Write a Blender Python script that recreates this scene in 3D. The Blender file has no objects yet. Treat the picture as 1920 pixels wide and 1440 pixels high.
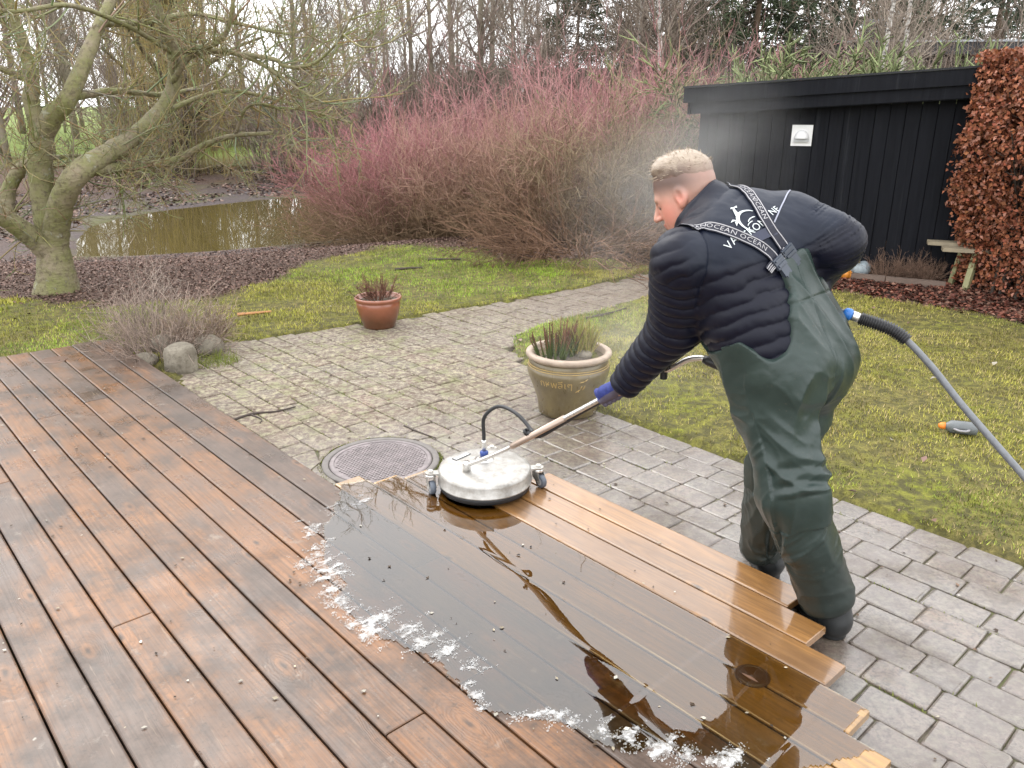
import bpy, bmesh, math, random
import numpy as np
from mathutils import Vector, Matrix

SC = bpy.context.scene
COL = SC.collection
PI = math.pi
random.seed(7)

# ------------------------------------------------------------------ camera
cam_d = bpy.data.cameras.new('camera')
cam = bpy.data.objects.new('camera', cam_d)
COL.objects.link(cam)
cam.location = (0, 0, 1.75)
cam.rotation_euler = (math.radians(90 - 19.29), 0, 0)
cam_d.sensor_width = 36
cam_d.lens = 28.125
cam_d.clip_start = 0.05
cam_d.clip_end = 2000
SC.camera = cam

# ------------------------------------------------------------------ overcast sky and soft sun
SUN_EL, SUN_AZ = math.radians(48), math.radians(-35)     # azimuth from +Y towards +X
W = bpy.data.worlds.new('World')
SC.world = W
W.use_nodes = True
wt = W.node_tree
wt.nodes.clear()
wo = wt.nodes.new('ShaderNodeOutputWorld')
bg = wt.nodes.new('ShaderNodeBackground')
sky = wt.nodes.new('ShaderNodeTexSky')
sky.sky_type = 'NISHITA'
sky.sun_disc = False
sky.sun_elevation = SUN_EL
sky.sun_rotation = SUN_AZ
sky.air_density = 1.0
sky.dust_density = 4.0
hs = wt.nodes.new('ShaderNodeHueSaturation')
hs.inputs['Saturation'].default_value = 0.25
cl = wt.nodes.new('ShaderNodeMix')
cl.data_type = 'RGBA'
cl.inputs[0].default_value = 0.72                          # cloud sheet over the blue
cl.inputs[7].default_value = (37.0, 37.4, 38.2, 1)
wt.links.new(sky.outputs[0], hs.inputs['Color'])
wt.links.new(hs.outputs[0], cl.inputs[6])
wt.links.new(cl.outputs[2], bg.inputs[0])
bg.inputs[1].default_value = 0.1
wt.links.new(bg.outputs[0], wo.inputs[0])

sun_d = bpy.data.lights.new('sun', 'SUN')
sun_d.energy = 1.5
sun_d.angle = math.radians(40)
sun_d.color = (1.0, 0.97, 0.92)
sun = bpy.data.objects.new('sun', sun_d)
COL.objects.link(sun)
sv = Vector((math.sin(SUN_AZ) * math.cos(SUN_EL), math.cos(SUN_AZ) * math.cos(SUN_EL), math.sin(SUN_EL)))
sun.rotation_euler = sv.to_track_quat('Z', 'Y').to_euler()
sun.location = (-8, 12, 15)

SC.view_settings.view_transform = 'Standard'
SC.view_settings.look = 'None'
SC.view_settings.exposure = 0.0
SC.view_settings.gamma = 1.0
SC.view_settings.use_curve_mapping = False
try:
    SC.cycles.max_bounces = 8
    SC.cycles.diffuse_bounces = 3
    SC.cycles.glossy_bounces = 3
    SC.cycles.transmission_bounces = 6
    SC.cycles.transparent_max_bounces = 12
    SC.cycles.volume_bounces = 1
    SC.cycles.caustics_reflective = False
    SC.cycles.caustics_refractive = False
except Exception:
    pass

# ------------------------------------------------------------------ helpers: objects
def tag(o, label=None, cat=None, group=None, kind=None):
    if label: o['label'] = label
    if cat: o['category'] = cat
    if group: o['group'] = group
    if kind: o['kind'] = kind
    return o

def wloc(o):
    p = Vector((0, 0, 0))
    while o is not None:
        p += Vector(o.location)
        o = o.parent
    return p

def thing(name, label, cat, loc=(0, 0, 0), group=None):
    o = bpy.data.objects.new(name, None)
    COL.objects.link(o)
    o.location = loc
    o.empty_display_size = 0.1
    return tag(o, label, cat, group)

def npmesh(name, V, F, mat=None, smooth=False):
    """V (n,3) array; F: (m,k) int array or a list of polygons."""
    me = bpy.data.meshes.new(name)
    V = np.asarray(V, dtype=np.float32).reshape(-1, 3)
    if isinstance(F, np.ndarray):
        m, k = F.shape
        me.vertices.add(len(V))
        me.vertices.foreach_set('co', V.ravel())
        me.loops.add(m * k)
        me.loops.foreach_set('vertex_index', F.astype(np.int32).ravel())
        me.polygons.add(m)
        me.polygons.foreach_set('loop_start', np.arange(0, m * k, k, dtype=np.int32))
        me.polygons.foreach_set('loop_total', np.full(m, k, dtype=np.int32))
        me.update(calc_edges=True)
    else:
        me.from_pydata([tuple(map(float, v)) for v in V], [], [tuple(f) for f in F])
        me.update()
    if smooth:
        me.polygons.foreach_set('use_smooth', np.ones(len(me.polygons), dtype=bool))
    if mat: me.materials.append(mat)
    return me

def link(name, me, parent=None, loc=(0, 0, 0), rot=(0, 0, 0)):
    o = bpy.data.objects.new(name, me)
    COL.objects.link(o)
    o.parent = parent
    o.location = loc
    o.rotation_euler = rot
    return o

def part(name, V, F, mat, parent=None, smooth=False):
    """a mesh object given in world coordinates, hung under parent (parents carry no rotation here)"""
    V = np.asarray(V, dtype=np.float64).reshape(-1, 3)
    if parent is not None:
        V = V - np.array(wloc(parent))
    return link(name, npmesh(name, V, F, mat, smooth), parent)

def vcol(me, cols, name='tint'):
    a = me.color_attributes.new(name, 'FLOAT_COLOR', 'POINT')
    cols = np.asarray(cols, dtype=np.float32)
    if cols.shape[1] == 3:
        cols = np.concatenate([cols, np.ones((len(cols), 1), np.float32)], 1)
    a.data.foreach_set('color', cols.ravel())

def copy_tree(o, parent=None):
    c = o.copy()
    COL.objects.link(c)
    c.parent = parent
    for ch in o.children:
        copy_tree(ch, c)
    return c

# ------------------------------------------------------------------ helpers: geometry
class MB:
    """collects simple shapes into one mesh"""
    def __init__(s):
        s.V = []; s.F = []; s.n = 0
    def add(s, V, F):
        V = np.asarray(V, float).reshape(-1, 3)
        s.V.append(V)
        s.F += [tuple(i + s.n for i in f) for f in F]
        s.n += len(V)
        return s
    def box(s, c, size, rz=0.0, R=None):
        hx, hy, hz = [q / 2 for q in size]
        P = np.array([(x, y, z) for z in (-hz, hz) for x, y in ((-hx, -hy), (hx, -hy), (hx, hy), (-hx, hy))])
        if R is None:
            R = np.array(Matrix.Rotation(rz, 3, 'Z'))
        return s.add(P @ np.asarray(R).T + np.array(c), [(3, 2, 1, 0), (4, 5, 6, 7), (0, 1, 5, 4), (1, 2, 6, 5), (2, 3, 7, 6), (3, 0, 4, 7)])
    def tube(s, pts, rad, k=8, cap=True):
        V, F = tube(pts, rad, k, cap)
        return s.add(V, F)
    def lathe(s, prof, c=(0, 0, 0), k=48, R=None):
        V, F = lathe(prof, k)
        if R is not None: V = V @ np.asarray(R).T
        return s.add(V + np.array(c), F)
    def part(s, name, mat, parent=None, smooth=False):
        return part(name, np.concatenate(s.V), s.F, mat, parent, smooth)

def lathe(prof, k=48):
    prof = np.array(prof, float)
    a = np.linspace(0, 2 * PI, k, endpoint=False)
    V = np.stack([np.outer(prof[:, 0], np.cos(a)), np.outer(prof[:, 0], np.sin(a)), np.repeat(prof[:, 1][:, None], k, 1)], -1).reshape(-1, 3)
    F = []
    for i in range(len(prof) - 1):
        for j in range(k):
            j2 = (j + 1) % k
            F.append((i * k + j, i * k + j2, (i + 1) * k + j2, (i + 1) * k + j))
    if prof[0, 0] > 1e-6: F.append(tuple(range(k - 1, -1, -1)))
    if prof[-1, 0] > 1e-6: F.append(tuple((len(prof) - 1) * k + j for j in range(k)))
    return V, F

def smooth_path(pts, n=8):
    """Catmull-Rom through pts"""
    P = np.array(pts, float)
    P = np.concatenate([[2 * P[0] - P[1]], P, [2 * P[-1] - P[-2]]])
    out = []
    for i in range(1, len(P) - 2):
        for t in np.linspace(0, 1, n, endpoint=False):
            a, b, c, d = P[i - 1], P[i], P[i + 1], P[i + 2]
            out.append(0.5 * (2 * b + (c - a) * t + (2 * a - 5 * b + 4 * c - d) * t * t + (3 * b - a - 3 * c + d) * t ** 3))
    out.append(P[-2])
    return np.array(out)

def tube(pts, rad, k=8, cap=True):
    P = np.array(pts, float)
    n = len(P)
    r = np.full(n, rad) if np.isscalar(rad) else np.array(rad, float)
    T = np.gradient(P, axis=0)
    T /= np.linalg.norm(T, axis=1)[:, None] + 1e-12
    up = np.array((0, 0, 1.0)) if abs(T[0, 2]) < 0.9 else np.array((1.0, 0, 0))
    N = np.cross(T[0], up); N /= np.linalg.norm(N)
    V = []
    a = np.linspace(0, 2 * PI, k, endpoint=False)
    for i in range(n):
        N = N - T[i] * (N @ T[i])
        N /= np.linalg.norm(N) + 1e-12
        B = np.cross(T[i], N)
        V.append(P[i] + r[i] * (np.cos(a)[:, None] * N + np.sin(a)[:, None] * B))
    F = []
    for i in range(n - 1):
        for j in range(k):
            j2 = (j + 1) % k
            F.append((i * k + j, i * k + j2, (i + 1) * k + j2, (i + 1) * k + j))
    if cap:
        F.append(tuple(range(k - 1, -1, -1)))
        F.append(tuple((n - 1) * k + j for j in range(k)))
    return np.concatenate(V), F

def sd_poly(x, y, poly):
    """signed distance to a polygon, negative inside"""
    P = np.array(poly, float)
    d = np.full(x.shape, 1e9)
    ins = np.zeros(x.shape, bool)
    for i in range(len(P)):
        a, b = P[i], P[(i + 1) % len(P)]
        ex, ey = b - a
        wx, wy = x - a[0], y - a[1]
        t = np.clip((wx * ex + wy * ey) / (ex * ex + ey * ey), 0, 1)
        d = np.minimum(d, np.hypot(wx - ex * t, wy - ey * t))
        c = (a[1] <= y) != (b[1] <= y)
        with np.errstate(divide='ignore', invalid='ignore'):
            xi = a[0] + (y - a[1]) / (b[1] - a[1]) * (b[0] - a[0])
        ins ^= c & (x < xi)
    return np.where(ins, -d, d)

_rs = np.random.RandomState(3)
_lat = _rs.rand(64, 64)
def vnoise(x, y):
    """smooth value noise in 0..1"""
    x = np.asarray(x, float); y = np.asarray(y, float)
    xi = np.floor(x).astype(int); yi = np.floor(y).astype(int)
    fx = x - xi; fy = y - yi
    fx = fx * fx * (3 - 2 * fx); fy = fy * fy * (3 - 2 * fy)
    g = lambda i, j: _lat[i % 64, j % 64]
    return (g(xi, yi) * (1 - fx) + g(xi + 1, yi) * fx) * (1 - fy) + (g(xi, yi + 1) * (1 - fx) + g(xi + 1, yi + 1) * fx) * fy

def fbm(x, y, o=4):
    s = 0; a = 0.5; n = 0
    for i in range(o):
        s = s + a * vnoise(x * 2 ** i + 17.3 * i, y * 2 ** i + 5.1 * i); n += a; a *= 0.5
    return s / n

def sstep(a, b, x):
    t = np.clip((x - a) / (b - a), 0, 1)
    return t * t * (3 - 2 * t)

# ------------------------------------------------------------------ helpers: materials
class NT:
    def __init__(s, name):
        s.m = bpy.data.materials.new(name)
        s.m.use_nodes = True
        s.t = s.m.node_tree
        s.b = next(n for n in s.t.nodes if n.type == 'BSDF_PRINCIPLED')
        s.o = next(n for n in s.t.nodes if n.type == 'OUTPUT_MATERIAL')
    def set(s, sock, v):
        if isinstance(v, bpy.types.NodeSocket): s.t.links.new(v, sock)
        elif isinstance(v, (tuple, list)) and len(v) == 3 and sock.type == 'RGBA': sock.default_value = (*v, 1)
        else: sock.default_value = v
    def n(s, typ, ins=None, **pr):
        nd = s.t.nodes.new('ShaderNode' + typ)
        for k, v in pr.items(): setattr(nd, k, v)
        for k, v in (ins or {}).items(): s.set(nd.inputs[k], v)
        return nd
    def p(s, **kw):
        for k, v in kw.items():
            s.set(s.b.inputs[k.replace('_', ' ')], v)
        return s
    def coord(s, which='Object', scale=(1, 1, 1), off=None):
        tc = s.n('TexCoord').outputs[which]
        mp = s.n('Mapping', {'Vector': tc, 'Scale': scale})
        if off is not None: s.set(mp.inputs['Location'], off)
        return mp.outputs[0]
    def world(s, scale=(1, 1, 1)):
        return s.n('Mapping', {'Vector': s.n('NewGeometry').outputs['Position'], 'Scale': scale}).outputs[0]
    def noise(s, co, scale=5, detail=4, rough=0.55, dist=0.0, out='Fac'):
        return s.n('TexNoise', {'Vector': co, 'Scale': scale, 'Detail': detail, 'Roughness': rough, 'Distortion': dist}).outputs[out]
    def ramp(s, f, stops, interp='LINEAR'):
        r = s.n('ValToRGB', {'Fac': f})
        r.color_ramp.interpolation = interp
        e = r.color_ramp.elements
        while len(e) < len(stops): e.new(0.5)
        for q, (p, c) in zip(e, stops):
            q.position = p
            q.color = (c, c, c, 1) if np.isscalar(c) else (*c, 1)
        return r.outputs[0]
    def mix(s, f, a, b, mode='MIX'):
        m = s.n('Mix', data_type='RGBA', blend_type=mode)
        s.set(m.inputs[0], f); s.set(m.inputs[6], a); s.set(m.inputs[7], b)
        return m.outputs[2]
    def math(s, op, a, b=0.0, clamp=False):
        m = s.n('Math', operation=op, use_clamp=clamp)
        s.set(m.inputs[0], a); s.set(m.inputs[1], b)
        return m.outputs[0]
    def mr(s, f, a, b, c=0.0, d=1.0):
        return s.n('MapRange', {'Value': f, 'From Min': a, 'From Max': b, 'To Min': c, 'To Max': d}).outputs[0]
    def rnd(s): return s.n('ObjectInfo').outputs['Random']
    def attr(s, name='tint'): return s.n('Attribute', attribute_name=name).outputs['Color']
    def bump(s, h, strength=0.3, dist=0.01):
        return s.n('Bump', {'Height': h, 'Strength': strength, 'Distance': dist}).outputs[0]

def simple(name, col, rough=0.5, metal=0.0, var=0.15, scale=20.0, bump=0.0, coat=0.0, sheen=0.0):
    k = NT(name)
    co = k.coord('Object')
    f = k.noise(co, scale, 5, 0.6)
    c = k.mix(k.ramp(f, [(0.3, 0.0), (0.7, 1.0)]), tuple(q * (1 - var) for q in col), tuple(min(1, q * (1 + var)) for q in col))
    k.p(Base_Color=c, Roughness=k.mr(f, 0.2, 0.8, max(0, rough - 0.08), rough + 0.08), Metallic=metal, Coat_Weight=coat, Sheen_Weight=sheen)
    if bump: k.p(Normal=k.bump(f, bump, 0.01))
    return k.m
# ================================================================== SETTING
DA = math.radians(131.8)                                  # run of the deck boards
DV = np.array([math.cos(DA), math.sin(DA)])
NV = np.array([-DV[1], DV[0]])
def on(a, n, z=0.0):
    """point a metres along the boards, n across"""
    p = DV * a + NV * n
    return (p[0], p[1], z)
DECK_Z = 0.08
N0, NS = -0.232, -0.1392                                  # first gap line and board spacing

WATER_Z = -0.35
POND = [(-6.41, 11.5), (-5.49, 11.54), (-4.47, 11.94), (-3.64, 12.41), (-2.93, 12.97), (-2.36, 13.7), (-1.72, 14.44), (-1.03, 15.71), (-1.87, 17.87),
        (-3.23, 19.02), (-4.58, 19.47), (-5.56, 19.36), (-6.63, 18.07), (-7.38, 17.03), (-7.73, 15.87), (-7.74, 14.64), (-7.19, 13.02)]
PATH = [(-2.3, 5.35), (-2.2, 5.9), (-1.6, 6.25), (-1.01, 6.66), (-0.4, 7.05), (0.2, 7.46), (0.9, 8.05), (1.59, 8.74), (2.2, 9.5), (2.7, 9.2), (2.0, 8.25), (1.41, 7.69), (0.61, 6.85),
        (0.2, 6.5), (-0.02, 6.1), (-0.04, 5.75), (0.1, 5.2), (0.33, 4.75), (0.62, 4.36), (0.98, 3.98), (1.2, 3.70), (1.5, 3.40), (1.82, 3.05), (2.05, 2.77), (2.6, 2.0), (3.2, 1.1), (3.0, -1.0),
        (0.5, -1.0), (0.3, 1.2), (-0.6, 2.6), (-1.9, 4.6)]
DECKP = [on(6.38, 2.0)[:2], on(6.38, N0 + 10 * NS)[:2], on(3.06, N0 + 10 * NS)[:2], on(2.45, N0 + 16 * NS)[:2], on(1.14, N0 + 16 * NS)[:2], on(-1.6, 0.6)[:2], on(-2.5, 2.0)[:2]]
BED = [(2.2, 9.2), (3.18, 7.85), (3.45, 7.46), (3.85, 7.04), (4.27, 6.45), (4.7, 5.6), (9, 4.0), (9, 14), (2.6, 14)]

def ground_z(x, y):
    x = np.asarray(x, float); y = np.asarray(y, float)
    d = sd_poly(x, y, POND)
    und = (fbm(x * 0.5, y * 0.5, 3) - 0.5)
    near = sstep(3.2, 0.0, d)
    far = sstep(8.0, 0.0, d)
    w = np.where(y > 14.5, far, near)
    w = np.where((y > 11) & (y <= 14.5), near + (far - near) * (y - 11) / 3.5, w)
    base = 0.012 + 0.05 * und * sstep(5.5, 9, np.hypot(x, y)) + 0.012 * (fbm(x * 5, y * 5, 3) - 0.5)
    base = base + 0.5 * sstep(25, 45, y) - 0.3 * sstep(60, 140, y)
    z = base * (1 - w) + (WATER_Z + 0.02) * w
    z = np.where(d < 0, WATER_Z + 0.02 - 0.35 * sstep(0, 0.8, -d), z)
    dp = sd_poly(x, y, PATH)
    dk = sd_poly(x, y, DECKP)
    z = np.where(dp < 0.04, np.minimum(z, -0.045), z)
    z = np.where(dk < 0.05, np.minimum(z, -0.06), z)
    return z

def lin_grow(lo, hi, step, outer, g):
    a = list(np.arange(lo, hi + 1e-6, step))
    s = step; x = a[-1]
    while x < outer[1]:
        s *= g; x += s; a.append(x)
    s = step; x = a[0]; b = []
    while x > outer[0]:
        s *= g; x -= s; b.append(x)
    return np.array(b[::-1] + a)

gx = lin_grow(-6.5, 5.5, 0.05, (-220, 220), 1.12)
gy = lin_grow(1.0, 12.0, 0.05, (-60, 420), 1.05)
GX, GY = np.meshgrid(gx, gy)
GZ = ground_z(GX, GY)
nx, ny = len(gx), len(gy)
idx = np.arange(nx * ny).reshape(ny, nx)
gF = np.stack([idx[:-1, :-1], idx[:-1, 1:], idx[1:, 1:], idx[1:, :-1]], -1).reshape(-1, 4)

def zones(x, y):
    """weights of grass / fallen leaves / wet mud"""
    d = sd_poly(x, y, POND)
    nz = fbm(x * 1.3, y * 1.3, 4)
    mud = sstep(2.0, 0.3, d - (nz - 0.5) * 1.6) * np.where(y < 13, 0.75, 1.0)
    mud = np.maximum(mud, sstep(5.0, 1.0, d + (nz - .5) * 3) * sstep(14, 17, y))
    # leaf litter band between lawn and pond on the left, under the shrubs, and the bed by the shed
    lawn_edge = np.interp(x, [-8, -4.5, -3.24, -2.79, -2.5, -2.26, -1.71, -0.77, 0.0, 0.55, 1.56, 2.5], [7.5, 7.35, 7.5, 7.8, 8.45, 9.3, 10.6, 10.3, 9.6, 9.05, 9.5, 9.6])
    leaf = sstep(-0.35, 0.35, y - lawn_edge + (nz - 0.5) * 1.9) * sstep(26, 22, y)
    bed = sstep(0.12, -0.12, sd_poly(x, y, BED) + (nz - 0.5) * 0.5) * sstep(24, 20, y)
    leaf = np.maximum(leaf, bed)
    return leaf, mud, bed

leafw, mudw, bedw = zones(GX, GY)
meadow = sstep(26, 30, GY + 3 * (fbm(GX * .3, GY * .3, 3) - .5))
k = NT('ground')
P = k.world()
zc = k.n('SeparateColor', {'Color': k.attr('zone')})
n1 = k.noise(P, 1.6, 6, 0.62)
n2 = k.noise(P, 14, 6, 0.7)
n3 = k.noise(P, 60, 4, 0.7)
moss = k.mix(k.ramp(n1, [(0.36, 0.0), (0.62, 1.0)]), (0.19, 0.20, 0.024), (0.20, 0.165, 0.055))
moss = k.mix(k.ramp(n2, [(0.42, 0.0), (0.6, 1.0)]), (0.075, 0.068, 0.022), moss)
moss = k.mix(k.ramp(n3, [(0.3, 0.7), (0.6, 0.0)]), moss, (0.055, 0.05, 0.018))
lf = k.mix(k.ramp(n2, [(0.3, 0.0), (0.7, 1.0)]), (0.09, 0.052, 0.038), (0.17, 0.105, 0.08))
lf = k.mix(k.ramp(n3, [(0.45, 0.0), (0.62, 1.0)]), lf, (0.03, 0.02, 0.015))
md = k.mix(k.ramp(n2, [(0.35, 0.0), (0.65, 1.0)]), (0.05, 0.04, 0.04), (0.12, 0.095, 0.09))
md = k.mix(k.ramp(k.noise(P, 0.7, 4), [(0.5, 0.0), (0.65, 0.7)]), md, (0.10, 0.105, 0.03))
c = k.mix(zc.outputs[0], moss, lf)
c = k.mix(zc.outputs[1], c, md)
c = k.mix(zc.outputs[2], c, k.mix(n1, (0.13, 0.19, 0.03), (0.18, 0.22, 0.05)))
hb = k.math('ADD', n2, k.math('MULTIPLY', n3, 0.6))
k.p(Base_Color=c, Roughness=k.mr(n2, 0.3, 0.7, 0.75, 0.95), Specular_IOR_Level=0.25, Normal=k.bump(hb, 0.8, 0.02))
me = npmesh('ground', np.stack([GX, GY, GZ], -1).reshape(-1, 3), gF, k.m, True)
vcol(me, np.stack([leafw, mudw, meadow], -1).reshape(-1, 3), 'zone')
tag(link('ground', me), kind='structure')

# pond
k = NT('pond_water')
P = k.world((1, 1, 1))
rip = k.noise(P, 1.8, 2, 0.4)
k.p(Base_Color=(0.085, 0.066, 0.022), Roughness=0.02, IOR=1.33, Specular_IOR_Level=0.6, Normal=k.bump(rip, 0.008, 0.05))
pv = [(x, y, WATER_Z) for x, y in [(-9.5, 10), (1, 10), (1, 21), (-9.5, 21)]]
tag(part('pond', pv, [(0, 1, 2, 3)], k.m), kind='structure')

# ------------------------------------------------------------------ paving
k = NT('path_bedding')
P = k.world()
nn = k.noise(P, 22, 5, 0.7)
c = k.mix(k.ramp(nn, [(0.35, 0.0), (0.65, 1.0)]), (0.06, 0.05, 0.038), (0.14, 0.115, 0.085))
c = k.mix(k.ramp(k.noise(P, 2.2, 4), [(0.40, 0.0), (0.58, 0.85)]), c, (0.075, 0.085, 0.022))
k.p(Base_Color=c, Roughness=0.8, Normal=k.bump(nn, 0.6, 0.01))
from mathutils.geometry import tessellate_polygon
pathp = [(x, y, -0.008) for x, y in PATH]
tris = [tuple(t) for t in tessellate_polygon([[Vector(p) for p in pathp]])]
path = part('path', pathp, tris, k.m)
tag(path, kind='structure')

k = NT('paver')
P = k.world()
r = k.rnd()
base = k.ramp(r, [(0.0, (0.20, 0.16, 0.13)), (0.25, (0.255, 0.185, 0.145)), (0.5, (0.215, 0.18, 0.145)), (0.75, (0.265, 0.185, 0.14)), (1.0, (0.185, 0.16, 0.135))])
n1 = k.noise(P, 9, 6, 0.65)
n2 = k.noise(P, 58, 6, 0.78)
n4 = k.noise(P, 1.1, 4, 0.6)
c = k.mix(k.ramp(n1, [(0.36, 0.6), (0.62, 0.0)]), base, (0.10, 0.085, 0.068))
c = k.mix(k.ramp(n2, [(0.38, 0.95), (0.54, 0.0)]), c, (0.06, 0.046, 0.036))
c = k.mix(k.ramp(k.noise(P, 2.7, 6, 0.7), [(0.40, 0.0), (0.60, 0.8)]), c, (0.105, 0.072, 0.052))
c = k.mix(k.ramp(n2, [(0.57, 0.0), (0.72, 0.5)]), c, (0.32, 0.28, 0.235))
# lichen and moss thrive on the untrodden left of the paving, away from the spray
sx = k.n('SeparateXYZ', {'Vector': P})
dx = k.math('ADD', sx.outputs[0], 1.15); dy = k.math('SUBTRACT', sx.outputs[1], 5.5)
dd = k.math('SQRT', k.math('ADD', k.math('MULTIPLY', dx, dx), k.math('MULTIPLY', dy, dy)))
lich = k.math('MULTIPLY', k.mr(dd, 0.5, 2.6, 1.0, 0.3), k.ramp(k.noise(P, 24, 6, 0.75), [(0.46, 0.0), (0.62, 1.0)]))
c = k.mix(lich, c, k.mix(k.ramp(n4, [(0.4, 0.0), (0.6, 1.0)]), (0.37, 0.33, 0.22), (0.32, 0.29, 0.22)))
c = k.mix(k.math('MULTIPLY', k.mr(dd, 0.6, 2.2, 0.8, 0.1), k.ramp(k.noise(P, 6, 5, 0.7), [(0.5, 0.0), (0.66, 0.8)])), c, (0.15, 0.16, 0.06))
# water from the cleaning: everything beside the deck is wet
wx = k.math('SUBTRACT', sx.outputs[0], 0.55); wy = k.math('SUBTRACT', sx.outputs[1], 3.3)
along = k.math('ADD', k.math('MULTIPLY', wx, 0.7), k.math('MULTIPLY', wy, -0.7))
wd = k.math('ADD', sx.outputs[1], k.math('MULTIPLY', sx.outputs[0], -0.55))
wet = k.mr(k.math('ADD', wd, k.math('MULTIPLY', k.math('SUBTRACT', n4, 0.5), 1.6)), 3.5, 4.9, 1.0, 0.0)
wr = k.ramp(k.noise(P, 5, 5, 0.65), [(0.3, 0.30), (0.62, 0.55)])
rough = k.mix(wet, (0.82, 0.82, 0.82), wr)
c = k.mix(k.math('MULTIPLY', wet, 0.45), c, k.mix(1.0, c, (0.5, 0.5, 0.52), 'MULTIPLY'))
k.p(Base_Color=c, Roughness=rough, Coat_Weight=k.math('MULTIPLY', wet, k.ramp(k.noise(P, 2.4, 5, 0.6), [(0.33, 0.25), (0.5, 1.0)])), Coat_Roughness=k.ramp(k.noise(P, 3.2, 4, 0.6), [(0.36, 0.10), (0.62, 0.30)]), Coat_IOR=1.75, Coat_Normal=k.bump(n2, 0.25, 0.004),
    Normal=k.bump(k.math('ADD', k.math('MULTIPLY', n1, 0.7), n2), 0.55, 0.008))
PAVER = k.m
MANHOLE = (-0.68, 3.79)
def paver_shape(L, Wd, rs, clip=None):
    """local outline of a worn tumbled paver, three rings"""
    c = 0.008
    hx, hy = L / 2, Wd / 2
    o = np.array([(-hx + c, -hy), (hx - c, -hy), (hx, -hy + c), (hx, hy - c), (hx - c, hy), (-hx + c, hy), (-hx, hy - c), (-hx, -hy + c)])
    o += rs.uniform(-0.003, 0.003, o.shape)
    return o
def paver_mesh(o):
    ce = o.mean(0)
    def ins(d): return ce + (o - ce) * (1 - d / np.maximum(np.linalg.norm(o - ce, axis=1), .03))[:, None]
    rs = np.random.RandomState(int(abs(o[0, 0] * 1e6)) % 9999)
    rings = [np.c_[ins(0.0), np.full(8, -0.05)], np.c_[ins(0.0), np.full(8, -0.006)], np.c_[ins(0.003), np.full(8, -0.0018)], np.c_[ins(0.010), rs.uniform(0.0, 0.0022, 8)]]
    V = np.concatenate(rings)
    F = []
    for i in range(3):
        for j in range(8):
            F.append((i * 8 + j, i * 8 + (j + 1) % 8, i * 8 + 8 + (j + 1) % 8, i * 8 + 8 + j))
    F.append(tuple(24 + j for j in range(8)))
    return V, F
rs = np.random.RandomState(11)
variants = {}
for L in (0.21, 0.14):
    variants[L] = []
    for q in range(8):
        V, F = paver_mesh(paver_shape(L - 0.003, 0.142 - 0.003, rs))
        variants[L].append((V, F, npmesh('paving_stone', V, F, PAVER, False)))
pav = []
row = 0
PH = 0.142
nn0 = -9.5
while nn0 < 4:
    a = -3.0 + rs.uniform(0, 0.2)
    while a < 9.5:
        L = 0.21 if rs.rand() < 0.72 else 0.14
        jit = rs.uniform(-0.002, 0.002)
        ce = DV * (a + L / 2) + NV * (nn0 + PH / 2 + jit)
        pav.append((ce[0], ce[1], L, rs.randint(8), rs.randint(2)))
        a += L
    nn0 += PH
px = np.array([p[0] for p in pav]); py = np.array([p[1] for p in pav])
dpath = sd_poly(px, py, PATH)
ddeck = sd_poly(px, py, DECKP)
dman = np.hypot(px - MANHOLE[0], py - MANHOLE[1])
keep = (dpath < 0.06) & (ddeck > -0.14) & (dman > 0.23) & (py > -0.6)
stones = [(p, dm) for p, kk, dm in zip(pav, keep, dman) if kk]
# those the camera sees largest stay single, the far rest is one part
def seen(p):
    x, y = p[0][0], p[0][1]
    if y < 0.8: return 99
    inside = abs(x) / (y * 0.95 + 0.6) < 0.66
    return math.hypot(x, y) + (0 if inside else 50)
stones.sort(key=seen)
rest = MB()
for i, (p, dm) in enumerate(stones):
    x, y, L, q, fl = p
    V, F, me = variants[L][q]
    tz = rs.uniform(-0.003, 0.003)
    if dm < 0.45:                                          # cut to the manhole frame
        R = np.array(Matrix.Rotation(DA, 2))
        Wv = V.copy(); Wv[:, :2] = V[:, :2] @ R.T + (x, y)
        dxy = Wv[:, :2] - MANHOLE
        dl = np.linalg.norm(dxy, axis=1)
        mm = dl < 0.318
        Wv[mm, :2] = np.array(MANHOLE) + dxy[mm] / dl[mm][:, None] * 0.318
        part('paving_stone', Wv, F, PAVER, path)
    elif i < 290:
        o = link('paving_stone', me, path, (x, y, tz), (rs.uniform(-.008, .008), rs.uniform(-.008, .008), DA + fl * PI + rs.uniform(-.012, .012)))
    else:
        R = np.array(Matrix.Rotation(DA + fl * PI + rs.uniform(-.012, .012), 2))
        Wv = V.copy(); Wv[:, :2] = V[:, :2] @ R.T + (x, y); Wv[:, 2] += tz
        rest.add(Wv, F)
o = rest.part('paving_stone', PAVER, path)
tag(o, kind='stuff')

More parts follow.
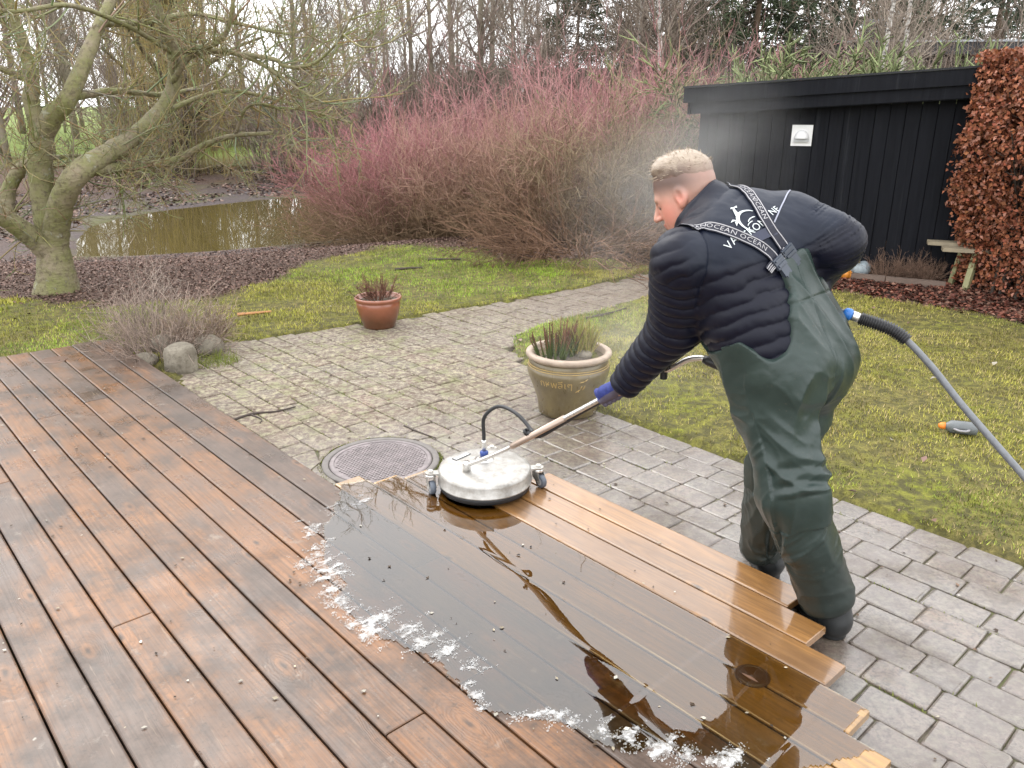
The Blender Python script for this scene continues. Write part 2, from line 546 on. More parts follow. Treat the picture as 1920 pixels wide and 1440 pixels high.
# ------------------------------------------------------------------ deck
def wood(name, grey, warm, dark, warm_amt, rough, washed=False, stain=1.0):
    k = NT(name)
    r = k.rnd()
    off = k.n('CombineXYZ', {'X': k.math('MULTIPLY', r, 37.0), 'Y': k.math('MULTIPLY', r, 91.0), 'Z': k.math('MULTIPLY', r, 53.0)}).outputs[0]
    oc = k.n('TexCoord').outputs['Object']
    co = k.n('VectorMath', {0: oc, 1: off}, operation='ADD').outputs[0]
    W_ = k.world()
    # knots: a few voronoi cells along each board
    kc = k.n('Mapping', {'Vector': co, 'Scale': (2.1, 6.0, 0.0)}).outputs[0]
    vo = k.n('TexVoronoi', {'Vector': kc, 'Scale': 1.0, 'Randomness': 0.9}, voronoi_dimensions='2D')
    has = k.math('GREATER_THAN', k.n('SeparateColor', {'Color': vo.outputs['Color']}).outputs[0], 0.70)
    kd0 = vo.outputs['Distance']
    kd = k.math('ADD', vo.outputs['Distance'], k.math('MULTIPLY', k.math('SUBTRACT', k.noise(W_, 28, 4, 0.65), 0.5), 0.09))
    knot = k.math('MULTIPLY', k.mr(kd, 0.02, 0.085, 1.0, 0.0), has)
    halo = k.math('MULTIPLY', k.mr(kd, 0.1, 0.34, 1.0, 0.0), has)
    # figure: rings of a slow field, bent round the knots
    fld = k.noise(k.n('Mapping', {'Vector': co, 'Scale': (0.75, 6.5, 6.5)}).outputs[0], 1.0, 2, 0.45)
    fld = k.math('ADD', fld, k.math('MULTIPLY', halo, 0.35))
    rings = k.math('PINGPONG', k.math('MULTIPLY', fld, 15.0), 0.5)
    rings = k.mr(rings, 0.0, 0.5, 0.0, 1.0)
    fine = k.noise(k.n('Mapping', {'Vector': co, 'Scale': (3, 130, 130)}).outputs[0], 1.0, 4, 0.6)
    patch = k.noise(k.n('Mapping', {'Vector': co, 'Scale': (1.5, 5.0, 5.0)}).outputs[0], 1.0, 5, 0.68)
    big = k.noise(W_, 0.9, 4, 0.6)
    w = k.math('ADD', k.math('MULTIPLY', patch, 0.65), k.math('MULTIPLY', big, 0.35))
    w = k.math('ADD', w, k.mr(r, 0.0, 1.0, -0.09, 0.09))
    wf = k.ramp(w, [(0.5 - warm_amt, 0.0), (0.62 - warm_amt, 1.0)])
    c = k.mix(wf, grey, warm)
    c = k.mix(k.math('MULTIPLY', rings, 0.42), c, k.mix(1.0, c, (0.5, 0.44, 0.4), 'MULTIPLY'))
    c = k.mix(k.ramp(fine, [(0.35, 0.5), (0.6, 0.0)]), c, dark)
    st = k.noise(W_, 3.1, 6, 0.7)
    c = k.mix(k.ramp(st, [(0.46, 0.0), (0.62, 0.8 * stain if not washed else 0.15)]), c, dark)
    gy_ = k.noise(W_, 1.9, 6, 0.72)
    c = k.mix(k.ramp(gy_, [(0.46, 0.0), (0.64, 0.6 * stain if not washed else 0.12)]), c, grey)
    if not washed:
        c = k.mix(k.ramp(k.noise(W_, 11, 5, 0.7), [(0.62, 0.0), (0.72, 0.45)]), c, (0.27, 0.23, 0.19))
        sk = k.noise(k.n('Mapping', {'Vector': co, 'Scale': (5, 55, 55)}).outputs[0], 1.0, 3, 0.6)
        c = k.mix(k.ramp(sk, [(0.66, 0.0), (0.76, 0.5)]), c, (0.26, 0.19, 0.13))
        sp_ = k.n('TexVoronoi', {'Vector': W_, 'Scale': 9.0, 'Randomness': 1.0})
        spm = k.math('MULTIPLY', k.mr(k.math('ADD', sp_.outputs['Distance'], k.math('MULTIPLY', k.noise(W_, 60, 3, .6), .12)), 0.10, 0.13, 1.0, 0.0), k.math('GREATER_THAN', k.n('SeparateColor', {'Color': sp_.outputs['Color']}).outputs[1], 0.86))
        c = k.mix(k.math('MULTIPLY', spm, .75), c, (0.36, 0.34, 0.29))
        c = k.mix(k.ramp(k.noise(W_, 38, 5, 0.75), [(0.33, 0.6), (0.45, 0.0)]), c, dark)
    pale = k.math('MULTIPLY', k.mr(kd, 0.06, 0.13, 1.0, 0.0), has)
    c = k.mix(k.math('MULTIPLY', pale, 0.28), c, tuple(q * 1.7 for q in warm))
    c = k.mix(k.math('MULTIPLY', knot, 0.9), c, (0.035, 0.022, 0.015))
    ro = k.ramp(k.noise(W_, 4.5, 5, 0.65), [(0.3, rough[0]), (0.68, rough[1])])
    h = k.math('ADD', k.math('MULTIPLY', rings, 0.35), fine)
    k.p(Base_Color=c, Roughness=ro, IOR=1.45, Normal=k.bump(h, 0.22, 0.003))
    if stain < 1:
        k.p(Coat_Weight=1.0, Coat_Roughness=k.ramp(k.noise(W_, 5, 4, 0.6), [(0.36, 0.08), (0.62, 0.26)]), Coat_IOR=1.6)
    if washed:
        k.p(Coat_Weight=1.0, Coat_Roughness=k.ramp(k.noise(W_, 5, 4, 0.6), [(0.36, 0.05), (0.62, 0.20)]), Coat_IOR=1.6)
    return k.m
WOOD = wood('weathered_wood', (0.112, 0.075, 0.056), (0.225, 0.100, 0.036), (0.036, 0.024, 0.017), 0.08, (0.20, 0.46))
WASH = wood('washed_wood', (0.22, 0.115, 0.045), (0.35, 0.175, 0.055), (0.10, 0.05, 0.02), 0.10, (0.3, 0.5), True)
WETW = wood('soaked_wood', (0.27, 0.155, 0.055), (0.41, 0.215, 0.045), (0.14, 0.075, 0.022), 0.08, (0.25, 0.4), False, 0.45)

deck = thing('wooden_deck', 'brown plank deck, washed orange and wet beside the man, weathered grey on the left', 'deck', on(2.0, 0.0, 0.0))
def board(a0, a1, n0, n1, mat, rs, name='board'):
    L = a1 - a0
    Wd = abs(n1 - n0) - 0.0065
    x0, x1, y = 0.0, L, Wd / 2
    b = 0.004
    sec = [(-y, -0.028), (y, -0.028), (y, -b), (y - b * 0.7, -b * 0.3), (y - b * 1.6, 0), (-y + b * 1.6, 0), (-y + b * 0.7, -b * 0.3), (-y, -b)]
    xs = [0.0, 0.003, L - 0.003, L]
    V = []
    for i, x in enumerate(xs):
        s = 0.003 if i in (0, 3) else 0
        for yy, zz in sec:
            V.append((x - L / 2, yy - math.copysign(s, yy) * 0.5, zz - (s * 0.6 if zz > -0.01 else 0)))
    F = []
    for i in range(3):
        for j in range(8):
            F.append((i * 8 + j, i * 8 + 8 + j, i * 8 + 8 + (j + 1) % 8, i * 8 + (j + 1) % 8))
    F.append(tuple(range(8))); F.append(tuple(24 + j for j in range(7, -1, -1)))
    me = npmesh(name, np.array(V), F, mat)
    cx = np.array(on((a0 + a1) / 2, (n0 + n1) / 2, DECK_Z + rs.uniform(-0.0006, 0.0006)))
    o = link(name, me, deck, tuple(cx - np.array(deck.location)), (rs.uniform(-.003, .003), 0, DA))
    return o
rs = np.random.RandomState(21)
NEAR = {15: 1.143, 14: 0.994, 13: 0.854, 12: 0.711, 11: 0.586}
FAR = {10: 3.06, 11: 2.95, 12: 2.90, 13: 2.75, 14: 2.60, 15: 2.48}
JOINT = {9: [2.225], 7: [1.598], 5: [1.573], 8: [5.03], 6: [5.0], 4: [4.886], 2: [2.6], 1: [4.1], 0: [1.2], -1: [3.6], -3: [2.2]}
for i in range(-14, 16):
    n0, n1 = N0 + i * NS, N0 + (i + 1) * NS
    a0 = NEAR.get(i, 0.586 - 0.142 * (11 - i) if i > -6 else -2.0)
    a1 = FAR.get(i, 6.36 + rs.uniform(-0.02, 0.02))
    cuts = [a0] + JOINT.get(i, []) + [a1]
    mat = WASH if i >= 13 else (WETW if i >= 10 else WOOD)
    for q in range(len(cuts) - 1):
        board(cuts[q] + (0.002 if q else 0), cuts[q + 1] - (0.002 if q < len(cuts) - 2 else 0), n0, n1, mat, rs)
# joists that carry the boards, seen under the stepped ends
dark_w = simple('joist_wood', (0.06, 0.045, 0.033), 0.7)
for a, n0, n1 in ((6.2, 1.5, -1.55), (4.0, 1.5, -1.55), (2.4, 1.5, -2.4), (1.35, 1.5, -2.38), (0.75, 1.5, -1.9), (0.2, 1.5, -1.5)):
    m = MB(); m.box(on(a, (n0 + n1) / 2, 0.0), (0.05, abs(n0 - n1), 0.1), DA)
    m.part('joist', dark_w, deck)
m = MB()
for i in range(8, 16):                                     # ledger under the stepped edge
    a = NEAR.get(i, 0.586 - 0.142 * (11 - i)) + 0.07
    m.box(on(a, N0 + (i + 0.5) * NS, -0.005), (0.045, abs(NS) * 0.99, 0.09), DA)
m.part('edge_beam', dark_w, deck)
cov = simple('cover_wood', (0.10, 0.05, 0.028), 0.35, scale=40)
for (a, n, r) in ((1.023, -1.912, 0.054), (6.044, -1.155, 0.085)):
    m = MB(); m.lathe([(r, DECK_Z - 0.01), (r, DECK_Z + 0.0018), (r - 0.004, DECK_Z + 0.0026), (r - 0.007, DECK_Z + 0.0026), (r - 0.009, DECK_Z + 0.0012), (r - 0.012, DECK_Z + 0.0025), (0.0, DECK_Z + 0.003)], on(a, n)[:2] + (0,), 36)
    m.part('round_cover', cov, deck, False)

# ------------------------------------------------------------------ water film on the washed half of the deck
PUD = [(-0.475, 3.56), (-0.80, 3.36), (-0.80, 3.16), (-0.82, 3.02), (-0.81, 2.87), (-0.74, 2.67), (-0.6, 2.39), (-0.42, 2.21), (-0.22, 2.15), (-0.13, 2.04), (-0.06, 1.91), (0.06, 1.85), (0.24, 1.78),
       (0.35, 1.73), (0.56, 1.7), (0.68, 1.67), (0.76, 1.63), (1.00, 1.72), (1.03, 1.86), (1.06, 2.02), (1.04, 2.20), (0.90, 2.30), (0.60, 2.62), (0.3, 2.92), (0.1, 3.12), (-0.05, 3.26), (-0.3, 3.46)]
gs = 0.009
ax = np.arange(0.3, 3.4, gs); nn_ = np.arange(-2.6, -1.15, gs)
A, Nn = np.meshgrid(ax, nn_)
X = DV[0] * A + NV[0] * Nn; Y = DV[1] * A + NV[1] * Nn
dpud = sd_poly(X, Y, PUD) + (fbm(X * 5, Y * 5, 3) - 0.5) * 0.15 + (fbm(A * 3, Nn * 18, 2) - 0.5) * 0.05
kk = np.floor((Nn - N0) / NS)
fr = (Nn - N0) / NS - kk
gapd = np.minimum(fr, 1 - fr) * abs(NS)
film = dpud < 0
ki = np.clip(np.floor((Nn - N0) / NS).astype(int), 0, 40)
farl = np.select([ki == q_ for q_ in FAR], [FAR[q_] - .012 for q_ in FAR], 9.0)
film &= (A < farl + .004) & (A > np.select([ki == q_ for q_ in NEAR], [NEAR[q_] + .012 for q_ in NEAR], 0.0))
film &= (Nn > N0 + 13 * NS + .004)
rs = np.random.RandomState(5)
tilt = {q: (rs.uniform(-1, 1) * 0.0009, rs.uniform(-1, 1) * 0.0004) for q in range(-40, 60)}
Zf = DECK_Z + 0.0018 + np.vectorize(lambda q: tilt[int(q)][0])(kk) * 0.5 + (fr - 0.5) * np.vectorize(lambda q: tilt[int(q)][1])(kk)
Zf = Zf + np.where(np.abs(A - 1.0) < 0.2, 0.0016, 0) - 0.0005 * np.exp(-(gapd / 0.006) ** 2)
idx = np.arange(A.size).reshape(A.shape)
qm = film[:-1, :-1] & film[1:, :-1] & film[:-1, 1:] & film[1:, 1:]
q4 = np.stack([idx[:-1, :-1], idx[:-1, 1:], idx[1:, 1:], idx[1:, :-1]], -1)[qm]
used = np.unique(q4); remap = np.full(A.size, -1); remap[used] = np.arange(len(used))
k = NT('water_film')
P = k.world()
k.t.nodes.remove(k.b)
nb = k.bump(k.noise(P, 3.0, 2, 0.4), 0.03, 0.05)
fr_ = k.n('Fresnel', {'IOR': 1.85, 'Normal': nb})
gl = k.n('BsdfGlossy', {'Color': (1, 1, 1), 'Roughness': 0.02, 'Normal': nb})
tr = k.n('BsdfTransparent', {'Color': (0.97, 0.86, 0.60, 1)})
mx = k.n('MixShader', {0: fr_.outputs[0], 1: tr.outputs[0], 2: gl.outputs[0]})
k.t.links.new(mx.outputs[0], k.o.inputs[0])
me = npmesh('water_film', np.stack([X, Y, Zf], -1).reshape(-1, 3)[used], remap[q4], k.m, True)
tag(link('puddle', me), 'thin sheet of dirty water lying on the washed deck boards', 'puddle', kind='stuff')

# froth pushed along the rim of the water
FOAM = [((-0.66, 3.22), (-0.80, 3.04), 0.030, 330), ((-0.80, 3.04), (-0.84, 2.98), 0.03, 160), ((-0.83, 2.96), (-0.76, 2.72), 0.05, 420), ((-0.76, 2.72), (-0.62, 2.42), 0.055, 1150), ((-0.62, 2.42), (-0.42, 2.23), 0.055, 1250), ((-0.46, 2.32), (-0.25, 2.18), 0.06, 800),
        ((-0.25, 2.16), (-0.12, 2.08), 0.04, 160), ((-0.13, 2.0), (-0.09, 1.90), 0.022, 220), ((-0.09, 1.90), (0.02, 1.86), 0.022, 260), ((0.02, 1.87), (0.14, 1.86), 0.022, 330), ((0.12, 1.86), (0.36, 1.75), 0.035, 700), ((0.3, 1.78), (0.62, 1.69), 0.04, 900),
        ((0.60, 1.69), (0.66, 1.62), 0.03, 300), ((0.45, 1.72), (0.80, 1.60), 0.035, 600)]
fg = 0.0036
fa = np.arange(0.35, 3.3, fg); fn = np.arange(-2.35, -1.1, fg)
A, Nn = np.meshgrid(fa, fn)
X = DV[0] * A + NV[0] * Nn; Y = DV[1] * A + NV[1] * Nn
D = np.zeros(X.shape)
for (x0, y0), (x1, y1), sp, cnt in FOAM:
    ex, ey = x1 - x0, y1 - y0
    t = np.clip(((X - x0) * ex + (Y - y0) * ey) / (ex * ex + ey * ey), 0, 1)
    d = np.hypot(X - x0 - ex * t, Y - y0 - ey * t)
    L_ = math.hypot(ex, ey)
    D = np.maximum(D, np.exp(-(d / (sp * 1.5)) ** 2) * min(1.0, .55 + cnt / L_ / 9000))
# streaks drawn out towards the cleaner, lace holes, bubbles
U = X * 0.72 + Y * 0.69; Wn = -X * 0.69 + Y * 0.72
lace = .52 * fbm(U * 8, Wn * 32, 4) + .33 * fbm(X * 42, Y * 42, 3) + .15 * fbm(X * 120 + 9, Y * 120, 2)
Hh = D * 0.85 + (lace - .5) * 2.7 - 0.555
solid = (Hh > 0.10) & (D > .12)
qm = solid[:-1, :-1] & solid[1:, :-1] & solid[:-1, 1:] & solid[1:, 1:]
idx = np.arange(A.size).reshape(A.shape)
q4 = np.stack([idx[:-1, :-1], idx[:-1, 1:], idx[1:, 1:], idx[1:, :-1]], -1)[qm]
used = np.unique(q4); remap = np.full(A.size, -1); remap[used] = np.arange(len(used))
Zf = DECK_Z + 0.0028 + np.clip(Hh - .10, 0, .5) * .009 * (.4 + fbm(X * 150, Y * 150, 2))
fV = np.stack([X, Y, Zf], -1).reshape(-1, 3)[used]
fV[:, :2] += rs.uniform(-.0012, .0012, (len(fV), 2))
fF = remap[q4]
m = MB()
cand = np.argwhere((Hh > -0.05) & (Hh < 0.22) & (D > .10))
for i, j in cand[rs.choice(len(cand), min(3200, len(cand)), replace=False)]:
    x, y = X[i, j], Y[i, j]
    r = rs.uniform(0.0010, 0.0030) * (1.6 if rs.rand() < 0.06 else 1)
    V_ = [(x + r * math.cos(a_), y + r * math.sin(a_), DECK_Z + .0024) for a_ in (0, 1.26, 2.51, 3.77, 5.03)]
    V_ += [(x + .6 * r * math.cos(a_), y + .6 * r * math.sin(a_), DECK_Z + .0024 + r * .7) for a_ in (.6, 1.9, 3.1, 4.4, 5.6)]
    V_.append((x, y, DECK_Z + .0026 + r * .85))
    m.add(V_, [(q_, (q_ + 1) % 5, 5 + (q_ + 1) % 5, 5 + q_) for q_ in range(5)] + [(5 + q_, 5 + (q_ + 1) % 5, 10) for q_ in range(5)])
k = NT('foam')
fz = k.noise(k.world(), 60, 4, 0.6)
fz2 = k.noise(k.world(), 170, 3, 0.6)
k.p(Base_Color=k.mix(k.ramp(fz, [(.35, 0.), (.6, 1.)]), (0.46, 0.44, 0.41), (0.66, 0.66, 0.65)), Roughness=0.35, Alpha=k.math('MULTIPLY', k.n('SeparateColor', {'Color': k.attr('tint')}).outputs[0], k.ramp(k.math('ADD', k.math('MULTIPLY', fz, .5), k.math('MULTIPLY', fz2, .5)), [(.36, .35), (.58, 1.0)])))
nb_ = m.n
m.add(fV, [tuple(q_) for q_ in fF])
o = m.part('foam', k.m, None, True)
al_ = np.concatenate([np.full(nb_, .55), .06 + .80 * sstep(.10, .55, Hh.ravel()[used])])
vcol(o.data, np.repeat(al_[:, None], 3, 1))
tag(o, 'white froth along the rim of the water on the deck', 'foam', kind='stuff')
# ================================================================== SHED, HEDGE SIDE
black_wood = NT('black_timber')
k = black_wood
oc = k.coord('Object', (14, 14, 0.8))
f = k.noise(oc, 2.0, 6, 0.7)
st = k.noise(k.coord('Object', (9, 9, 0.35)), 1.6, 5, 0.65)
c = k.mix(k.ramp(f, [(0.3, 0.0), (0.75, 1.0)]), (0.004, 0.0045, 0.007), (0.011, 0.012, 0.016))
c = k.mix(k.ramp(st, [(0.6, 0.0), (0.74, 0.5)]), c, (0.04, 0.043, 0.05))
k.p(Base_Color=c, Roughness=0.72, Specular_IOR_Level=0.16, Normal=k.bump(f, 0.3, 0.006))
BLACK = k.m
SD = np.array([0.932, -0.363]); SN = np.array([-0.363, -0.932])          # along the shed front, and out of it
S0 = np.array([2.09, 9.135])
def sh(a, o, z):
    p = S0 + SD * a + SN * o
    return np.array((p[0], p[1], z))
SA = math.atan2(SD[1], SD[0])
shed = thing('garden_shed', 'low black timber shed with a flat roof behind the man', 'shed', tuple(sh(2.0, -1.2, 0)))
rs = np.random.RandomState(2)
a = 0.0
while a < 5.2:                                             # board-on-board cladding
    w = rs.uniform(0.135, 0.15)
    m = MB(); top_ = 1.76 + 0.06 * a
    m.box(sh(a + w / 2, 0.0 + (0.008 if int(a * 100) % 2 else 0), (top_ + .04) / 2), (w - 0.007, 0.022, top_ - .04), SA)
    m.part('wall_board', BLACK, shed)
    a += w
m = MB()
m.box(sh(2.6, -0.05, 0.9), (5.2, 0.05, 1.7), SA)
m.part('front_wall', BLACK, shed)
m = MB(); m.box(sh(0.02, -1.4, 0.9), (0.05, 2.74, 1.74), SA); m.part('side_wall', BLACK, shed)
m = MB(); m.box(sh(0.0, 0.0, 0.92), (0.09, 0.06, 1.77), SA); m.part('corner_post', BLACK, shed)
m = MB(); m.box(sh(2.55, 0.24, 1.90), (5.5, 0.026, 0.145), SA); m.part('fascia_board', BLACK, shed)
m = MB(); m.box(sh(2.58, 0.205, 1.775), (5.4, 0.026, 0.13), SA); m.part('fascia_board', BLACK, shed)
m = MB(); m.box(sh(-0.19, -1.3, 1.90), (0.026, 3.06, 0.145), SA); m.part('fascia_board', BLACK, shed)
m = MB(); m.box(sh(-0.15, -1.3, 1.775), (0.026, 2.96, 0.13), SA); m.part('fascia_board', BLACK, shed)
roofm = simple('roof_felt', (0.02, 0.021, 0.024), 0.8, scale=60, bump=0.4)
m = MB(); m.box(sh(2.58, -1.3, 1.955), (5.46, 3.0, 0.03), SA); m.box(sh(2.55, 0.24, 1.983), (5.52, 0.05, 0.018), SA); m.part('roof', roofm, shed)
m = MB(); m.box(sh(2.6, 0.1, 1.71), (5.2, 0.2, 0.02), SA); m.part('soffit', BLACK, shed)
white_pl = simple('white_plastic', (0.74, 0.74, 0.74), 0.35, var=0.04)
grey_pl = simple('grey_plastic', (0.42, 0.43, 0.44), 0.4, var=0.05)
# wall lamp: square plate, half dome hood
lamp = None
vc = sh(1.015, 0.02, 1.44)
m = MB(); m.box(vc, (0.205, 0.022, 0.21), SA); lamp = m.part('wall_lamp', white_pl, shed)
V = []; nu, nv = 16, 8
for i in range(nv + 1):
    for j in range(nu + 1):
        th = PI * j / nu; ph = (PI / 2) * i / nv
        a_, o_, z_ = 0.075 * math.cos(th) * math.cos(ph) , 0.055 * math.sin(ph) + 0.011, 0.085 * math.sin(th) * math.cos(ph)
        V.append(vc + np.array([SD[0] * a_ + SN[0] * o_, SD[1] * a_ + SN[1] * o_, z_ - 0.03]))
F = [(i * (nu + 1) + j, i * (nu + 1) + j + 1, (i + 1) * (nu + 1) + j + 1, (i + 1) * (nu + 1) + j) for i in range(nv) for j in range(nu)]
part('hood', V, F, white_pl, lamp, True)
m = MB(); m.box(vc + np.array([SN[0] * .022, SN[1] * .022, -0.05]), (0.15, 0.022, 0.03), SA); m.part('lens', grey_pl, lamp)
# small flood light on the fascia
fc = sh(2.83, 0.27, 2.0)
m = MB(); m.box(fc, (0.085, 0.07, 0.07), SA); m.box(fc + (0.03, 0.02, 0.03), (0.06, 0.06, 0.05), SA + 0.4)
fl = m.part('flood_light', white_pl, shed)
m = MB(); m.tube([fc + (0, 0, -0.03), fc + (0.0, 0.02, -0.12)], 0.008, 6); m.part('bracket', grey_pl, fl)

# timber edging of the bed, stones, pumpkins, bench
tim = simple('old_timber', (0.16, 0.115, 0.09), 0.75, scale=12, bump=0.3)
def kerbs(p0, p1, n, zz=0.03):
    p0 = np.array(p0); p1 = np.array(p1)
    for i in range(n):
        a = p0 + (p1 - p0) * i / n; b = p0 + (p1 - p0) * (i + 1) / n
        c_ = (a + b) / 2; d_ = b - a
        e = thing('edging_timber', ['weathered timber edging of the bed, behind the pumpkins', 'weathered timber edging of the bed, in front of the dry heather', 'weathered timber edging of the bed, nearest the bench'][i], 'timber', (c_[0], c_[1], 0), 'timber edging along the shed bed')
        m = MB(); m.box((c_[0], c_[1], zz), (np.linalg.norm(d_) - 0.01, 0.06, 0.09), math.atan2(d_[1], d_[0]) + 0.02 * i)
        m.part('timber', tim, e)
kerbs((2.9, 8.72), (4.33, 7.86), 3)

def pumpkin(name, label, c, r, h, ribs, mat, stem_mat, tilt):
    t = thing(name, label, 'pumpkin', c, 'pumpkins by the shed')
    V = []; nu, nv = 60, 14
    R = np.array(Matrix.Rotation(tilt, 3, 'Y'))
    for i in range(nv + 1):
        ph = -PI / 2 + PI * i / nv
        for j in range(nu):
            th = 2 * PI * j / nu
            rr = r * math.cos(ph) ** 0.75 * (1 + 0.07 * abs(math.cos(ribs * th / 2)) - 0.05)
            z = h / 2 * math.sin(ph) - 0.12 * h * math.exp(-(math.cos(ph) / 0.35) ** 2) * (1 if ph > 0 else -0.5)
            V.append(R @ np.array((rr * math.cos(th), rr * math.sin(th), z)) + np.array(c) + (0, 0, h / 2))
    F = [(i * nu + j, i * nu + (j + 1) % nu, (i + 1) * nu + (j + 1) % nu, (i + 1) * nu + j) for i in range(nv) for j in range(nu)]
    part('fruit', V, F, mat, t, True)
    top = R @ np.array((0, 0, h * 0.36)) + np.array(c) + (0, 0, h / 2)
    m = MB(); m.tube([top, top + R @ np.array((0.005, 0.0, 0.03)), top + R @ np.array((0.02, 0.005, 0.05))], [0.014, 0.01, 0.009], 7)
    m.part('stem', stem_mat, t)
stemm = simple('stem', (0.12, 0.1, 0.06), 0.8)
pumpkin('orange_pumpkin', 'long orange pumpkin lying on the bed beside the grey one', (3.49, 8.37, 0.0), 0.105, 0.13, 9, simple('orange_skin', (0.62, 0.24, 0.035), 0.4, scale=9), stemm, 0.25)
pumpkin('grey_pumpkin', 'blue grey pumpkin by the black shed wall', (3.71, 8.45, 0.01), 0.105, 0.165, 10, simple('grey_skin', (0.30, 0.35, 0.37), 0.5, scale=9), stemm, -0.3)

bench = thing('garden_bench', 'bare wooden bench against the black shed, half behind the brown hedge', 'bench', (4.75, 8.27, 0))
bw = simple('bench_wood', (0.30, 0.25, 0.17), 0.65, scale=10)
bl = simple('bench_leg_wood', (0.30, 0.29, 0.15), 0.65, scale=10)
for o_, z_, a0 in ((0.16, 0.43, 2.34), (0.34, 0.40, 2.46)):
    m = MB(); m.box(sh(a0 + 0.6, o_ + 0.02, z_), (1.2, 0.14, 0.035), SA); m.part('seat_plank', bw, bench)
for a_, o_ in ((2.62, 0.14), (2.72, 0.40), (3.4, 0.14), (3.5, 0.40)):
    p0 = sh(a_, o_, 0.0); p1 = sh(a_ + 0.05, o_ * 0.6 + 0.1, 0.385)
    dd = p1 - p0; q = Vector(dd).to_track_quat('Z', 'Y').to_matrix()
    m = MB(); m.box((p0 + p1) / 2, (0.055, 0.045, np.linalg.norm(dd)), R=q); m.part('leg', bl, bench)

# ================================================================== POTS
glaze = NT('olive_glaze')
k = glaze
P = k.coord('Object')
n1 = k.noise(P, 6, 5, 0.65); n2 = k.noise(k.coord('Object', (6, 6, 1.2)), 5, 5, 0.7)
c = k.mix(k.ramp(n1, [(0.35, 0.0), (0.65, 1.0)]), (0.085, 0.06, 0.022), (0.155, 0.115, 0.045))
c = k.mix(k.ramp(n2, [(0.55, 0.0), (0.75, 0.6)]), c, (0.22, 0.18, 0.10))
k.p(Base_Color=c, Roughness=k.mr(n2, 0.3, 0.7, 0.22, 0.5), Coat_Weight=0.4, Coat_Roughness=0.15, Normal=k.bump(n1, 0.08, 0.01))
PC = np.array((0.335, 4.52, 0.0))
planter = thing('glazed_planter', 'large olive brown glazed planter with a pale rim on the paving', 'planter', tuple(PC))
prof = [(0.0, 0.0), (0.165, 0.0), (0.175, 0.012), (0.178, 0.05), (0.19, 0.11), (0.215, 0.18), (0.236, 0.235), (0.244, 0.27), (0.242, 0.295), (0.236, 0.300), (0.238, 0.306), (0.233, 0.312), (0.235, 0.318), (0.231, 0.325), (0.230, 0.345)]
m = MB(); m.lathe(prof, PC, 64); pot = m.part('pot_body', k.m, planter, True)
rimm = simple('rim_clay', (0.36, 0.28, 0.215), 0.5, scale=14, var=0.25, bump=0.2)
m = MB(); m.lathe([(0.229, 0.343), (0.246, 0.352), (0.254, 0.364), (0.252, 0.378), (0.242, 0.384), (0.222, 0.384), (0.213, 0.376), (0.210, 0.34)], PC, 64); m.part('rim', rimm, planter, True)
soil = simple('potting_soil', (0.12, 0.095, 0.07), 0.95, scale=70, var=0.6, bump=1.0)
def disc_soil(c, r, z, mat, parent, amp=0.02, seed=1):
    V = []; n = 20
    V.append((c[0], c[1], z + amp))
    for i in range(1, 7):
        for j in range(n):
            a = 2 * PI * j / n; q = r * i / 6
            x, y = c[0] + q * math.cos(a), c[1] + q * math.sin(a)
            V.append((x, y, z + amp * (1 - (i / 6) ** 2) + 0.018 * (float(fbm(np.array(x * 22 + seed), np.array(y * 22), 3)) - 0.5)))
    F = [(0, 1 + j, 1 + (j + 1) % n) for j in range(n)]
    for i in range(5):
        F += [(1 + i * n + j, 1 + (i + 1) * n + j, 1 + (i + 1) * n + (j + 1) % n, 1 + i * n + (j + 1) % n) for j in range(n)]
    return part('soil', V, F, mat, parent, True)
disc_soil(PC, 0.212, 0.335, soil, planter)
# moulded ochre lines and the raised lettering under the rim
och = simple('ochre_slip', (0.40, 0.27, 0.085), 0.4)
for z_, r_ in ((0.301, 0.2385), (0.313, 0.2355)):
    m = MB(); m.tube([(PC[0] + r_ * math.cos(a), PC[1] + r_ * math.sin(a), z_) for a in np.linspace(0, 2 * PI, 65)], 0.0026, 6, False); m.part('moulded_line', och, planter, True)
def wrap_text(body, size, zc, ang0, parent, mat, rad, name='lettering', spacing=1.0):
    cu = bpy.data.curves.new('lettering', 'FONT')
    cu.body = body; cu.size = size; cu.extrude = 0.0; cu.resolution_u = 2
    cu.align_x = 'CENTER'; cu.align_y = 'CENTER'; cu.space_character = spacing
    o = bpy.data.objects.new('lettering', cu); COL.objects.link(o)
    dg = bpy.context.evaluated_depsgraph_get()
    me = bpy.data.meshes.new_from_object(o.evaluated_get(dg))
    bpy.data.objects.remove(o); bpy.data.curves.remove(cu)
    bm = bmesh.new(); bm.from_mesh(me)
    bmesh.ops.triangulate(bm, faces=bm.faces)
    bmesh.ops.subdivide_edges(bm, edges=[e for e in bm.edges if e.calc_length() > 0.012], cuts=1)
    V = np.array([v.co[:] for v in bm.verts]); F = [tuple(v.index for v in f.verts) for f in bm.faces]
    bm.free(); bpy.data.meshes.remove(me)
    return V, F
V, F = wrap_text('\u0e01\u0e2b\u0e1e\u0e25\u0e35\u0e40\u0e46', 0.062, 0, 0, None, None, 0)
if len(V) > 4:
    a0 = math.radians(-112)
    W_ = []
    pr = np.array(prof)
    for x, y, z in V:
        zz = 0.235 + y
        r_ = np.interp(zz, pr[1:, 1], pr[1:, 0]) + 0.0016
        a_ = a0 + x / 0.24
        W_.append((PC[0] + r_ * math.cos(a_), PC[1] + r_ * math.sin(a_), zz))
    part('lettering', W_, F, och, planter)
m = MB()                                                   # the brushed sprig right of the letters
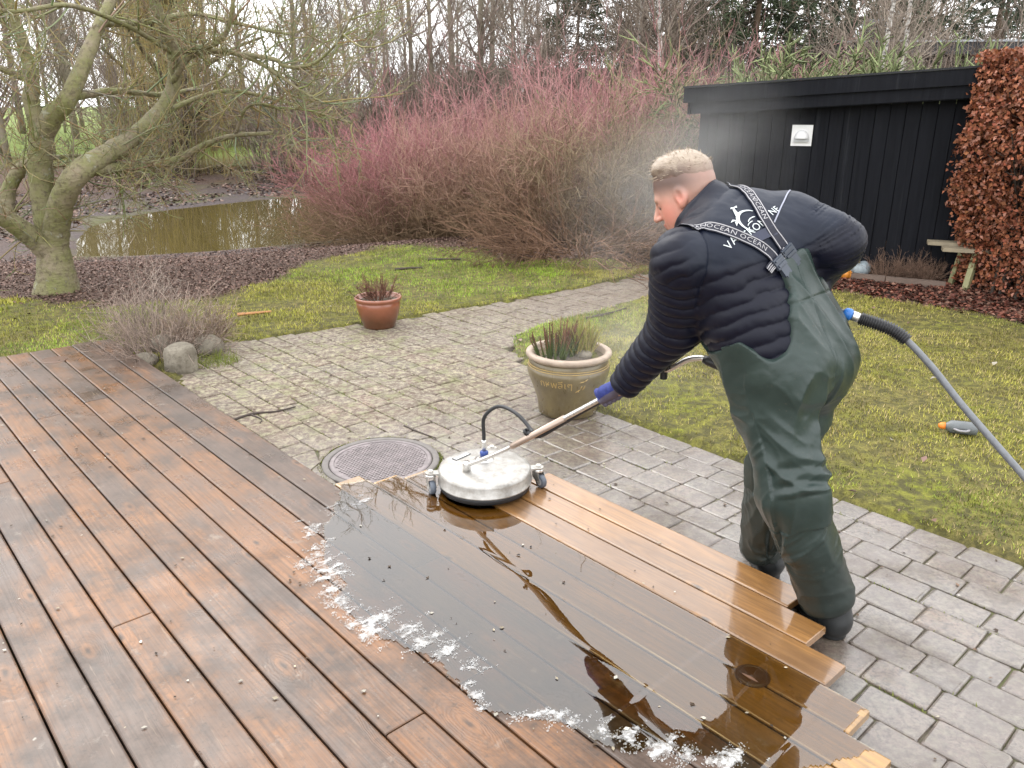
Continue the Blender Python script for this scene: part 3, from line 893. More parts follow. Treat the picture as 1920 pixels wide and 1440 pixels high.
for (x0, z0, x1, z1) in ((0.14, 0.255, 0.17, 0.262), (0.17, 0.262, 0.19, 0.275), (0.12, 0.19, 0.15, 0.21), (0.15, 0.21, 0.158, 0.235), (0.165, 0.205, 0.178, 0.235), (0.13, 0.20, 0.145, 0.195)):
    P_ = []
    for t in np.linspace(0, 1, 5):
        zz = z0 + (z1 - z0) * t; r_ = np.interp(zz, pr[1:, 1], pr[1:, 0]) + 0.0005; a_ = a0 + (x0 + (x1 - x0) * t) / 0.24
        P_.append((PC[0] + r_ * math.cos(a_), PC[1] + r_ * math.sin(a_), zz))
    m.tube(P_, [0.001, 0.0028, 0.0034, 0.0028, 0.001], 5)
m.part('brushed_sprig', och, planter, True)

terra = NT('terracotta_glaze')
k = terra
P = k.coord('Object'); n1 = k.noise(P, 7, 5, 0.6)
zz = k.n('SeparateXYZ', {'Vector': P}).outputs[2]
c = k.mix(k.ramp(k.math('ADD', k.math('MULTIPLY', zz, 4.0), k.math('MULTIPLY', k.math('SUBTRACT', n1, 0.5), 0.5)), [(0.25, 0.0), (0.75, 1.0)]), (0.11, 0.045, 0.022), (0.25, 0.085, 0.045))
k.p(Base_Color=c, Roughness=0.3, Coat_Weight=0.5, Coat_Roughness=0.12)
TC = np.array((-1.105, 6.46, 0.0))
tp = thing('terracotta_pot', 'small red brown glazed pot at the edge of the lawn', 'pot', tuple(TC))
m = MB(); m.lathe([(0.0, 0.0), (0.128, 0.0), (0.132, 0.016), (0.138, 0.035), (0.162, 0.10), (0.178, 0.17), (0.181, 0.215), (0.176, 0.222), (0.192, 0.232), (0.195, 0.25), (0.186, 0.258), (0.172, 0.252), (0.165, 0.22)], TC, 56); m.part('pot_body', k.m, tp, True)
disc_soil(TC, 0.168, 0.222, soil, tp, 0.015, 5)

# ================================================================== STONES BY THE DECK
rock = NT('lichen_stone')
k = rock
P = k.coord('Object'); n1 = k.noise(P, 8, 6, 0.7); n2 = k.noise(P, 40, 5, 0.7)
c = k.mix(k.ramp(n1, [(0.35, 0.0), (0.65, 1.0)]), (0.14, 0.12, 0.09), (0.26, 0.23, 0.18))
c = k.mix(k.ramp(n2, [(0.5, 0.0), (0.66, 0.7)]), c, (0.09, 0.075, 0.055))
k.p(Base_Color=c, Roughness=0.9, Normal=k.bump(k.math('ADD', n1, n2), 0.6, 0.01))
def stone(name, label, c, r, h, kind, seed):
    rs = np.random.RandomState(seed)
    if kind == 'block':
        V, F = lathe([(0.0, 0), (r, 0), (r * 1.03, h * .2), (r * 1.02, h * .75), (r * 0.96, h * .93), (r * 0.7, h), (0, h)], 26)
    else:
        pr = [(max(1e-7, r * math.cos(p)), h / 2 + h / 2 * math.sin(p)) for p in np.linspace(-PI / 2, PI / 2, 14)]
        V, F = lathe(pr, 26)
    V = V.copy()
    q = (fbm(V[:, 0] * 9 + seed * 3.3 + V[:, 2] * 5, V[:, 1] * 9 + V[:, 2] * 7, 3) - 0.5)
    V[:, :2] *= (1 + 0.35 * q)[:, None]
    V[:, 2] += 0.02 * q
    o = part(name, V + np.array(c), F, rock.m, None, True)
    return tag(o, label, 'stone', 'stones at the corner of the deck')
shedroof = [o for o in shed.children if o.name.split('.')[0] in ('fascia_board', 'roof', 'soffit', 'flood_light')]
for o in shedroof + [c for q in shedroof for c in q.children]:      # the flat roof climbs a little to the right
    w0 = np.array(wloc(o))
    for v in o.data.vertices:
        p = np.array(v.co[:]) + w0
        v.co.z += 0.060 * float((p[:2] - S0) @ SD) - 0.055
stone('stone_block', 'squat round grey stone block against the deck edge', (-2.30, 5.30, -0.03), 0.105, 0.21, 'block', 3)
stone('boulder', 'pale rounded boulder on the paving right of the dead plant', (-2.24, 5.68, -0.03), 0.115, 0.18, 'ball', 8)
stone('boulder', 'grey boulder half buried under the dead twigs', (-2.62, 5.78, -0.05), 0.12, 0.17, 'ball', 14)
stone('boulder', 'small dark stone between the dead plant and the deck', (-2.62, 5.42, -0.04), 0.10, 0.12, 'ball', 19)
stone('pot_stone', 'sandy stone in the planter beside the green moss', (0.42, 4.50, 0.328), 0.05, 0.055, 'ball', 23)

# ================================================================== MANHOLE
iron = NT('cast_iron')
k = iron
P = k.world(); n1 = k.noise(P, 18, 5, 0.65)
k.p(Base_Color=k.mix(k.ramp(n1, [(0.35, 0.0), (0.65, 1.0)]), (0.15, 0.128, 0.128), (0.25, 0.215, 0.215)), Roughness=k.mr(n1, .3, .7, .35, .6), Metallic=0.25, Normal=k.bump(n1, 0.2, 0.004))
mh = thing('manhole_cover', 'round cast iron manhole cover with a small chequer pattern in the paving', 'manhole cover', (*MANHOLE, 0))
MC = np.array((*MANHOLE, 0.0))
m = MB(); m.lathe([(0.268, -0.04), (0.268, 0.004), (0.273, 0.006), (0.298, 0.006), (0.302, 0.003), (0.302, -0.04)], MC, 72); m.part('frame', simple('concrete_ring', (0.15, 0.135, 0.125), 0.7, scale=30, bump=0.4), mh, True)
m = MB(); m.lathe([(0.0, 0.0), (0.238, 0.0), (0.241, 0.005), (0.257, 0.005), (0.263, 0.001), (0.265, -0.03)], MC + (0, 0, 0.002), 72); pl = m.part('plate', k.m, mh, False)
m = MB()
g = 0.0175
for i in range(-14, 15):
    for j in range(-14, 15):
        x, y = i * g + (g / 2 if j % 2 else 0), j * g
        if math.hypot(x, y) > 0.229: continue
        ca, sa = math.cos(0.35), math.sin(0.35)
        X_, Y_ = x * ca - y * sa, x * sa + y * ca
        m.box(MC + (X_, Y_, 0.0038), (0.0125, 0.0125, 0.004), 0.35)
o = m.part('tread_stud', k.m, mh); tag(o, kind='stuff')
# moss growing in the ring round the frame
# ================================================================== SURFACE CLEANER
steel = NT('brushed_steel'); k = steel
P = k.coord('Object'); n1 = k.noise(P, 30, 5, 0.6); n2 = k.noise(P, 5, 4, 0.6)
k.p(Base_Color=k.mix(k.ramp(n2, [(.3, 0.), (.7, 1.)]), (0.62, 0.60, 0.57), (0.78, 0.77, 0.75)), Metallic=0.9, Roughness=k.mr(n1, .3, .7, .22, .4), Normal=k.bump(n1, 0.04, 0.003))
STEEL = k.m
k = NT('housing_steel')
P = k.coord('Object'); n1 = k.noise(P, 30, 5, 0.6); n2 = k.noise(P, 16, 6, 0.72)
k.p(Base_Color=k.mix(k.ramp(n2, [(.35, 0.), (.65, 1.)]), (0.30, 0.28, 0.25), (0.50, 0.485, 0.46)), Metallic=0.65, Roughness=k.mr(n1, .3, .7, .3, .5), Normal=k.bump(n1, 0.05, 0.003))
HOUS = k.m
rubber = simple('black_rubber', (0.018, 0.018, 0.02), 0.45, scale=40)
darkgrey = simple('grey_tyre', (0.10, 0.115, 0.14), 0.5, scale=40)
blue_pl = simple('blue_plastic', (0.02, 0.05, 0.22), 0.35)
blue_lt = simple('blue_coupling', (0.03, 0.16, 0.50), 0.35)
CC = np.array((-0.124, 3.317, 0.0))
sc = thing('surface_cleaner', 'round steel surface cleaner on castors with a long handle, on the wet boards', 'surface cleaner', (CC[0], CC[1], DECK_Z))
R0 = 0.212
m = MB(); m.lathe([(0.0, 0.198), (R0 - 0.03, 0.195), (R0 - 0.010, 0.192), (R0 - 0.003, 0.187), (R0, 0.178), (R0, 0.136), (R0 + 0.003, 0.133), (R0 + 0.003, 0.128), (R0 - 0.004, 0.126), (R0 - 0.004, 0.150)], CC, 72)
hs_ = m.part('housing', HOUS, sc, True)
me = hs_.data
for p_ in me.polygons: p_.use_smooth = p_.index >= 72 * 1 or True
m = MB(); m.lathe([(R0 - 0.006, 0.130), (R0 - 0.006, 0.100), (R0 - 0.016, 0.098), (R0 - 0.016, 0.130)], CC, 72); m.part('brush_skirt', rubber, sc, True)
# centre swivel and the hose coupling
SV = np.array((-0.129, 3.385, 0.196))
m = MB(); m.lathe([(0.045, 0), (0.045, 0.003), (0.03, 0.004), (0.018, 0.006), (0.018, 0.012), (0, 0.012)], SV, 28); m.part('swivel', STEEL, sc, True)
m = MB(); m.lathe([(0.013, 0.0), (0.013, 0.012), (0.019, 0.014), (0.020, 0.036), (0.016, 0.042), (0.011, 0.044)], SV, 24); m.part('coupling', blue_pl, sc, True)
m = MB(); m.lathe([(0.010, 0.04), (0.010, 0.075), (0.012, 0.08), (0.012, 0.095), (0.009, 0.097)], SV, 20); m.part('ferrule', STEEL, sc, True)
# maker's plate: printed dark frame
lp = np.array((-0.236, 3.415, 0.1972)); la = 0.85
m = MB(); m.box(lp, (0.098, 0.030, 0.0016), la); m.part('label_frame', simple('label_print', (0.05, 0.05, 0.055), 0.5), sc)
m = MB(); m.box(lp + (0, 0, 0.001), (0.088, 0.021, 0.0016), la); pl_ = m.part('label_plate', simple('label_white', (0.62, 0.62, 0.60), 0.5), sc)
# castors
def caster(ang, out, yaw):
    d = np.array((math.cos(ang), math.sin(ang), 0.0))
    p = CC + d * (R0 + out)
    m = MB()
    q = CC + d * (R0 - 0.01)
    dx = p - q
    m.box((p + q) / 2 + (0, 0, 0.172), (np.linalg.norm(dx) + 0.03, 0.042, 0.006), ang)
    m.lathe([(0.0, 0.176), (0.024, 0.176), (0.024, 0.170), (0.0, 0.170)], p, 18)
    br = m.part('bracket', HOUS, sc)
    m = MB(); m.lathe([(0.0, 0.186), (0.012, 0.186), (0.012, 0.176), (0.0, 0.176)], p, 6); m.lathe([(0.021, 0.168), (0.024, 0.163), (0.024, 0.156), (0.019, 0.152), (0.0, 0.152)], p, 18); m.part('bolt', STEEL, br)
    y = np.array((math.cos(yaw), math.sin(yaw), 0.0)); s = np.array((-y[1], y[0], 0.0))
    wc = p + y * 0.022 + (0, 0, DECK_Z + 0.031)
    m = MB()
    for sg in (-1, 1):
        base = p + s * sg * 0.0165
        tri = [base - y * 0.022 + (0, 0, 0.153), base + y * 0.02 + (0, 0, 0.153), wc + s * sg * 0.0165 + y * 0.013 + (0, 0, -0.002), wc + s * sg * 0.0165 - y * 0.012 + (0, 0, -0.008), base - y * 0.022 + (0, 0, 0.125)]
        th = s * 0.0015 * sg
        V = [t for t in tri] + [t + th for t in tri]
        F = [(0, 1, 2, 3, 4), (9, 8, 7, 6, 5)] + [(i, 5 + i, 5 + (i + 1) % 5, (i + 1) % 5) for i in range(5)]
        m.add(V, F)
    m.tube([wc - s * 0.022, wc + s * 0.022], 0.005, 8)
    m.part('fork', HOUS, br)
    Rm = np.stack([y, np.array((0, 0, 1.0)), s], 1)
    m = MB(); m.lathe([(0.016, -0.012), (0.028, -0.012), (0.031, -0.009), (0.031, 0.009), (0.028, 0.012), (0.016, 0.012)], wc, 30, Rm); m.part('wheel', darkgrey, br, True)
    m = MB(); m.lathe([(0.0, -0.0125), (0.017, -0.0125), (0.017, 0.0125), (0.0, 0.0125)], wc, 20, Rm); m.part('hub', grey_pl, br)
caster(math.atan2(-0.03, -0.245), 0.035, math.radians(-70))
caster(math.atan2(0.03, 0.245), 0.035, math.radians(-55))
caster(math.radians(84), 0.035, math.radians(150))
# lance: foot socket, long tube, fork of two bent handles
B0 = np.array((-0.204, 3.262, 0.196)); HAND = np.array((0.377, 2.87, 0.707)); BE = np.array((0.715, 2.74, 1.012))
m = MB(); m.lathe([(0.019, 0.0), (0.019, 0.045), (0.017, 0.048), (0.0, 0.048)], B0 - (0, 0, 0.004), 22); m.part('handle_socket', STEEL, sc, True)
ld = (HAND - B0) / np.linalg.norm(HAND - B0)
lanceP = smooth_path([B0 + (0, 0, 0.028), B0 + ld * 0.12 + (0, 0, .012), B0 + ld * 0.3, B0 + ld * 0.6, HAND, HAND + ld * 0.17, BE], 8)
m = MB(); m.tube(lanceP, 0.0105, 12); m.part('lance', STEEL, sc, True)
k = NT('tan_tube'); k.p(Base_Color=(0.42, 0.33, 0.27), Metallic=0.6, Roughness=0.35)
m = MB(); m.tube([B0 + ld * 0.30, B0 + ld * 0.31, B0 + ld * 0.62], [0.0112, 0.0135, 0.0135], 14); m.part('sleeve', k.m, sc, True)
# side handle with foam grip
A = [at_ for at_ in ((0.545, 2.795, 0.835), (0.560, 2.795, 0.826), (0.577, 2.775, 0.837), (0.621, 2.72, 0.888), (0.66, 2.69, 0.906), (0.685, 2.672, 0.903))]
m = MB(); m.tube(smooth_path(A, 6), 0.0105, 12); m.part('side_handle', STEEL, sc, True)
m = MB(); m.tube([(0.672, 2.679, 0.906), (0.685, 2.672, 0.902), (0.73, 2.645, 0.888), (0.79, 2.61, 0.868)], [0.0135, 0.0175, 0.0175, 0.017], 14); m.part('grip', rubber, sc, True)
m = MB(); m.tube([np.array((0.560, 2.797, 0.822)) + (0, 0, -0.03), np.array((0.560, 2.797, 0.822)) + (0, 0, 0.03)], 0.014, 10); m.part('clamp', rubber, sc)
# black hose from the coupling along the lance
h0 = SV + (0, 0, 0.09)
dv_ = np.array((0, 0, 1.0))
clipP = B0 + ld * 0.40
off = np.cross(ld, (0, 0, 1)); off /= np.linalg.norm(off); off = off * -.55 + np.array((0, 0, -.84))
HP = smooth_path([h0 - (0, 0, .03), h0 + (0.0, 0.0, 0.03), (-0.125, 3.375, 0.41), (-0.06, 3.34, 0.475), (0.02, 3.25, 0.475), (0.085, 3.16, 0.43), B0 + ld * 0.395 + (0, 0, 0.03) + off * 0.004, B0 + ld * 0.46 + off * 0.024, B0 + ld * 0.58 + off * 0.024, B0 + ld * 0.75 + off * 0.022 + (0, 0, 0.006), HAND + ld * 0.02 + off * 0.022, HAND + ld * 0.2 + off * 0.022, BE + off * 0.02], 10)
m = MB(); m.tube(HP, 0.0085, 12); m.part('hose', rubber, sc, True)
m = MB(); m.tube([clipP + (0, 0, -0.012), clipP + (0, 0, 0.045)], 0.0035, 8)
m.lathe([(0.011, -0.006), (0.0155, -0.006), (0.0155, 0.006), (0.011, 0.006), (0.011, -0.006)], B0 + ld * 0.395 + (0, 0, 0.03), 16, np.array(Vector(ld).to_track_quat('Z', 'Y').to_matrix())); m.part('hose_clip', rubber, sc)

# ================================================================== PRESSURE HOSE
hose = thing('pressure_hose', 'grey pressure hose with blue coupling trailing from the man to the right edge', 'hose', (1.6, 2.25, 0.0))
hgrey = simple('grey_hose', (0.15, 0.157, 0.168), 0.4, scale=60)
P_ = smooth_path([(1.02, 2.80, 1.07), (1.06, 2.70, 1.09), (1.118, 2.62, 1.086), (1.164, 2.6, 1.073), (1.273, 2.555, 1.036), (1.365, 2.5, 0.949), (1.448, 2.42, 0.839), (1.525, 2.34, 0.743), (1.606, 2.26, 0.645), (1.80, 2.06, 0.41), (2.0, 1.85, 0.18), (2.2, 1.6, 0.045), (2.45, 1.2, 0.018), (2.7, 0.6, 0.018), (2.8, -0.4, 0.018)], 10)
m = MB(); m.tube(P_, 0.0112, 14); m.part('hose_line', hgrey, hose, True)
m = MB(); i0 = 20; pts = P_[20:26]; m.tube(pts, [0.017, 0.0205, 0.0205, 0.0205, 0.0205, 0.018], 16); m.part('coupling', blue_lt, hose, True)
m = MB(); pts = P_[25:31]; m.tube(pts, [0.014, 0.0175, 0.0165, 0.0175, 0.0165, 0.0165], 16); m.part('ferrule', STEEL, hose, True)
seg = P_[30:44]
fine = smooth_path(seg, 6)
rr = [0.0205 + 0.0024 * (1 if (i // 2) % 2 else -1) for i in range(len(fine))]
m = MB(); m.tube(fine, rr, 16); m.part('bend_sleeve', rubber, hose, True)

# ================================================================== SMALL THINGS ON THE GROUND
bot = thing('plastic_bottle', 'grey squeeze bottle with an orange cap lying on the lawn', 'bottle', (2.5, 4.11, 0.02))
bd = np.array((0.93, -0.36, 0.02)); bd /= np.linalg.norm(bd)
Rb = np.array(Vector(bd).to_track_quat('Z', 'Y').to_matrix())
b0 = np.array((2.40, 4.15, 0.052))
m = MB(); m.lathe([(0.0, 0.012), (0.012, 0.012), (0.014, 0.02), (0.034, 0.045), (0.037, 0.06), (0.037, 0.165), (0.034, 0.178), (0.02, 0.182), (0, 0.18)], b0, 28, Rb); m.part('bottle_body', simple('grey_bottle', (0.12, 0.13, 0.135), 0.4), bot, True)
m = MB(); m.lathe([(0.0, -0.012), (0.010, -0.012), (0.018, 0.0), (0.02, 0.022), (0.0, 0.022)], b0, 20, Rb); m.part('cap', simple('orange_cap', (0.75, 0.22, 0.03), 0.4), bot, True)
m = MB(); m.tube(smooth_path([b0 + Rb @ np.array((-.03, 0, .06)), b0 + Rb @ np.array((-.058, 0, .085)), b0 + Rb @ np.array((-.056, 0, .12)), b0 + Rb @ np.array((-.03, 0, .14))], 5), 0.007, 8); m.part('handle', simple('bottle_handle', (0.24, 0.23, 0.24), 0.4), bot, True)

bark_s = simple('stick_bark', (0.055, 0.04, 0.032), 0.8, scale=40)
raw_s = simple('split_wood', (0.46, 0.22, 0.09), 0.7, scale=30)
def stick(label, pts, r, mat, name='stick', grp='sticks lying about'):
    z = [float(ground_z(np.array(p[0]), np.array(p[1]))) for p in pts]
    P_ = [np.array((p[0], p[1], max(zz, 0.0 if p[2] is None else p[2]) + r * 0.8)) for p, zz in zip(pts, z)]
    P_ = smooth_path(P_, 4)
    rr = np.linspace(r, r * 0.5, len(P_))
    V, F = tube(P_, rr, 6)
    o = part(name, V, F, mat)
    return tag(o, label, 'stick', grp)
stick('splinter of orange split wood on the grass behind the stones', [(-2.38, 6.74, None), (-2.25, 6.80, None), (-2.12, 6.86, None)], 0.016, raw_s, 'wood_splinter')
stick('short dark stick on the bright grass, farther from the terracotta pot', [(-0.98, 9.30, None), (-0.78, 9.34, None), (-0.60, 9.33, None)], 0.016, bark_s)
stick('dark twig on the bright grass behind the terracotta pot', [(-1.29, 8.76, None), (-1.15, 8.82, None), (-1.0, 8.84, None)], 0.016, bark_s)
stick('long bent dark twig on the paving beside the deck', [(-1.66, 4.30, 0.0), (-1.55, 4.44, 0.0), (-1.42, 4.48, 0.0), (-1.32, 4.56, 0.0)], 0.009, bark_s)
stick('forked end of a dark twig on the paving, right against the deck', [(-1.55, 4.43, 0.0), (-1.47, 4.36, 0.0), (-1.46, 4.30, 0.0)], 0.006, bark_s)
stick('dark stick on the moss behind the glazed planter', [(0.62, 6.62, None), (0.82, 6.78, None), (1.02, 6.98, None)], 0.013, bark_s)
stick('pale broken stick on the lawn just right of the man', [(1.74, 5.03, None), (1.86, 5.0, None), (1.98, 4.92, None)], 0.010, simple('pale_stick', (0.28, 0.2, 0.14), 0.8))
stick('short stick on the paving by the manhole cover', [(-0.62, 4.26, 0.0), (-0.54, 4.18, 0.0), (-0.42, 4.08, 0.0)], 0.006, bark_s)
# ================================================================== THE MAN
# ---- implicit surfaces, meshed by surface nets
def v3(*a): return np.array(a, float)
def unit(v): v = np.asarray(v, float); return v / np.linalg.norm(v)
def cap(P, a, b, ra, rb=None):
    rb = ra if rb is None else rb
    a = np.asarray(a, float); b = np.asarray(b, float)
    ba = b - a
    t = np.clip(((P - a) @ ba) / (ba @ ba), 0, 1)
    return np.linalg.norm(P - a - t[:, None] * ba, axis=1) - (ra + (rb - ra) * t)
def ell(P, c, R, r):
    """ellipsoid, rows of R its axes"""
    q = (P - c) @ np.asarray(R).T
    r = np.asarray(r, float)
    k0 = np.linalg.norm(q / r, axis=1); k1 = np.linalg.norm(q / (r * r), axis=1)
    return k0 * (k0 - 1) / np.maximum(k1, 1e-9)
def smin(a, b, k):
    h = np.clip(0.5 + 0.5 * (b - a) / k, 0, 1)
    return b + (a - b) * h - k * h * (1 - h)
def smax(a, b, k): return -smin(-a, -b, k)

def surfnet(f, lo, hi, h, relax=2):
    lo = np.asarray(lo, float); hi = np.asarray(hi, float)
    B = 8
    n = np.ceil((hi - lo) / h).astype(int)
    nb = -(-n // B)
    n = nb * B + 1
    G = np.empty(n, np.float32)
    bi = np.stack(np.meshgrid(*[np.arange(q) for q in nb], indexing='ij'), -1).reshape(-1, 3)
    cen = lo + (bi + 0.5) * B * h
    fc = f(cen)
    rad = B * h * 0.9
    act = np.abs(fc) < rad * 1.6
    loc = np.stack(np.meshgrid(*[np.arange(B + 1)] * 3, indexing='ij'), -1).reshape(-1, 3)
    for (i, j, k), v in zip(bi[~act], fc[~act]):
        G[i * B:(i + 1) * B + 1, j * B:(j + 1) * B + 1, k * B:(k + 1) * B + 1] = v
    ab = bi[act]
    CH = 400
    for s in range(0, len(ab), CH):
        c_ = ab[s:s + CH]
        P = lo + (c_[:, None, :] * B + loc[None]) * h
        v = f(P.reshape(-1, 3)).reshape(len(c_), B + 1, B + 1, B + 1)
        for (i, j, k), vv in zip(c_, v):
            G[i * B:(i + 1) * B + 1, j * B:(j + 1) * B + 1, k * B:(k + 1) * B + 1] = vv
    S = G < 0
    C8 = [S[a:n[0] - 1 + a, b:n[1] - 1 + b, c:n[2] - 1 + c] for a in (0, 1) for b in (0, 1) for c in (0, 1)]
    cnt = sum(c.astype(np.int8) for c in C8)
    mixed = (cnt > 0) & (cnt < 8)
    ci = np.argwhere(mixed)
    vid = np.full(mixed.shape, -1, np.int64); vid[tuple(ci.T)] = np.arange(len(ci))
    acc = np.zeros((len(ci), 3)); num = np.zeros(len(ci))
    cor = [(a, b, c) for a in (0, 1) for b in (0, 1) for c in (0, 1)]
    val = {q: G[ci[:, 0] + q[0], ci[:, 1] + q[1], ci[:, 2] + q[2]].astype(float) for q in cor}
    for q in cor:
        for ax in range(3):
            if q[ax]: continue
            w = list(q); w[ax] = 1; w = tuple(w)
            a, b = val[q], val[w]
            m = (a < 0) != (b < 0)
            t = np.where(m, a / np.where(m, a - b, 1), 0)
            p = np.array(q, float) + t[:, None] * (np.array(w) - np.array(q))
            acc += np.where(m[:, None], p, 0); num += m
    V = lo + (ci + acc / num[:, None]) * h
    F = []
    for ax in range(3):
        o1, o2 = (ax + 1) % 3, (ax + 2) % 3
        sl0 = [slice(None)] * 3; sl1 = [slice(None)] * 3
        sl0[ax] = slice(0, -1); sl1[ax] = slice(1, None)
        a = S[tuple(sl0)]; b = S[tuple(sl1)]
        e = np.argwhere(a != b)
        e = e[(e[:, o1] > 0) & (e[:, o2] > 0) & (e[:, o1] < n[o1] - 1) & (e[:, o2] < n[o2] - 1)]
        if not len(e): continue
        d1 = np.zeros(3, int); d1[o1] = 1; d2 = np.zeros(3, int); d2[o2] = 1
        q = [vid[tuple((e - x).T)] for x in (d1 * 0, d1, d1 + d2, d2)]
        quad = np.stack(q, -1)
        flip = S[tuple(e.T)]
        quad[~flip] = quad[~flip][:, ::-1]
        F.append(quad)
    F = np.concatenate(F)[:, ::-1]
    F = F[(F >= 0).all(1)]
    for _ in range(relax):
        s = np.zeros_like(V); c = np.zeros(len(V))
        for a, b in ((0, 1), (1, 2), (2, 3), (3, 0)):
            np.add.at(s, F[:, a], V[F[:, b]]); np.add.at(s, F[:, b], V[F[:, a]])
            np.add.at(c, F[:, a], 1); np.add.at(c, F[:, b], 1)
        V = 0.5 * V + 0.5 * s / np.maximum(c, 1)[:, None]
    return V, F
def grad(f, V, e=0.002):
    g = np.stack([f(V + d) - f(V - d) for d in np.eye(3) * e], -1)
    return g / (np.linalg.norm(g, axis=1)[:, None] + 1e-9)

# ---- pose
pelvis = v3(.931, 2.55, .945); c7 = v3(.715, 2.68, 1.415)
chest = v3(.775, 2.63, 1.285); belly = v3(.852, 2.60, 1.085)
shL = v3(.535, 2.51, 1.285); elL = v3(.552, 2.64, 1.03); wrL = v3(.418, 2.80, .770); haL = v3(.377, 2.87, .707)
shR = v3(.925, 2.69, 1.375); elR = v3(1.04, 2.59, 1.325); wrR = v3(1.00, 2.80, 1.09); haR = v3(.93, 2.86, 1.05)
hipL = v3(.845, 2.485, .90); hipR = v3(1.015, 2.63, .88)
knL = v3(.922, 2.37, .545); anL = v3(1.085, 2.375, .15)
knR = v3(.972, 2.655, .50); anR = v3(.972, 2.735, .13)
rvc = unit(shR - shL); rvp = unit((.75, .66, 0)); spine = unit(c7 - pelvis)
fwd = unit(np.cross((0, 0, 1), rvp)) 
backn = unit(np.cross(spine, rvp)) * -1.0
if backn @ fwd > 0: backn = -backn
lat = unit(np.cross(backn, spine)); lat = lat if lat @ rvp > 0 else -lat
heelL = v3(1.125, 2.32, 0); toeL = v3(1.082, 2.575, 0)
heelR = v3(1.005, 2.69, 0); toeR = v3(1.01, 2.95, 0)

# head frame
hf = unit((-0.80, 0.33, -0.45)); hl = unit(np.cross((0.12, 0.02, 1), hf)); hu = np.cross(hf, hl)     # front, its left, up
HC = v3(.584, 2.775, 1.462)
HR = np.stack([hf, hl, hu])
def hp(f, l, u): return HC + hf * f + hl * l + hu * u
neckT = hp(-0.03, 0, -0.075)

def head_sdf(P):
    d = ell(P, hp(-0.012, 0, 0.040), HR, (0.102, 0.080, 0.092))
    d = smin(d, ell(P, hp(-0.03, 0, 0.01), HR, (0.078, 0.076, 0.08)), 0.03)
    d = smin(d, ell(P, hp(0.035, 0, -0.035), HR, (0.062, 0.066, 0.088)), 0.035)
    d = smin(d, ell(P, hp(0.045, 0, -0.098), HR, (0.042, 0.044, 0.030)), 0.03)
    d = smin(d, ell(P, hp(0.02, 0.042, -0.065), HR, (0.052, 0.028, 0.052)), 0.03)
    d = smin(d, ell(P, hp(0.02, -0.042, -0.065), HR, (0.052, 0.028, 0.052)), 0.03)
    d = smin(d, cap(P, hp(0.080, -0.032, 0.012), hp(0.080, 0.032, 0.012), 0.012), 0.02)          # brow
    for s in (-1, 1):                                                                            # eye sockets
        d = smax(d, -(ell(P, hp(0.098, s * 0.032, -0.008), HR, (0.020, 0.020, 0.013))), 0.012)
        d = smin(d, ell(P, hp(0.078, s * 0.032, -0.009), HR, (0.0125, 0.0125, 0.0125)), 0.002)
        d = smin(d, cap(P, hp(0.088, s * 0.022, -0.002), hp(0.082, s * 0.044, -0.004), 0.0035), 0.004)
        # ears
        e = ell(P, hp(-0.005, s * 0.080, -0.008), HR, (0.020, 0.011, 0.034))
        e = smin(e, ell(P, hp(0.002, s * 0.078, -0.036), HR, (0.011, 0.008, 0.012)), 0.008)
        e = smax(e, -ell(P, hp(0.002, s * 0.093, -0.004), HR, (0.0125, 0.0125, 0.023)), 0.003)
        d = smin(d, e, 0.008)
    d = smin(d, cap(P, hp(0.094, 0, 0.002), hp(0.118, 0, -0.040), 0.008, 0.0125), 0.012)         # nose
    for s in (-1, 1): d = smin(d, ell(P, hp(0.106, s * 0.012, -0.044), HR, (0.011, 0.008, 0.008)), 0.006)
    d = smin(d, ell(P, hp(0.092, 0, -0.070), HR, (0.013, 0.024, 0.006)), 0.007)
    d = smin(d, ell(P, hp(0.090, 0, -0.081), HR, (0.012, 0.021, 0.006)), 0.007)
    return d
def torso_sdf(P, o=0.0):
    d = cap(P, chest - rvc * .105, chest + rvc * .115, .145 + o, .145 + o)
    d = smin(d, cap(P, belly - rvp * .085, belly + rvp * .085, .158 + o), .10)
    d = smin(d, cap(P, pelvis - rvp * .082, pelvis + rvp * .080, .142 + o), .08)
    d = smin(d, cap(P, c7 - rvc * .06 - (0, 0, .04), c7 + rvc * .06 - (0, 0, .04), .085 + o), .09)
    return d
def arms_sdf(P, o=0.0):
    a = smin(cap(P, shL, elL, .088 + o, .074 + o), cap(P, elL, wrL, .074 + o, .046 + o), .03)
    b = smin(cap(P, shR, elR, .092 + o, .078 + o), cap(P, elR, wrR, .078 + o, .050 + o), .03)
    return np.minimum(a, b)
def legs_sdf(P, o=0.0):
    a = smin(cap(P, hipL, knL, .118 + o, .086 + o), cap(P, knL, anL, .086 + o, .060 + o), .04)
    b = smin(cap(P, hipR, knR, .118 + o, .082 + o), cap(P, knR, anR, .082 + o, .055 + o), .04)
    g = smin(ell(P, hipL - fwd * .022 + (0, 0, .02), np.stack([fwd, rvp, v3(0, 0, 1)]), (.112 + o, .110 + o, .13 + o)),
             ell(P, hipR - fwd * .022 + (0, 0, .02), np.stack([fwd, rvp, v3(0, 0, 1)]), (.112 + o, .110 + o, .13 + o)), .025)
    return smin(smin(a, b, .02), g, .04)
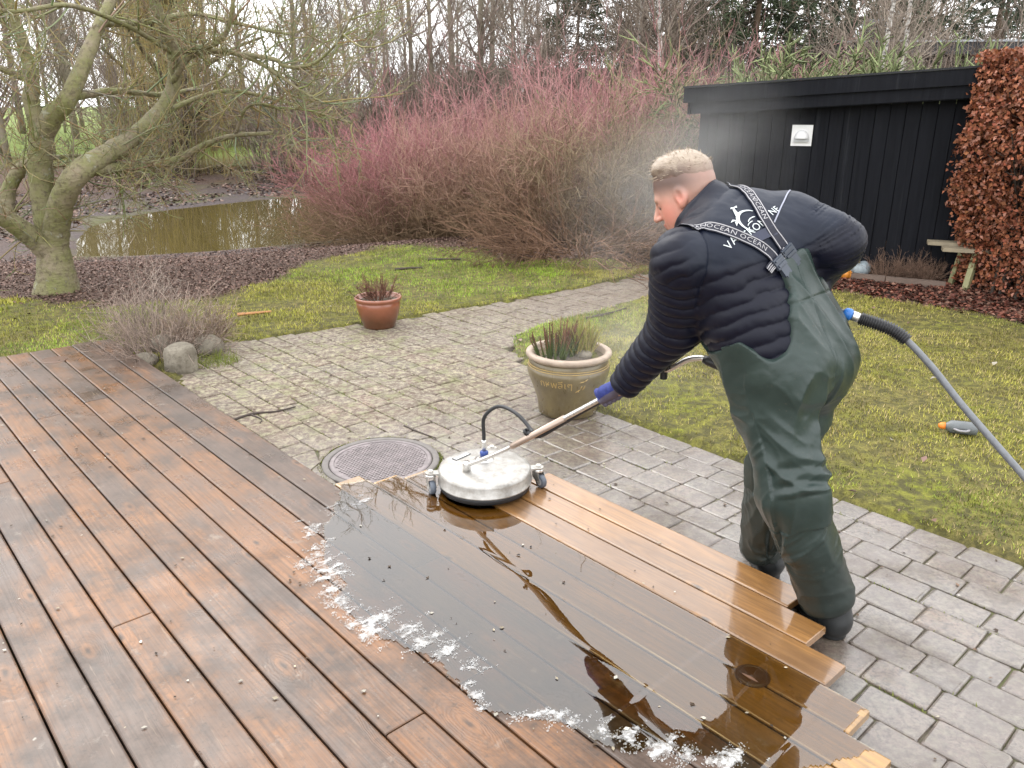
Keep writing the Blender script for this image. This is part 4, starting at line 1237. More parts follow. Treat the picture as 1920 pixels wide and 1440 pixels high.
def body_sdf(P):
    d = head_sdf(P)
    d = smin(d, cap(P, neckT, c7 + (0.0, 0.0, -.03), .058, .066), .03)
    t = smin(torso_sdf(P, -.03), arms_sdf(P, -.026), .04)
    t = smin(t, legs_sdf(P, -.03), .04)
    d = smin(d, t, .03)
    for w, h_ in ((wrL, haL), (wrR, haR)): d = smin(d, cap(P, w, h_, .026, .03), .015)
    for h_, t_, an in ((heelL, toeL, anL), (heelR, toeR, anR)): d = smin(d, cap(P, an, h_ * .35 + t_ * .65 + (0, 0, .055), .04, .036), .03)
    return d

person = None
V, F = surfnet(body_sdf, (0.30, 2.10, 0.0), (1.32, 3.02, 1.66), 0.0042, 1)
V = V.copy()
q = (V - HC) @ HR.T
k = NT('skin')
tint = np.tile(np.array((0.56, 0.30, 0.225)), (len(V), 1))
hd = (np.linalg.norm(q, axis=1) < 0.16)
red = np.exp(-((q[:, 0] - .06) ** 2 + (q[:, 2] + .045) ** 2) / .0022)                 # flushed cheek and nose
tint += red[:, None] * np.array((0.02, -0.075, -0.06))
ear = np.exp(-((q[:, 0] + .005) ** 2 + (q[:, 2] + .01) ** 2) / .0007) * sstep(.072, .082, np.abs(q[:, 1]))
tint += ear[:, None] * np.array((0.06, -0.06, -0.05))
line = 0.052 + 0.05 * np.clip(-q[:, 0], -.1, .1) * -1.0                                 # hair line climbs to the front
stub = sstep(-0.035, 0.03, q[:, 2] + np.where(q[:, 0] < 0, -q[:, 0] * .5, -q[:, 0] * .25)) * sstep(.10, .075, q[:, 0])
dark = sstep(-0.012, 0.045, q[:, 2] - .26 * q[:, 0]) * sstep(.108, .090, q[:, 0]) * (.45 + .55 * sstep(-.09, -.01, q[:, 0]))  # clipped sides; the lit back of the head is painted less dark
tint = np.where(hd[:, None], tint * (1 - .55 * stub[:, None]) + .55 * stub[:, None] * np.array((0.46, 0.31, 0.26)), tint)
tint = np.where(hd[:, None], tint * (1 - .9 * dark[:, None]) + .9 * dark[:, None] * np.array((0.095, 0.058, 0.048)), tint)
brow = np.exp(-((q[:, 2] - .014 + .2 * np.abs(np.abs(q[:, 1]) - .03)) / .0055) ** 2) * (np.abs(q[:, 1]) > .012) * (np.abs(q[:, 1]) < .05) * (q[:, 0] > .07)
tint = tint * (1 - .6 * brow[:, None]) + .6 * brow[:, None] * np.array((.2, .12, .07))
lips = np.exp(-((q[:, 2] + .0755) / .008) ** 2) * (np.abs(q[:, 1]) < .026) * (q[:, 0] > .085)
tint = tint * (1 - .5 * lips[:, None]) + .5 * lips[:, None] * np.array((.5, .17, .14))
for s in (-1, 1):
    e_ = np.linalg.norm(q - np.array((.078, s * .032, -.009)), axis=1)
    tint[(e_ < .0138)] = (.36, .19, .15)
    lash = (e_ < .0142) & (q[:, 2] < -.0125)
    tint[lash] = (.07, .045, .035)
n1 = k.noise(k.coord('Object'), 40, 4, 0.6)
k.p(Base_Color=k.mix(0.25, k.attr('tint'), k.mix(1.0, k.attr('tint'), k.ramp(n1, [(.3, .6), (.7, 1.0)]), 'MULTIPLY')), Roughness=0.5, Subsurface_Weight=0.12, Subsurface_Radius=(.02, .007, .004), Subsurface_Scale=0.25, Normal=k.bump(n1, 0.06, 0.003))
FEET = np.array((1.03, 2.52, 0.0))
me = npmesh('person', V - FEET, F, k.m, True); vcol(me, np.clip(tint, 0.01, 1))
person = link('person', me, None, tuple(FEET))
tag(person, 'man in dark padded jacket and green bib waders bent forward guiding the cleaner', 'person')

# ---- hair: short fair top over clipped sides
def hair_sdf(P):
    q = (P - HC) @ HR.T
    d = ell(P, hp(-0.010, 0, 0.046), HR, (0.107, 0.083, 0.102))
    nse = 0.004 * (vnoise(q[:, 0] * 30 + q[:, 1] * 14 + 50, q[:, 1] * 150 + 50) - .4) + 0.006 * (vnoise(q[:, 0] * 26 + 11, q[:, 1] * 38 + 7) - .5)
    tq = 0.044 + 0.26 * np.clip(q[:, 0], -.12, .12) + .012 * (vnoise(q[:, 0] * 70 + 40, q[:, 1] * 70 + 40) - .5)
    th = -.006 + .0072 * sstep(tq - .012, tq + .03, q[:, 2]) + .009 * (1 - .75 * sstep(.045, .085, q[:, 0]) * (1 - sstep(.085, .115, q[:, 2]))) * sstep(tq + .015, tq + .060, q[:, 2]) + .010 * sstep(-.02, .04, q[:, 0]) * sstep(.085, .115, q[:, 2]) * (1 - sstep(.05, .085, q[:, 0]))
    return head_sdf(P) - th - .8 * nse * sstep(tq + .01, tq + .05, q[:, 2])
    edge = 0.058 - 0.42 * np.clip(q[:, 0], -.12, .09) * -0.55 - 0.25 * np.clip(-q[:, 0] - .03, 0, .1) * -1.4
    d = d - nse
    d = smin(d, ell(P, hp(0.062, 0, 0.105), HR, (0.045, 0.062, 0.028)) - nse, .02)                 # swept up fringe
    return smax(d, (edge - q[:, 2]) * .9, .012)
V, F = surfnet(hair_sdf, HC - .2, HC + .2, 0.003, 1)
k = NT('fair_hair')
st = k.noise(k.coord('Object', (90, 300, 300)), 1.0, 4, 0.6)
k.p(Base_Color=k.mix(k.ramp(st, [(.3, 0.), (.7, .45)]), k.attr('tint'), k.mix(1.0, k.attr('tint'), (0.5, 0.48, 0.45), 'MULTIPLY')), Roughness=0.45, Normal=k.bump(st, 0.5, 0.004))
hair = part('hair', V, F, k.m, person, True)
q = (V - HC) @ HR.T
tq = 0.044 + 0.26 * np.clip(q[:, 0], -.12, .12) + .022 * (vnoise(q[:, 0] * 90 + 40, q[:, 1] * 90 + q[:, 2] * 60 + 40) - .5)
f_ = sstep(tq + .016, tq + .072, q[:, 2])[:, None]; g_ = sstep(tq - .012, tq + .022, q[:, 2])[:, None]; bk_ = sstep(-.02, -.09, q[:, 0])[:, None]
side_c = np.array((.14, .09, .07)) * (1 - bk_) + np.array((.30, .21, .165)) * bk_  # side hair, with light on the back of the head painted as paler tint
hc_ = (np.array((.47, .29, .23)) * (1 - g_) + side_c * g_) * (1 - f_) + np.array((.37, .295, .225)) * f_
vcol(hair.data, hc_)
rs = np.random.RandomState(4)
gn = grad(hair_sdf, V, .004)
m = MB()
sel = rs.choice(len(V), 1500)
for i in sel:
    p = V[i]; nr = gn[i]
    q_ = (p - HC) @ HR.T
    if q_[2] < .055 + .3 * q_[0] or nr @ hu < .0: continue
    dr = unit(hf * (0.5 if q_[0] > 0 else 0.1) + hl * rs.normal() * .22 + hu * .05 + nr * (.45 if q_[0] > .03 else .2) + hf * rs.normal() * .2)
    L = rs.uniform(.010, .020)
    s = unit(np.cross(dr, nr + rs.normal(size=3) * .3)) * .0009
    m.add([p - s, p + s, p + dr * L * .6 + s * .7 + nr * .001, p + dr * L * .6 - s * .7 + nr * .001, p + dr * L + nr * -.003], [(0, 1, 2, 3), (3, 2, 4)])
hs2 = m.part('hair_strand', simple('hair_strands', (0.37, 0.295, 0.22), .5), hair); hs2['kind'] = 'stuff'

# ---- jacket
axN = unit((-0.74, 0.36, 0.57))
colT = v3(.625, 2.745, 1.425); colB = colT - axN * .13
def jacket_core(P):
    d = smin(torso_sdf(P, .012), arms_sdf(P, .012), .035)
    col = cap(P, colB, colT + axN * .08, .112, .104)
    col = smax(col, (P - colT) @ axN - .012, .014)
    d = smin(d, col, .03)
    # open at the cuffs and the hem
    for w, e in ((wrL, elL), (wrR, elR)):
        ax = unit(w - e)
        near = np.linalg.norm(P - w, axis=1) < .13
        d = np.where(near, smax(d, (P - w) @ ax - .012, .008), d)
    return smax(d, -((P - pelvis) @ spine) - .02, .01)
V, F = surfnet(jacket_core, (0.30, 2.26, 0.70), (1.32, 3.02, 1.60), 0.0052, 2)
gn = grad(jacket_core, V, .004)
def seg_t(P, a, b):
    ba = b - a; return np.clip(((P - a) @ ba) / (ba @ ba), 0, 1) * np.linalg.norm(ba)
dL1, dL2 = cap(V, shL, elL, .09), cap(V, elL, wrL, .07)
dR1, dR2 = cap(V, shR, elR, .09), cap(V, elR, wrR, .07)
def along(V, a, b, c):
    Q = np.array([(1 - t) ** 2 * a + 2 * t * (1 - t) * (b * 1.15 - .075 * (a + c)) + t * t * c for t in np.linspace(0, 1, 40)])
    s = np.concatenate([[0], np.cumsum(np.linalg.norm(np.diff(Q, axis=0), axis=1))])
    D_ = ((V[:, None, :] - Q[None]) ** 2).sum(-1)
    i = D_.argmin(1)
    T_ = np.gradient(Q, axis=0); T_ /= np.linalg.norm(T_, axis=1)[:, None]
    return s[i] + ((V - Q[i]) * T_[i]).sum(1)
tL = along(V, shL, elL, wrL); tR = along(V, shR, elR, wrR)
dT = torso_sdf(V, .0); dA_L = np.minimum(dL1, dL2); dA_R = np.minimum(dR1, dR2)
s_ = (V - pelvis) @ spine; w_ = (V - chest) @ lat; b_ = (V - pelvis) @ backn
nz = fbm(V[:, 0] * 16 + V[:, 2] * 9, V[:, 1] * 16 + V[:, 2] * 7, 3) - .5
def quilt(t, p): return np.abs(np.sin(PI * t / p)) ** 0.55 - 0.62
armL = sstep(.005, -.03, dA_L - dT) * sstep(.015, .05, tL)
armR = sstep(.005, -.03, dA_R - dT) * sstep(.015, .05, tR)
dcol = np.linalg.norm((V - colT) - ((V - colT) @ axN)[:, None] * axN, axis=1)
colw = sstep(-.13, -.09, (V - colT) @ axN) * sstep(.16, .13, dcol)
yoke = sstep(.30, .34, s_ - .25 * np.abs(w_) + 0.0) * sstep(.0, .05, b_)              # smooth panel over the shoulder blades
body_q = (1 - armL) * (1 - armR) * (1 - colw) * (1 - yoke)
disp = armL * .0085 * quilt(tL + .022 * nz, .042) + armR * .0085 * quilt(tR + .022 * nz, .044)
disp += body_q * .0075 * quilt(s_ + .10 * w_ * np.sign(-w_) + .03 * nz, .046)
disp += colw * .005 * quilt((V - colT) @ axN + .02 * nz, .05)
disp += .006 * nz + yoke * .008 * (fbm(V[:, 0] * 9 + V[:, 2] * 22, V[:, 1] * 9 - V[:, 2] * 14, 3) - .5)
ins = (dA_L - dT)                                                                     # armhole seam
disp -= .006 * np.exp(-((ins + .012) / .007) ** 2) * (tL < .12)
V = V + gn * disp[:, None]
jacket_V, jacket_F = V, F
k = NT('padded_jacket')
P = k.coord('Object'); n1 = k.noise(P, 180, 3, 0.6); n2 = k.noise(P, 9, 4, 0.6)
at_ = k.attr('tint')
k.p(Base_Color=k.mix(0.3, at_, k.mix(1.0, at_, k.ramp(n2, [(.3, .6), (.7, 1.0)]), 'MULTIPLY')), Roughness=k.mr(n2, .3, .7, .42, .58), Specular_IOR_Level=0.28, Sheen_Weight=0.02, Sheen_Roughness=0.4, Normal=k.bump(n1, 0.12, 0.002))
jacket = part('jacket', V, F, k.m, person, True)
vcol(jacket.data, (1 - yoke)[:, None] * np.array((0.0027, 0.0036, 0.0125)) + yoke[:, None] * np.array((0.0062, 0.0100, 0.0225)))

# ---- bib waders
def smax_line(w, b):
    """how far up the spine the waders reach: high panel on the back, low at the sides"""
    back = sstep(.02, .09, b)
    top = .325 - .10 * sstep(.05, .075, np.abs(w + .025)) - .175 * sstep(.072, .20, np.abs(w + .01))
    front = .34 - .2 * sstep(.12, .2, np.abs(w))
    return back * top + (1 - back) * np.where(b < -.05, front, .150 + .0 * w)
wax = unit(np.array((v3(1.045, 2.52, 1.23) - pelvis)))
def waders_core(P):
    up = torso_sdf(P, .026)
    s = (P - pelvis) @ spine; w = (P - pelvis - spine * .2) @ lat; b = (P - pelvis) @ backn
    up = smax(up, (s - smax_line(w, b)) * .8, .006)
    lg = legs_sdf(P, .016)
    for kn, an in ((knL, anL), (knR, anR)):                # loose lower legs with a flared hem
        ax = unit(an - kn); L = np.linalg.norm(an - kn)
        lg = smin(lg, cap(P, kn + ax * .06, an + ax * .0, .086, .073), .03)
    for kn, an in ((knL, anL), (knR, anR)):
        ax = unit(an - kn)
        near = np.linalg.norm(P - an, axis=1) < .2
        lg = np.where(near, smax(lg, (P - an) @ ax - (.035 if an is anL else .115), .008), lg)
    return smin(up, lg, .05)
V, F = surfnet(waders_core, (0.55, 2.14, 0.03), (1.32, 2.95, 1.50), 0.0050, 1)
gn = grad(waders_core, V, .004)
disp = np.zeros(len(V))
for h_, kn, an, sd in ((hipL, knL, anL, 0.0), (hipR, knR, anR, 3.7)):
    d1, d2 = cap(V, hipL if sd == 0 else hipR, kn, .13), cap(V, kn, an, .09)
    L1 = np.linalg.norm(kn - h_)
    t = np.where(d1 < d2, seg_t(V, h_, kn), L1 + seg_t(V, kn, an))
    oth = np.minimum(cap(V, hipR, knR, .13), cap(V, knR, anR, .09)) if sd == 0 else np.minimum(cap(V, hipL, knL, .13), cap(V, knL, anL, .09))
    mine = sstep(.0, -.02, np.minimum(d1, d2) - oth) * sstep(1.04, .90, V[:, 2])
    rel = V - (h_ + (kn - h_) * np.clip(t / L1, 0, 1)[:, None])
    ang = np.arctan2(rel @ fwd, rel @ rvp)
    fold = lambda a, b, ph: 1 - np.abs(2 * vnoise(a + ph + 30, b + 30) - 1)
    f1 = fold(t * 10 + 1.3 * np.sin(ang + sd), ang * .7 + t * 2.6, sd) ** 1.7
    f2 = fold(t * 4 + 0.9 * ang, ang * 1.0 - t * 2, sd + 9) ** 1.6
    kneew = .35 + .65 * np.exp(-((t - L1) / .13) ** 2) + .45 * np.exp(-((t - .1) / .1) ** 2) + .35 * sstep(L1 + .25, L1 + .4, t)
    f3 = fold(t * 26 + 2.2 * np.sin(ang * 1.5 + sd + t * 5), ang * 1.3 + t * 4, sd + 4) ** 1.3
    disp += mine * ((f1 - .4) * .015 * kneew + (f2 - .4) * .016 + (f3 - .4) * .0075 * kneew)
    kb = np.exp(-((t - L1 + .02) / .085) ** 2) * sstep(.2, 1.2, np.abs(((ang - (-1.4)) + PI) % (2 * PI) - PI) * -1 + 2.2)
    disp += mine * kb * .0075 * np.sin(2 * PI * (t + .018 * np.sin(ang * 2 + sd)) / .052)
    disp += mine * .0022 * np.exp(-((((ang + .25) + PI) % (2 * PI) - PI) / .035) ** 2)
up_ = sstep(.86, .98, V[:, 2])
s_ = (V - pelvis) @ spine; w_ = (V - pelvis) @ lat
fl = 1 - np.abs(2 * vnoise(w_ * 13 + s_ * 4 + 40, s_ * 3.2 + w_ * 5 + 40) - 1)
disp += up_ * (fl ** 2 - .35) * .014
disp -= up_ * .0035 * np.exp(-((w_ + .03) / .004) ** 2) * ((V - pelvis) @ backn > 0) + up_ * .003 * np.exp(-((s_ - .175 + .1 * w_) / .004) ** 2)
disp += .003 * (fbm(V[:, 0] * 30 + V[:, 2] * 8, V[:, 1] * 30 + V[:, 2] * 30, 2) - .5)
V = V + gn * disp[:, None]
waders_V, waders_F = V, F
k = NT('green_waders')
P = k.coord('Object'); n1 = k.noise(P, 5, 5, 0.65); n2 = k.noise(P, 40, 4, 0.6)
at_ = k.attr('tint')
c = k.mix(k.ramp(k.noise(P, 90, 4, .7), [(.62, 0.), (.72, .5)]), at_, (.10, .09, .07))
c = k.mix(k.ramp(n1, [(.35, .45), (.65, 0.)]), c, k.mix(1.0, at_, (0.5, 0.52, 0.5), 'MULTIPLY'))
k.p(Base_Color=c, Roughness=k.mr(n1, .3, .7, .26, .5), Specular_IOR_Level=0.45, Normal=k.bump(k.math('ADD', n2, k.math('MULTIPLY', k.noise(P, 16, 5, 0.65), 2.0)), 0.10, 0.004))
waders = part('bib_waders', V, F, k.m, person, True)
wetdirt = sstep(.62, .12, V[:, 2] + .12 * (fbm(V[:, 0] * 8, V[:, 2] * 8, 3) - .5))
vcol(waders.data, (1 - .62 * wetdirt)[:, None] * np.array((0.024, 0.041, 0.036)) + wetdirt[:, None] * .5 * np.array((0.012, 0.014, 0.013)))

# ---- boots
boot_m = simple('boot_rubber', (0.016, 0.018, 0.019), 0.38, scale=30)
for an, hl_, to_ in ((anL, heelL, toeL), (anR, heelR, toeR)):
    dv_b = unit(to_ - hl_)
    def boot(P):
        d = cap(P, an + (0, 0, .06), hl_ + dv_b * .035 + (0, 0, .075), .066, .058)
        d = smin(d, cap(P, hl_ + dv_b * .03 + (0, 0, .05), hl_ + dv_b * .19 + (0, 0, .047), .05, .046), .03)
        d = smin(d, cap(P, hl_ + dv_b * .17 + (0, 0, .04), to_ - dv_b * .035 + (0, 0, .036), .046, .036), .03)
        sole = cap(np.c_[P[:, :2], np.zeros(len(P))], hl_ + dv_b * .04, to_ - dv_b * .045, .05, .05)
        sole = smax(sole, np.abs(P[:, 2] - .014) - .013, .006)
        d = smax(d, .012 - P[:, 2], .006)
        d = smin(d, sole, .004)
        return smax(d, P[:, 2] - .24, .006)
    c_ = (hl_ + to_) / 2
    V, F = surfnet(boot, c_ - (.24, .24, .012), c_ + (.24, .24, .27), 0.0052, 1)
    part('boot', V, F, boot_m, person, True)

# ---- gloves: palm, four fingers closed round the tube, thumb from the side of the palm
glove_m = NT('blue_glove'); k = glove_m
P = k.coord('Object'); n1 = k.noise(P, 60, 4, 0.6)
k.p(Base_Color=k.mix(k.ramp(n1, [(.35, 0.), (.65, 1.)]), (0.012, 0.022, 0.13), (0.03, 0.045, 0.22)), Roughness=0.7, Normal=k.bump(n1, 0.3, 0.003))
palm_m = simple('glove_palm', (0.10, 0.09, 0.13), 0.6, scale=60)
def glove(wr, el, g, ax, ref, flip):
    """g: centre of the grip on the tube, ax: along the tube, ref: towards the palm side of the wrist"""
    ax = unit(ax)
    o = ref - ax * (ref @ ax); o = unit(o)                 # from tube to the heel of the hand
    u = np.cross(ax, o) * flip
    r = 0.026
    def ring(t, w, rr=r):                                  # point at angle t round the tube, w along it
        return g + ax * w + (o * math.cos(t) + u * math.sin(t)) * rr
    ch = []
    palm = [(ring(0.0, -.030, .030), ring(0.0, .030, .030), .016), (ring(.75, -.03, .034), ring(.75, .03, .034), .014), (wr, ring(0.1, 0, .038), .031)]
    for i, (w, L) in enumerate(((-.034, 1.0), (-.0115, 1.12), (.0115, 1.08), (.033, .88))):
        ang = [0.7, 1.55, 2.6, 3.4 + .4 * L, 4.1 + .5 * L]
        rad = [.0105, .0108, .0100, .0094, .0084]
        rr = [.032, .031, .027, .025, .024]
        pts = [ring(a_, w * (1 - .04 * j), q_) for j, (a_, q_) in enumerate(zip(ang, rr))]
        ch += [(pts[j], pts[j + 1], rad[j], rad[j + 1]) for j in range(4)]
    sgn = -1
    th = [ring(-.35, sgn * .035, .032), ring(-.95, sgn * .048, .031), ring(-1.7, sgn * .047, .026), ring(-2.4, sgn * .042, .0245)]
    tc = [(th[0], th[1], .015, .0125), (th[1], th[2], .0125, .011), (th[2], th[3], .011, .0092)]
    def f(P):
        d = cap(P, palm[0][0], palm[0][1], palm[0][2])
        d = smin(d, cap(P, palm[1][0], palm[1][1], palm[1][2]), .014)
        d = smin(d, cap(P, palm[2][0], palm[2][1], palm[2][2], .026), .02)
        t = cap(P, *tc[0])
        for q_ in tc[1:]: t = smin(t, cap(P, *q_), .006)
        d = smin(d, t, .010)
        e = None
        for j in range(0, len(ch), 4):
            fg = cap(P, *ch[j])
            for q_ in ch[j + 1:j + 4]: fg = smin(fg, cap(P, *q_), .004)
            e = fg if e is None else np.minimum(e, fg)
        d = smin(d, e, .005)
        wa = unit(wr - el)
        return smax(d, -((P - wr) @ wa) - .03, .006)
    V, F = surfnet(f, g - .13, g + .13, .0028, 1)
    gl = part('glove', V, F, glove_m.m, person, True)
    gl.data.materials.append(palm_m)
    cen = V[F].mean(1)
    inner = ((cen - g) @ u) * 1.0 - .2 * ((cen - g) @ o)
    gl.data.polygons.foreach_set('material_index', (inner > .018).astype(np.int32))
    return gl
glove(wrL, elL, HAND, ld, wrL - HAND + v3(.0, .0, .02), 1)
be2 = unit(np.array(BE) - HAND)
haR2 = haR
glove(wrR, elR, haR2, unit((1.0, -.35, .15)), wrR - haR2 + v3(0, 0, .03), -1)
# the trigger tube he holds at his belly, joined to the hose
m = MB(); m.tube(smooth_path([BE, (0.80, 2.80, 1.045), haR2 - unit((1.0, -.35, .15)) * .06, haR2 + unit((1.0, -.35, .15)) * .06, (1.02, 2.80, 1.07)], 6), 0.0115, 12); m.part('trigger_tube', STEEL, sc, True)
# ---- braces, buckles and print on the back of the jacket
from mathutils.bvhtree import BVHTree
dress = BVHTree.FromPolygons([Vector(v) for v in np.concatenate([jacket_V, waders_V])], [tuple(map(int, f)) for f in np.concatenate([jacket_F, waders_F + len(jacket_V)])])
def snap(p):
    c, n, i, d = dress.find_nearest(Vector(p))
    n = np.array(n)
    p = np.array(p)
    if (p - np.array(c)) @ n < -1e-4 and d > .02: pass
    return np.array(c), n
def outward(n, p):
    return n if n @ (np.array(p) - (chest * .5 + belly * .5)) > 0 else -n
class Ribbon:
    def __init__(s, guides, n=14):
        P = smooth_path(guides, n)
        Q = []; N = []
        for p in P:
            c, nn = snap(p); nn = outward(nn, c); Q.append(c); N.append(nn)
        Q = np.array(Q); N = np.array(N)
        for _ in range(8):
            Q[1:-1] = .5 * Q[1:-1] + .25 * (Q[:-2] + Q[2:]); N[1:-1] = .5 * N[1:-1] + .25 * (N[:-2] + N[2:])
        for i in range(len(Q)):                            # keep it on the cloth after smoothing
            c, nn = snap(Q[i]); nn = outward(nn, c)
            h = (Q[i] - c) @ nn
            if h < .002: Q[i] = Q[i] + nn * (.002 - h)
        s.P = Q; s.N = N / np.linalg.norm(N, axis=1)[:, None]
        s.T = np.gradient(Q, axis=0); s.T /= np.linalg.norm(s.T, axis=1)[:, None]
        s.U = np.cross(s.N, s.T); s.U /= np.linalg.norm(s.U, axis=1)[:, None]
        s.s = np.concatenate([[0], np.cumsum(np.linalg.norm(np.diff(Q, axis=0), axis=1))])
    def at(s, d, u, h):
        f = lambda A: np.stack([np.interp(d, s.s, A[:, i]) for i in range(3)], -1)
        return f(s.P) + f(s.U) * np.asarray(u)[..., None] + f(s.N) * h
    def strip(s, name, u0, u1, h, mat, parent, d0=0, d1=None, thick=.0015):
        d = np.linspace(d0, s.s[-1] if d1 is None else d1, 40)
        a = s.at(d, np.full(40, u0), h); b = s.at(d, np.full(40, u1), h); a2 = s.at(d, np.full(40, u0), h - thick); b2 = s.at(d, np.full(40, u1), h - thick)
        V = np.concatenate([a, b, b2, a2]); F = []
        for i in range(39):
            for q in range(4): F.append((q * 40 + i, q * 40 + i + 1, ((q + 1) % 4) * 40 + i + 1, ((q + 1) % 4) * 40 + i))
        return part(name, V, F, mat, parent, False)
web = simple('navy_webbing', (0.010, 0.011, 0.022), .7, scale=120, bump=.2)
gry = simple('grey_webbing_print', (0.36, 0.35, 0.36), .7)
wht = simple('white_print', (0.58, 0.62, 0.62), .6)
buck = simple('buckle_plastic', (0.045, 0.055, 0.075), .35)
SL = Ribbon([(0.530, 2.545, 1.345), (0.556, 2.518, 1.382), (0.60, 2.512, 1.39), (0.640, 2.494, 1.384), (0.685, 2.474, 1.371), (0.73, 2.466, 1.352), (0.774, 2.469, 1.329), (0.806, 2.467, 1.302), (0.824, 2.465, 1.278)])
SR = Ribbon([(0.715, 2.735, 1.478), (0.738, 2.69, 1.490), (0.76, 2.637, 1.479), (0.773, 2.576, 1.447), (0.787, 2.532, 1.412), (0.806, 2.505, 1.377), (0.833, 2.495, 1.343), (0.862, 2.487, 1.312)])
for R_, offs in ((SL, (.035, .130)), (SR, (.085, .170))):
    st = R_.strip('brace', -.0185, .0185, .0055, web, waders)
    R_.strip('edge_line', .0125, .0155, .0066, gry, st); R_.strip('edge_line', -.0155, -.0125, .0066, gry, st)
    L_ = R_.s[-1]
    for o_ in (offs + ((.235,) if R_ is SL else ())):
        V, F = wrap_text('OCEAN', .0225, 0, 0, None, None, 0, spacing=1.12)
        if len(V) < 4: continue
        V = V * np.array((1.15, 1, 1))
        d = o_ + .03 + V[:, 0]
        if d.max() > L_ - .004: continue
        part('lettering', R_.at(d, V[:, 1], .0068), F, gry, st)
    # sliding buckle, clip and the folded tail of the webbing
    for d_, sx, sy, sz, nm in ((L_ - .006, .036, .044, .010, 'buckle'), (L_ + .026, .030, .032, .012, 'clip')):
        c_ = R_.P[-1] + R_.T[-1] * (d_ - L_) + R_.N[-1] * .010
        M_ = np.stack([R_.T[-1], R_.U[-1], R_.N[-1]], 1)
        m = MB(); m.box(c_, (sx, sy, sz), R=M_)
        if nm == 'buckle':
            m.box(c_ + R_.N[-1] * .006 + R_.T[-1] * .008, (.008, sy * .8, .006), R=M_); m.box(c_ + R_.N[-1] * .006 - R_.T[-1] * .010, (.006, sy * .8, .006), R=M_)
        else:
            m.box(c_ + R_.T[-1] * .018, (.012, sy * .6, sz * .8), R=M_); m.box(c_ + R_.T[-1] * .03 + R_.U[-1] * .008, (.016, .006, .006), R=M_); m.box(c_ + R_.T[-1] * .03 - R_.U[-1] * .008, (.016, .006, .006), R=M_)
        m.part(nm, buck, st)
for g in ([(0.818, 2.462, 1.285), (0.80, 2.455, 1.277), (0.783, 2.45, 1.262)], [(0.848, 2.492, 1.325), (0.838, 2.487, 1.305), (0.838, 2.478, 1.285)]):
    T_ = Ribbon(g, 6)
    tl = T_.strip('webbing_tail', -.014, .014, .0075, web, waders)
    for u in (-.009, -.002, .005, .010): T_.strip('tail_line', u, u + .003, .0086, gry, tl)
X_ = Ribbon([(0.728, 2.468, 1.347), (0.775, 2.489, 1.368), (0.818, 2.507, 1.380)], 6)
X_.strip('back_patch', -.016, .016, .0050, simple('patch_webbing', (0.030, 0.034, 0.060), .65), waders)
# print on the jacket
def printed(name, V2, F, c, b, mat, h=.0030):
    c0, n0 = snap(c); n0 = outward(n0, c0)
    b = unit(np.asarray(b) - n0 * (n0 @ np.asarray(b))); u = np.cross(n0, b)
    P_ = []
    for x, y in V2[:, :2]:
        q, nn = snap(c0 + b * x + u * y); nn = outward(nn, q)
        P_.append(q + nn * h)
    return part(name, P_, F, mat, jacket)
bb_ = unit((.151, .106, .082))
for body, c, sz, db in (('VA', (0.672, 2.456, 1.347), .036, (0, -.1, .25)), ('EKON', (0.752, 2.500, 1.385), .036, (0, 0, 0)), ('NE', (0.826, 2.561, 1.431), .032, (0, .1, -.1))):
    V, F = wrap_text(body, sz, 0, 0, None, None, 0, spacing=1.05)
    if len(V) > 3: printed('lettering', V, F, c, bb_ + np.array(db), wht)
def strip2(pts, w):
    P_ = np.array(pts, float); T_ = np.gradient(P_, axis=0); T_ /= np.linalg.norm(T_, axis=1)[:, None] + 1e-9
    N_ = np.stack([-T_[:, 1], T_[:, 0]], 1); w = np.asarray(w, float)[:, None]
    n = len(P_)
    return np.concatenate([P_ + N_ * w, P_ - N_ * w]), [(i, i + 1, n + i + 1, n + i) for i in range(n - 1)]
EV = []; EF = []; ne = 0
def em(pts, w):
    global ne
    V, F = strip2(pts, w); EV.append(V); EF.extend([tuple(i + ne for i in f) for f in F]); ne += len(V)
aa = np.radians(np.linspace(238, 28, 22)); r_ = .040
em(np.stack([r_ * np.cos(aa), r_ * np.sin(aa)], 1), np.interp(np.linspace(0, 1, 22), [0, .25, .5, .75, 1], [.001, .0035, .0062, .004, .001]))     # leaping body in an arc
em([(-.020, .036), (-.012, .050), (-.006, .062), (.002, .070)], [.006, .0055, .004, .001])                                                         # tail
em([(.002, .070), (.010, .066), (.016, .070)], [.001, .004, .0005]); em([(.0, .070), (-.006, .072), (-.012, .070)], [.001, .0035, .0005])
em([(-.036, .018), (-.046, .020), (-.056, .010)], [.004, .0045, .0005]); em([(-.034, .022), (-.048, .032), (-.060, .030)], [.001, .0035, .0005])  # flippers
aa = np.radians(np.linspace(150, 40, 10)); em(np.stack([.022 * np.cos(aa) + .006, .012 * np.sin(aa) - .008], 1), [.0006] + [.0016] * 8 + [.0006])
aa = np.radians(np.linspace(150, 60, 8)); em(np.stack([.020 * np.cos(aa) - .008, .010 * np.sin(aa) - .016], 1), [.0006] + [.0014] * 6 + [.0006])
EV = np.concatenate(EV)
printed('emblem', EV, EF, (0.742, 2.520, 1.408), bb_, wht)
pp = Ribbon([(.912, 2.685, 1.482), (.900, 2.662, 1.477), (.872, 2.615, 1.455), (.843, 2.568, 1.428), (.818, 2.528, 1.398)], 10)
pp.strip('piping', -.0022, .0022, .0022, simple('pale_piping', (0.26, 0.27, 0.33), .5), jacket)
